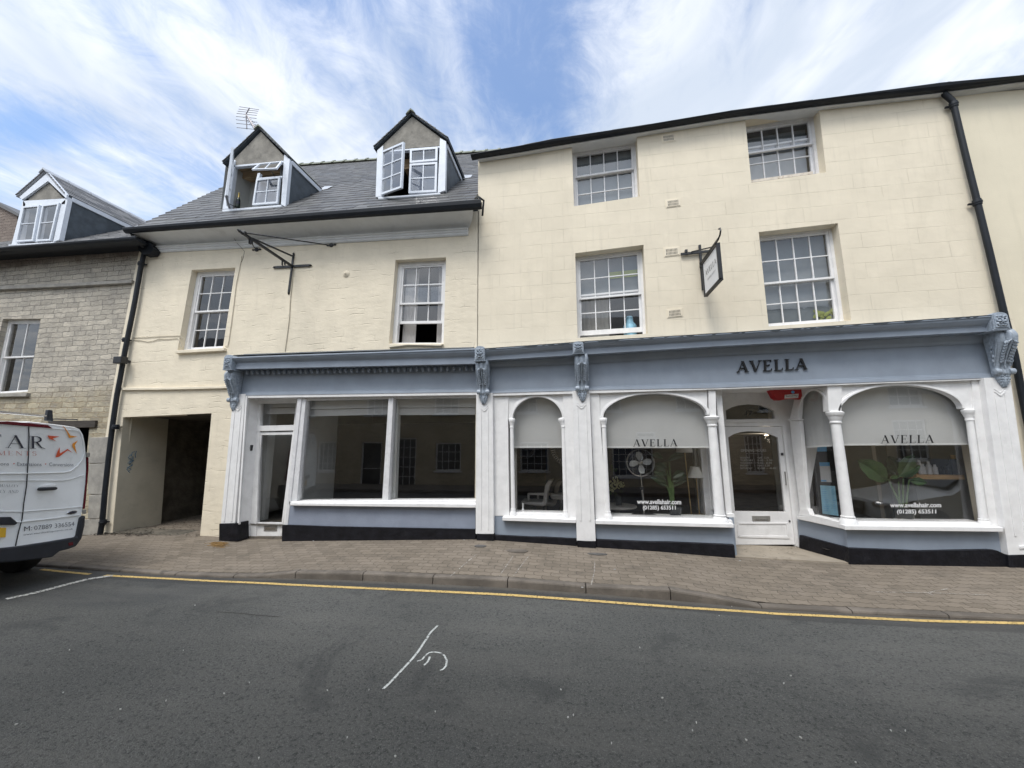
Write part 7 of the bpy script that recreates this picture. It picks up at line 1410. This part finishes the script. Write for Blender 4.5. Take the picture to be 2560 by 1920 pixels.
mb = MB(); mb.bar(arm0, tip, .035, .045); mb.build('arm', M['iron'], t)
mb = MB(); st0 = onx(1195, 632); st0 = Vector((Xc, W-.02, st0.z)); st1 = onx(400, 285); mb.bar(st0, st1, .022, .030); mb.build('upper_stay', M['iron'], t)
mb = MB(); q = onx(330, 185); mb.tube([P(*zi(1870, 410), W-.03), q, tip], .012, 6); mb.build('side_stay', M['iron'], t); mb = MB(); mb.tube([P(*zi(450, 470), W-.03), onx(290, 250), tip], .012, 6); mb.build('side_stay', M['iron'], t)
mb = MB(); mb.lathe(tip, tip2, [(0, .03), (.1, .035), (.2, .018), (.3, .03), (.42, .012), (.5, .03), (.6, .03), (.72, .012), (.75, .02), (1, .002)], 8); mb.ell(tip+Vector((0, .02, .03)), .04, .05, .03); mb.build('finial', M['iron'], t)
mb = MB(); l0, l1 = onx(372, 300), onx(370, 395); mb.bar(l0+Vector((-.02, 0, 0)), l1+Vector((-.02, 0, 0)), .014, .05); mb.bar(l0+Vector((.02, 0, 0)), l1+Vector((.02, 0, 0)), .014, .05); l0, l1 = onx(1018, 720), onx(1018, 815); mb.bar(l0+Vector((-.03, 0, 0)), l1+Vector((-.03, 0, 0)), .014, .03); mb.bar(l0+Vector((.03, 0, 0)), l1+Vector((.03, 0, 0)), .014, .03); mb.build('hanging_lug', M['iron'], t)
for x, y in ((1960, 415), (485, 505)):
    c = P(*zi(x, y), W-.012); mb = MB(); mb.lathe(c+Vector((0, .012, 0)), c+Vector((0, -.02, 0)), [(0, .045), (.6, .045), (1, .02)], 12); mb.bar(c+Vector((-.08, 0, 0)), c+Vector((.08, 0, 0)), .012, .03); spear(mb, c+Vector((.07, 0, 0)), (1, 0, 0), .05, .02); spear(mb, c+Vector((-.07, 0, 0)), (-1, 0, 0), .05, .02); mb.build('stay_plate', M['iron'], t)
# ------------------------------------------------------------------ hanging sign of the salon
zs = lambda x, y: (1690+x/8.73, 570+y/8.73)
XS_ = 2.315; sg = lambda x, y, dx=0.0: PX(*zs(x, y), XS_+dx)
hs = thing('hanging_sign', (XS_, W, 2.7), 'white salon sign in a black frame hanging from an iron wall bracket', 'sign')
mb = MB(); a, b = P(*zs(515, 372), W-.03), P(*zs(592, 1355), W-.03); mb.bar(a, b, .038, .03, up=(0, 1, 0)); c, d = P(*zs(105, 575), W-.035), P(*zs(740, 503), W-.035); mb.bar(c, d, .03, .04); m_ = P(*zs(548, 745), W-.05); mb.bar(m_, m_+Vector((0, 0, -.10)), .052, .04, up=(0, 1, 0)); e = P(*zs(222, 500), W-.04); mb.box(e.x-.02, e.x+.02, e.y-.02, e.y+.03, e.z-.03, e.z+.02); mb.build('wall_plate', M['iron'], hs)
cn = [sg(590, 832), sg(905, 268), sg(1000, 1085), sg(655, 1535)]      # near wall top, outer top, outer bottom, near wall bottom
for p in cn: p.x = XS_
zt0, zt1 = (cn[0].z+cn[1].z)/2, (cn[2].z+cn[3].z)/2; ya, yb = (cn[0].y+cn[3].y)/2, (cn[1].y+cn[2].y)/2
mb = MB(); t_ = .028; fr_ = .034
for (y0, y1, za_, zb_) in ((ya, yb, zt0-fr_, zt0), (ya, yb, zt1, zt1+fr_), (ya-fr_, ya, zt1, zt0), (yb, yb+fr_, zt1, zt0)): mb.box(XS_-t_, XS_+t_, min(y0, y1), max(y0, y1), za_, zb_)
mb.build('frame', M['iron'], hs, .003)
mb = MB(); mb.box(XS_-.012, XS_+.012, yb+fr_, ya-fr_, zt1+fr_, zt0-fr_); bd_ = mb.build('board', M['paper'], hs)
mb = MB(); h_ = sg(800, 270); o1 = Vector((XS_, yb-.02, zt0+.05)); mb.bar((XS_, W-.04, zt0+.05), o1, .022, .030); mb.tube([o1, o1+Vector((0, -.07, .02)), o1+Vector((0, -.11, .07)), o1+Vector((0, -.10, .12)), o1+Vector((0, -.06, .13))], [.014, .013, .013, .012, .014], 8); mb.bar(P(*zs(340, 520), W-.05), Vector((XS_, (ya+yb)/2-.1, zt0+.06)), .012, .02)
for y in (ya-.12, yb+.12): mb.tube([(XS_, y, zt0+.05), (XS_, y, zt0-.01)], .007, 5)
mb.build('bracket_arm', M['iron'], hs)
LX = XS_-.012
def onboard(f0, f1, z0_, z1_):       # reads from the wall outwards on the side turned to the camera
    y = lambda f: ya-fr_+(yb-ya+2*fr_)*f; z = lambda g: zt0-fr_+(zt1-zt0+2*fr_)*g; return [(LX, y(f0), z(z1_)), (LX, y(f1), z(z1_)), (LX, y(f0), z(z0_))]
write('sign_lettering', roman('AVELLA', space=.12, weight=1.0), onboard(.12, .90, .30, .47), M['black'], bd_, (-.003, 0, 0), .0005); write('sign_lettering', sans('(01285) 653511'), onboard(.24, .80, .60, .68), M['lgrey'], bd_, (-.003, 0, 0), .0005)
# ------------------------------------------------------------------ van
zv = lambda x, y: (x/3.608, 1020+y/3.608)
XV = P(219, 1150, 4.85).x; vn = lambda x, y, off=0.0: PX(*zv(x, y), XV+off)
YC = 4.16
van = thing('parked_van', (XV-2.4, YC, -1.9), 'white builders van parked at the kerb seen from behind', 'van')
half = [(250, 118), (450, 138), (600, 156), (690, 170), (735, 190), (762, 235), (778, 310), (788, 420), (790, 540), (783, 680), (768, 830), (752, 940), (735, 1040), (725, 1120), (716, 1180)]
hp_ = [vn(*p) for p in half]; Rr = [(p.y, p.z) for p in hp_]; Rr[0] = (YC, Rr[0][1]+.0); ring = Rr+[(Rr[-1][0]-.04, -1.36), (YC, -1.38)]; full = ring+[(2*YC-y, z) for y, z in ring[1:-1][::-1]]
def sec(x, k=1.0, dz=0.0, kz=1.0): return [(x, YC+(y-YC)*k, -.6+(z+.6)*kz+dz) for y, z in full]
mb = MB(); mb.loft([sec(XV-.012, .955, 0, .965), sec(XV-.004, .975, 0, .985), sec(XV-.03, .993, 0, .996), sec(XV-.09, 1, 0, 1), sec(XV-1.2, 1.04, .02), sec(XV-3.3, 1.04, .02), sec(XV-3.9, 1.0, .0, .97), sec(XV-4.5, .97, -.32, .62), sec(XV-5.0, .92, -.40, .50), sec(XV-5.15, .8, -.45, .4)], smooth=True); body = mb.build('body', M['van'], van)
mb = MB()
for x in (-1.25, -3.1):
    for s in (-1, 1): mb.prism([(XV+x-1.3 if x < -2 else XV+x-1.2, YC+s*.80, .05), (XV+x+.3, YC+s*.80, .05), (XV+x+.3, YC+s*.84, -.45), (XV+x-1.3, YC+s*.84, -.45)], (0, s*.02, 0))
mb.build('side_window', M['pot'], van)
def vd(mb, pts, off=.006, th=.012): q = [vn(*p) for p in pts]; q = [Vector((XV+off, p.y, p.z)) for p in q]; mb.prism(q, (-th, 0, 0)); return q
def vline(mb, pts, r, off=.0): mb.tube([Vector((XV+off, vn(*p).y, vn(*p).z)) for p in pts], r, 6)
mb = MB(); vline(mb, [(258, 155), (262, 260), (258, 420), (246, 600), (240, 700), (215, 860), (200, 1000), (172, 1100), (150, 1200), (140, 1245)], .0055, .0); mb.build('door_gap', M['vanblack'], body)
mb = MB(); vline(mb, [(-350, 600), (0, 592), (240, 590), (580, 582), (640, 568), (700, 520), (745, 460), (765, 400)], .010, -.003); vline(mb, [(-350, 655), (0, 655), (240, 652), (560, 655), (650, 640), (760, 600)], .006, -.004); vline(mb, [(-300, 1040), (190, 1028), (450, 1000), (715, 965)], .012, -.006); vline(mb, [(-300, 930), (210, 935), (600, 905), (745, 890)], .007, -.005); vline(mb, [(0, 150), (250, 168), (560, 190), (700, 205), (728, 225), (750, 290), (760, 400)], .006, -.003); mb.build('pressed_crease', M['van'], body)
mb = MB(); vd(mb, [(-260, 118), (40, 122), (60, 120), (240, 134), (430, 155), (468, 184), (240, 165), (32, 148), (-260, 140)], .012, .03); mb.build('brake_light', M['lens'], van, .004)
mb = MB(); vd(mb, [(786, 440), (797, 450), (796, 560), (786, 660), (775, 790), (762, 908), (745, 912), (758, 790), (774, 640), (784, 560)], .010, .05); mb.build('tail_light', M['lens'], van, .005)
mb = MB(); q = [vn(x, y) for x, y in [(786, 440), (797, 450), (796, 560), (786, 660), (775, 790), (762, 908), (745, 912), (758, 790), (774, 640), (784, 560)]]; mb.prism([Vector((XV+.01, 2*YC-p.y, p.z)) for p in q], (-.05, 0, 0)); mb.build('tail_light', M['lens'], van, .005)
bp0 = [(-700, 1290), (0, 1262), (140, 1248), (430, 1205), (680, 1162), (716, 985), (752, 965), (745, 1060), (716, 1180), (668, 1245), (600, 1270), (520, 1290), (450, 1345), (100, 1388), (-700, 1440)]
mb = MB(); q = [vn(*p) for p in bp0]; q = [Vector((XV+.05, max(p.y, 3.35), p.z)) for p in q]; mb.prism(q, (-.28, 0, 0)); bpr = mb.build('bumper', M['vanblack'], van, .02, 2)
mb = MB(); vd(mb, [(590, 1215), (632, 1208), (634, 1235), (596, 1243)], .054, .01); mb.build('reflector', M['lens'], bpr)
for x, y in ((790, 422), (756, 935)):
    mb = MB(); vd(mb, [(x-14, y-20), (x+14, y-20), (x+14, y+20), (x-14, y+20)], .02, .03); mb.build('hinge', M['satin'], van, .004)
mb = MB(); c = vn(430, 705); mb.ell((XV-.004, c.y, c.z), .012, .095, .035, 14, 8); mb.build('handle_recess', M['van'], van); mb = MB(); mb.tube([Vector((XV+.03, vn(x, y).y, vn(x, y).z)) for x, y in ((328, 733), (345, 732), (480, 726), (495, 726))], [.018, .024, .022, .016], 8); mb.build('door_handle', M['vanblack'], van)
mb = MB(); vd(mb, [(-300, 985), (85, 982), (148, 1035), (128, 1055), (-300, 1050)], .03, .04); mb.build('plate_holder', M['vanblack'], van, .008)
mb = MB(); vd(mb, [(-230, 1082), (52, 1078), (46, 1166), (-230, 1184)], .012, .012); pl = mb.build('number_plate', M['yplate'], van, .003)
c = vn(650, 942); mb = MB(); mb.ell((XV, c.y, c.z), .012, .062, .028, 20, 8); em = mb.build('oval_badge', M['chrome'], van); mb = MB(); mb.ell((XV+.003, c.y, c.z), .012, .055, .0225, 20, 8); mb.build('badge_field', M['lnavy'], em)
# roof bar with its black foot
mb = MB(); b0 = vn(505, 60); b0 = Vector((XV-.12, b0.y, b0.z)); l0 = vn(-600, 20); mb.tube([Vector((XV-.12, 3.2, b0.z+.01)), Vector((XV-.12, 3.9, b0.z+.005)), Vector((XV-.12, b0.y-.01, b0.z-.02))], .016, 8); rb = mb.build('roof_bar', M['chrome'], van)
mb = MB(); q = [vn(x, y) for x, y in ((485, 15), (528, 18), (532, 120), (470, 112))]; mb.prism([Vector((XV-.10, p.y, p.z)) for p in q], (-.05, 0, 0)); mb.bar((XV-.12, b0.y-.03, b0.z-.06), (XV-.12, b0.y+.33, b0.z-.05), .02, .014); mb.build('bar_foot', M['vanblack'], rb, .006)
for x in (-1.15, -3.95):
    for s in (-1, 1):
        yc_ = YC+s*.79; zc2 = zroad(XV+x, yc_)+.33; mb = MB(); mb.lathe((XV+x, yc_-.11*s, zc2), (XV+x, yc_+.11*s, zc2), [(0, .2), (.02, .325), (.15, .345), (.85, .345), (.98, .325), (1, .2)], 28); wh = mb.build('wheel', M['rubber'], van); mb = MB(); mb.lathe((XV+x, yc_+.10*s, zc2), (XV+x, yc_+.115*s, zc2), [(0, .2), (1, .19)], 20); mb.build('hub_cap', M['satin'], wh)
def vt(txt, ll, lr, ul, m, thick=.0004):
    pts = []
    for p in (ll, lr, ul): q = vn(*p); pts.append(Vector((XV, q.y, q.z)))
    return write('lettering', txt, pts, m, body, (.006, 0, 0), thick)
# extend STAR to the left with the same letter width (only T A R fall inside the frame)
vt(roman('STAR', space=.20, weight=.82), (-330, 352), (408, 371), (-330, 222), M['lnavy']); vt(roman('DEVELOPMENTS', space=.22, weight=.7), (-640, 418), (325, 430), (-640, 372), M['lpink'])
vt(sans('Extensions'), (152, 520), (372, 524), (152, 488), M['lgrey']); vt(sans('Conversions'), (440, 524), (660, 527), (440, 492), M['lgrey']); vt(sans('ons'), (0, 518), (78, 518), (0, 498), M['lgrey'])
mb = MB()
for x, y in ((124, 502), (410, 505)): c = vn(x, y); mb.ell((XV+.004, c.y, c.z), .003, .007, .007, 8, 5)
mb.build('lettering', M['lred'], body)
vt(roman('QUALITY', space=.1, weight=.8), (-28, 715), (166, 717), (-22, 688), M['lgrey']); vt(roman('LY AND', space=.1, weight=.8), (-5, 765), (160, 766), (0, 739), M['lgrey'])
vt(sans('M:'), (215, 1112), (287, 1102), (215, 1070), M['lnavy']); vt(sans('07889 336554'), (305, 1102), (668, 1062), (305, 1062), M['lgrey']); vt(sans('www.stardevelopments.co.uk'), (205, 1156), (655, 1100), (205, 1136), M['lnavy'])
for pts, m in (([(428, 248), (535, 258), (470, 275), (505, 300), (440, 275)], 'lred'), ([(563, 158), (590, 185), (632, 248), (700, 260), (622, 270), (600, 215)], 'lorange'), ([(700, 292), (672, 335), (690, 412), (650, 345), (652, 322)], 'lorange'), ([(535, 355), (538, 410), (608, 370), (655, 404), (608, 382), (530, 440), (500, 445), (510, 410)], 'lred')):
    mb = MB(); vd(mb, pts, .006, .003); mb.build('star_stroke', M[m], body)
# ------------------------------------------------------------------ silver car waiting just out of frame, seen mirrored in the bay window
car = thing('silver_car', (8.0, 4.16, -1.9), 'silver car mirrored in the glass of the right hand bay window', 'car')
cy0, cy1 = 3.3, 5.02; X0c = 5.8; prof = [(0, -1.62), (0, -1.30), (.05, -1.18), (.35, -1.10), (1.25, -.98), (1.75, -.68), (2.2, -.46), (3.2, -.44), (3.9, -.70), (4.4, -.92), (4.5, -1.1), (4.52, -1.62)]
mb = MB(); rings = []
for f, k, kz in ((0, .5, .0), (.02, .92, 0), (.08, .98, 0), (.2, 1, 0), (.5, 1, .015), (.8, 1, 0), (.92, .98, 0), (.98, .92, 0), (1, .5, 0)):
    y = cy0+(cy1-cy0)*f; e = abs(f-.5)*2; rings.append([(X0c+x+.22*e**3*(1 if x < 1 else (-1 if x > 4 else 0)), y+(0 if z < -1.0 else (.5-f)*.34*min(1, (z+1.0)/.5)), z-.05*e**2) for x, z in prof])
mb.loft(rings, smooth=True); cb = mb.build('body', M['silver'], car)
mb = MB(); ym = (cy0+cy1)/2; mb.prism([(X0c+.03, ym-.42, -1.24), (X0c+.03, ym+.42, -1.24), (X0c-.005, ym+.36, -1.50), (X0c-.005, ym-.36, -1.50)], (-.03, 0, 0)); gr = mb.build('grille', M['vanblack'], car, .01); mb = MB(); mb.bar((X0c-.04, ym-.40, -1.37), (X0c-.04, ym+.40, -1.37), .02, .03); mb.lathe((X0c-.05, ym, -1.37), (X0c-.03, ym, -1.37), [(0, .10), (1, .11)], 24); mb.build('grille_bar', M['chrome'], gr)
for s in (-1, 1): mb = MB(); mb.ell((X0c+.12, ym+s*.66, -1.26), .10, .16, .07, 14, 8); mb.build('headlight', M['chrome'], car)
mb = MB(); mb.prism([(X0c+1.30, ym-.66, -.95), (X0c+1.30, ym+.66, -.95), (X0c+2.12, ym+.52, -.455), (X0c+2.12, ym-.52, -.455)], (-.02, 0, .035)); mb.build('windscreen', M['pot'], car)
for x in (.85, 3.6):
    for s in (-1, 1): mb = MB(); yy = ym+s*.78; mb.lathe((X0c+x, yy-.1, -1.59), (X0c+x, yy+.1, -1.59), [(0, .2), (.05, .30), (.95, .30), (1, .2)], 24); mb.build('wheel', M['rubber'], car)
# ------------------------------------------------------------------ the other side of the street (seen only in reflections)
YO = -2.3; YV = 2*6.84-YO
O = thing('opposite_terrace', (0, YO, -1.75), 'buff stone terrace across the street mirrored in the shop windows', 'building')
op = lambda px, py: (P(px, py, YV).x, P(px, py, YV).z)
holes = []
def ohole(x0, x1, z0_, z1_): holes.append((x0, x1, z0_, z1_))
wins = []
for (pa, pb_, cols, rows, dr) in (((797, 1104), (838, 1178), 4, 4, 0), ((1090, 1107), (1152, 1177), 4, 3, 0), ((993, 1095), (1037, 1242), 3, 6, 1), ((905, 1105), (950, 1240), 1, 2, 2), ((1530, 1118), (1636, 1192), 6, 4, 0), ((1590, 1080), (1640, 1094), 2, 1, 0), ((1300, 1105), (1372, 1178), 4, 4, 0), ((1900, 1085), (1960, 1190), 4, 4, 0), ((2230, 1050), (2330, 1150), 4, 4, 0)):
    (xa, za1), (xb, zb1) = op(*pa), op(*pb_); wins.append((xa, xb, min(za1, zb1), max(za1, zb1), cols, rows))
for x in (-16, -12.2, -8.6, -5.4, -2.0, 1.4, 4.6, 8.2, 12, 16): wins.append((x-.55, x+.55, 1.2, 2.7, 3, 4))
mb = MB(); out = [Vector((-26, YO, -2)), Vector((26, YO, -2)), Vector((26, YO, 3.5)), Vector((-26, YO, 3.5))]
hl = [[Vector((a, YO, c)), Vector((b, YO, c)), Vector((b, YO, d)), Vector((a, YO, d))] for a, b, c, d, _, _ in wins]
wall('wall', out, hl, M['oppstone'], O, Y=YO, d=-.12)
for a, b, c, d, cols, rows in wins:
    mb = MB(); yy = YO-.10; w_ = .06
    for (x0, x1, z_0, z_1) in ((a, a+w_, c, d), (b-w_, b, c, d), (a, b, c, c+w_), (a, b, d-w_, d)): mb.box(x0, x1, yy, yy+.04, z_0, z_1)
    for i in range(1, cols): x = a+(b-a)*i/cols; mb.box(x-.012, x+.012, yy, yy+.03, c, d)
    for j in range(1, rows): z = c+(d-c)*j/rows; mb.box(a, b, yy, yy+.03, z-.012, z+.012)
    mb.box(a-.06, b+.06, YO-.02, YO+.06, c-.07, c-.005); f = mb.build('window', M['white'], O); mb = MB(); mb.add([(a, yy-.01, c), (b, yy-.01, c), (b, yy-.01, d), (a, yy-.01, d)], [(0, 1, 2, 3)]); mb.build('pane', M['pot'], f)
mb = MB(); mb.add([(-26, YO+.25, 3.45), (26, YO+.25, 3.45), (26, YO-3.4, 6.4), (-26, YO-3.4, 6.4)], [(0, 1, 2, 3)]); mb.add([(-26, YO-3.4, 6.4), (26, YO-3.4, 6.4), (26, YO-7, 3.3), (-26, YO-7, 3.3)], [(0, 1, 2, 3)]); mb.box(-26, 26, YO-7, YO-6.9, -2, 3.3); mb.build('roof', M['slate'], O)
sheet('far_pavement', [-60, -20, 0, 20, 60], [YO, -.6], lambda x, y: -1.78, M['paving']); mb = MB(); mb.box(-60, 60, -.6, -.46, -2.1, -1.77); tag(mb.build('far_kerb', M['kerb']), kind='structure')
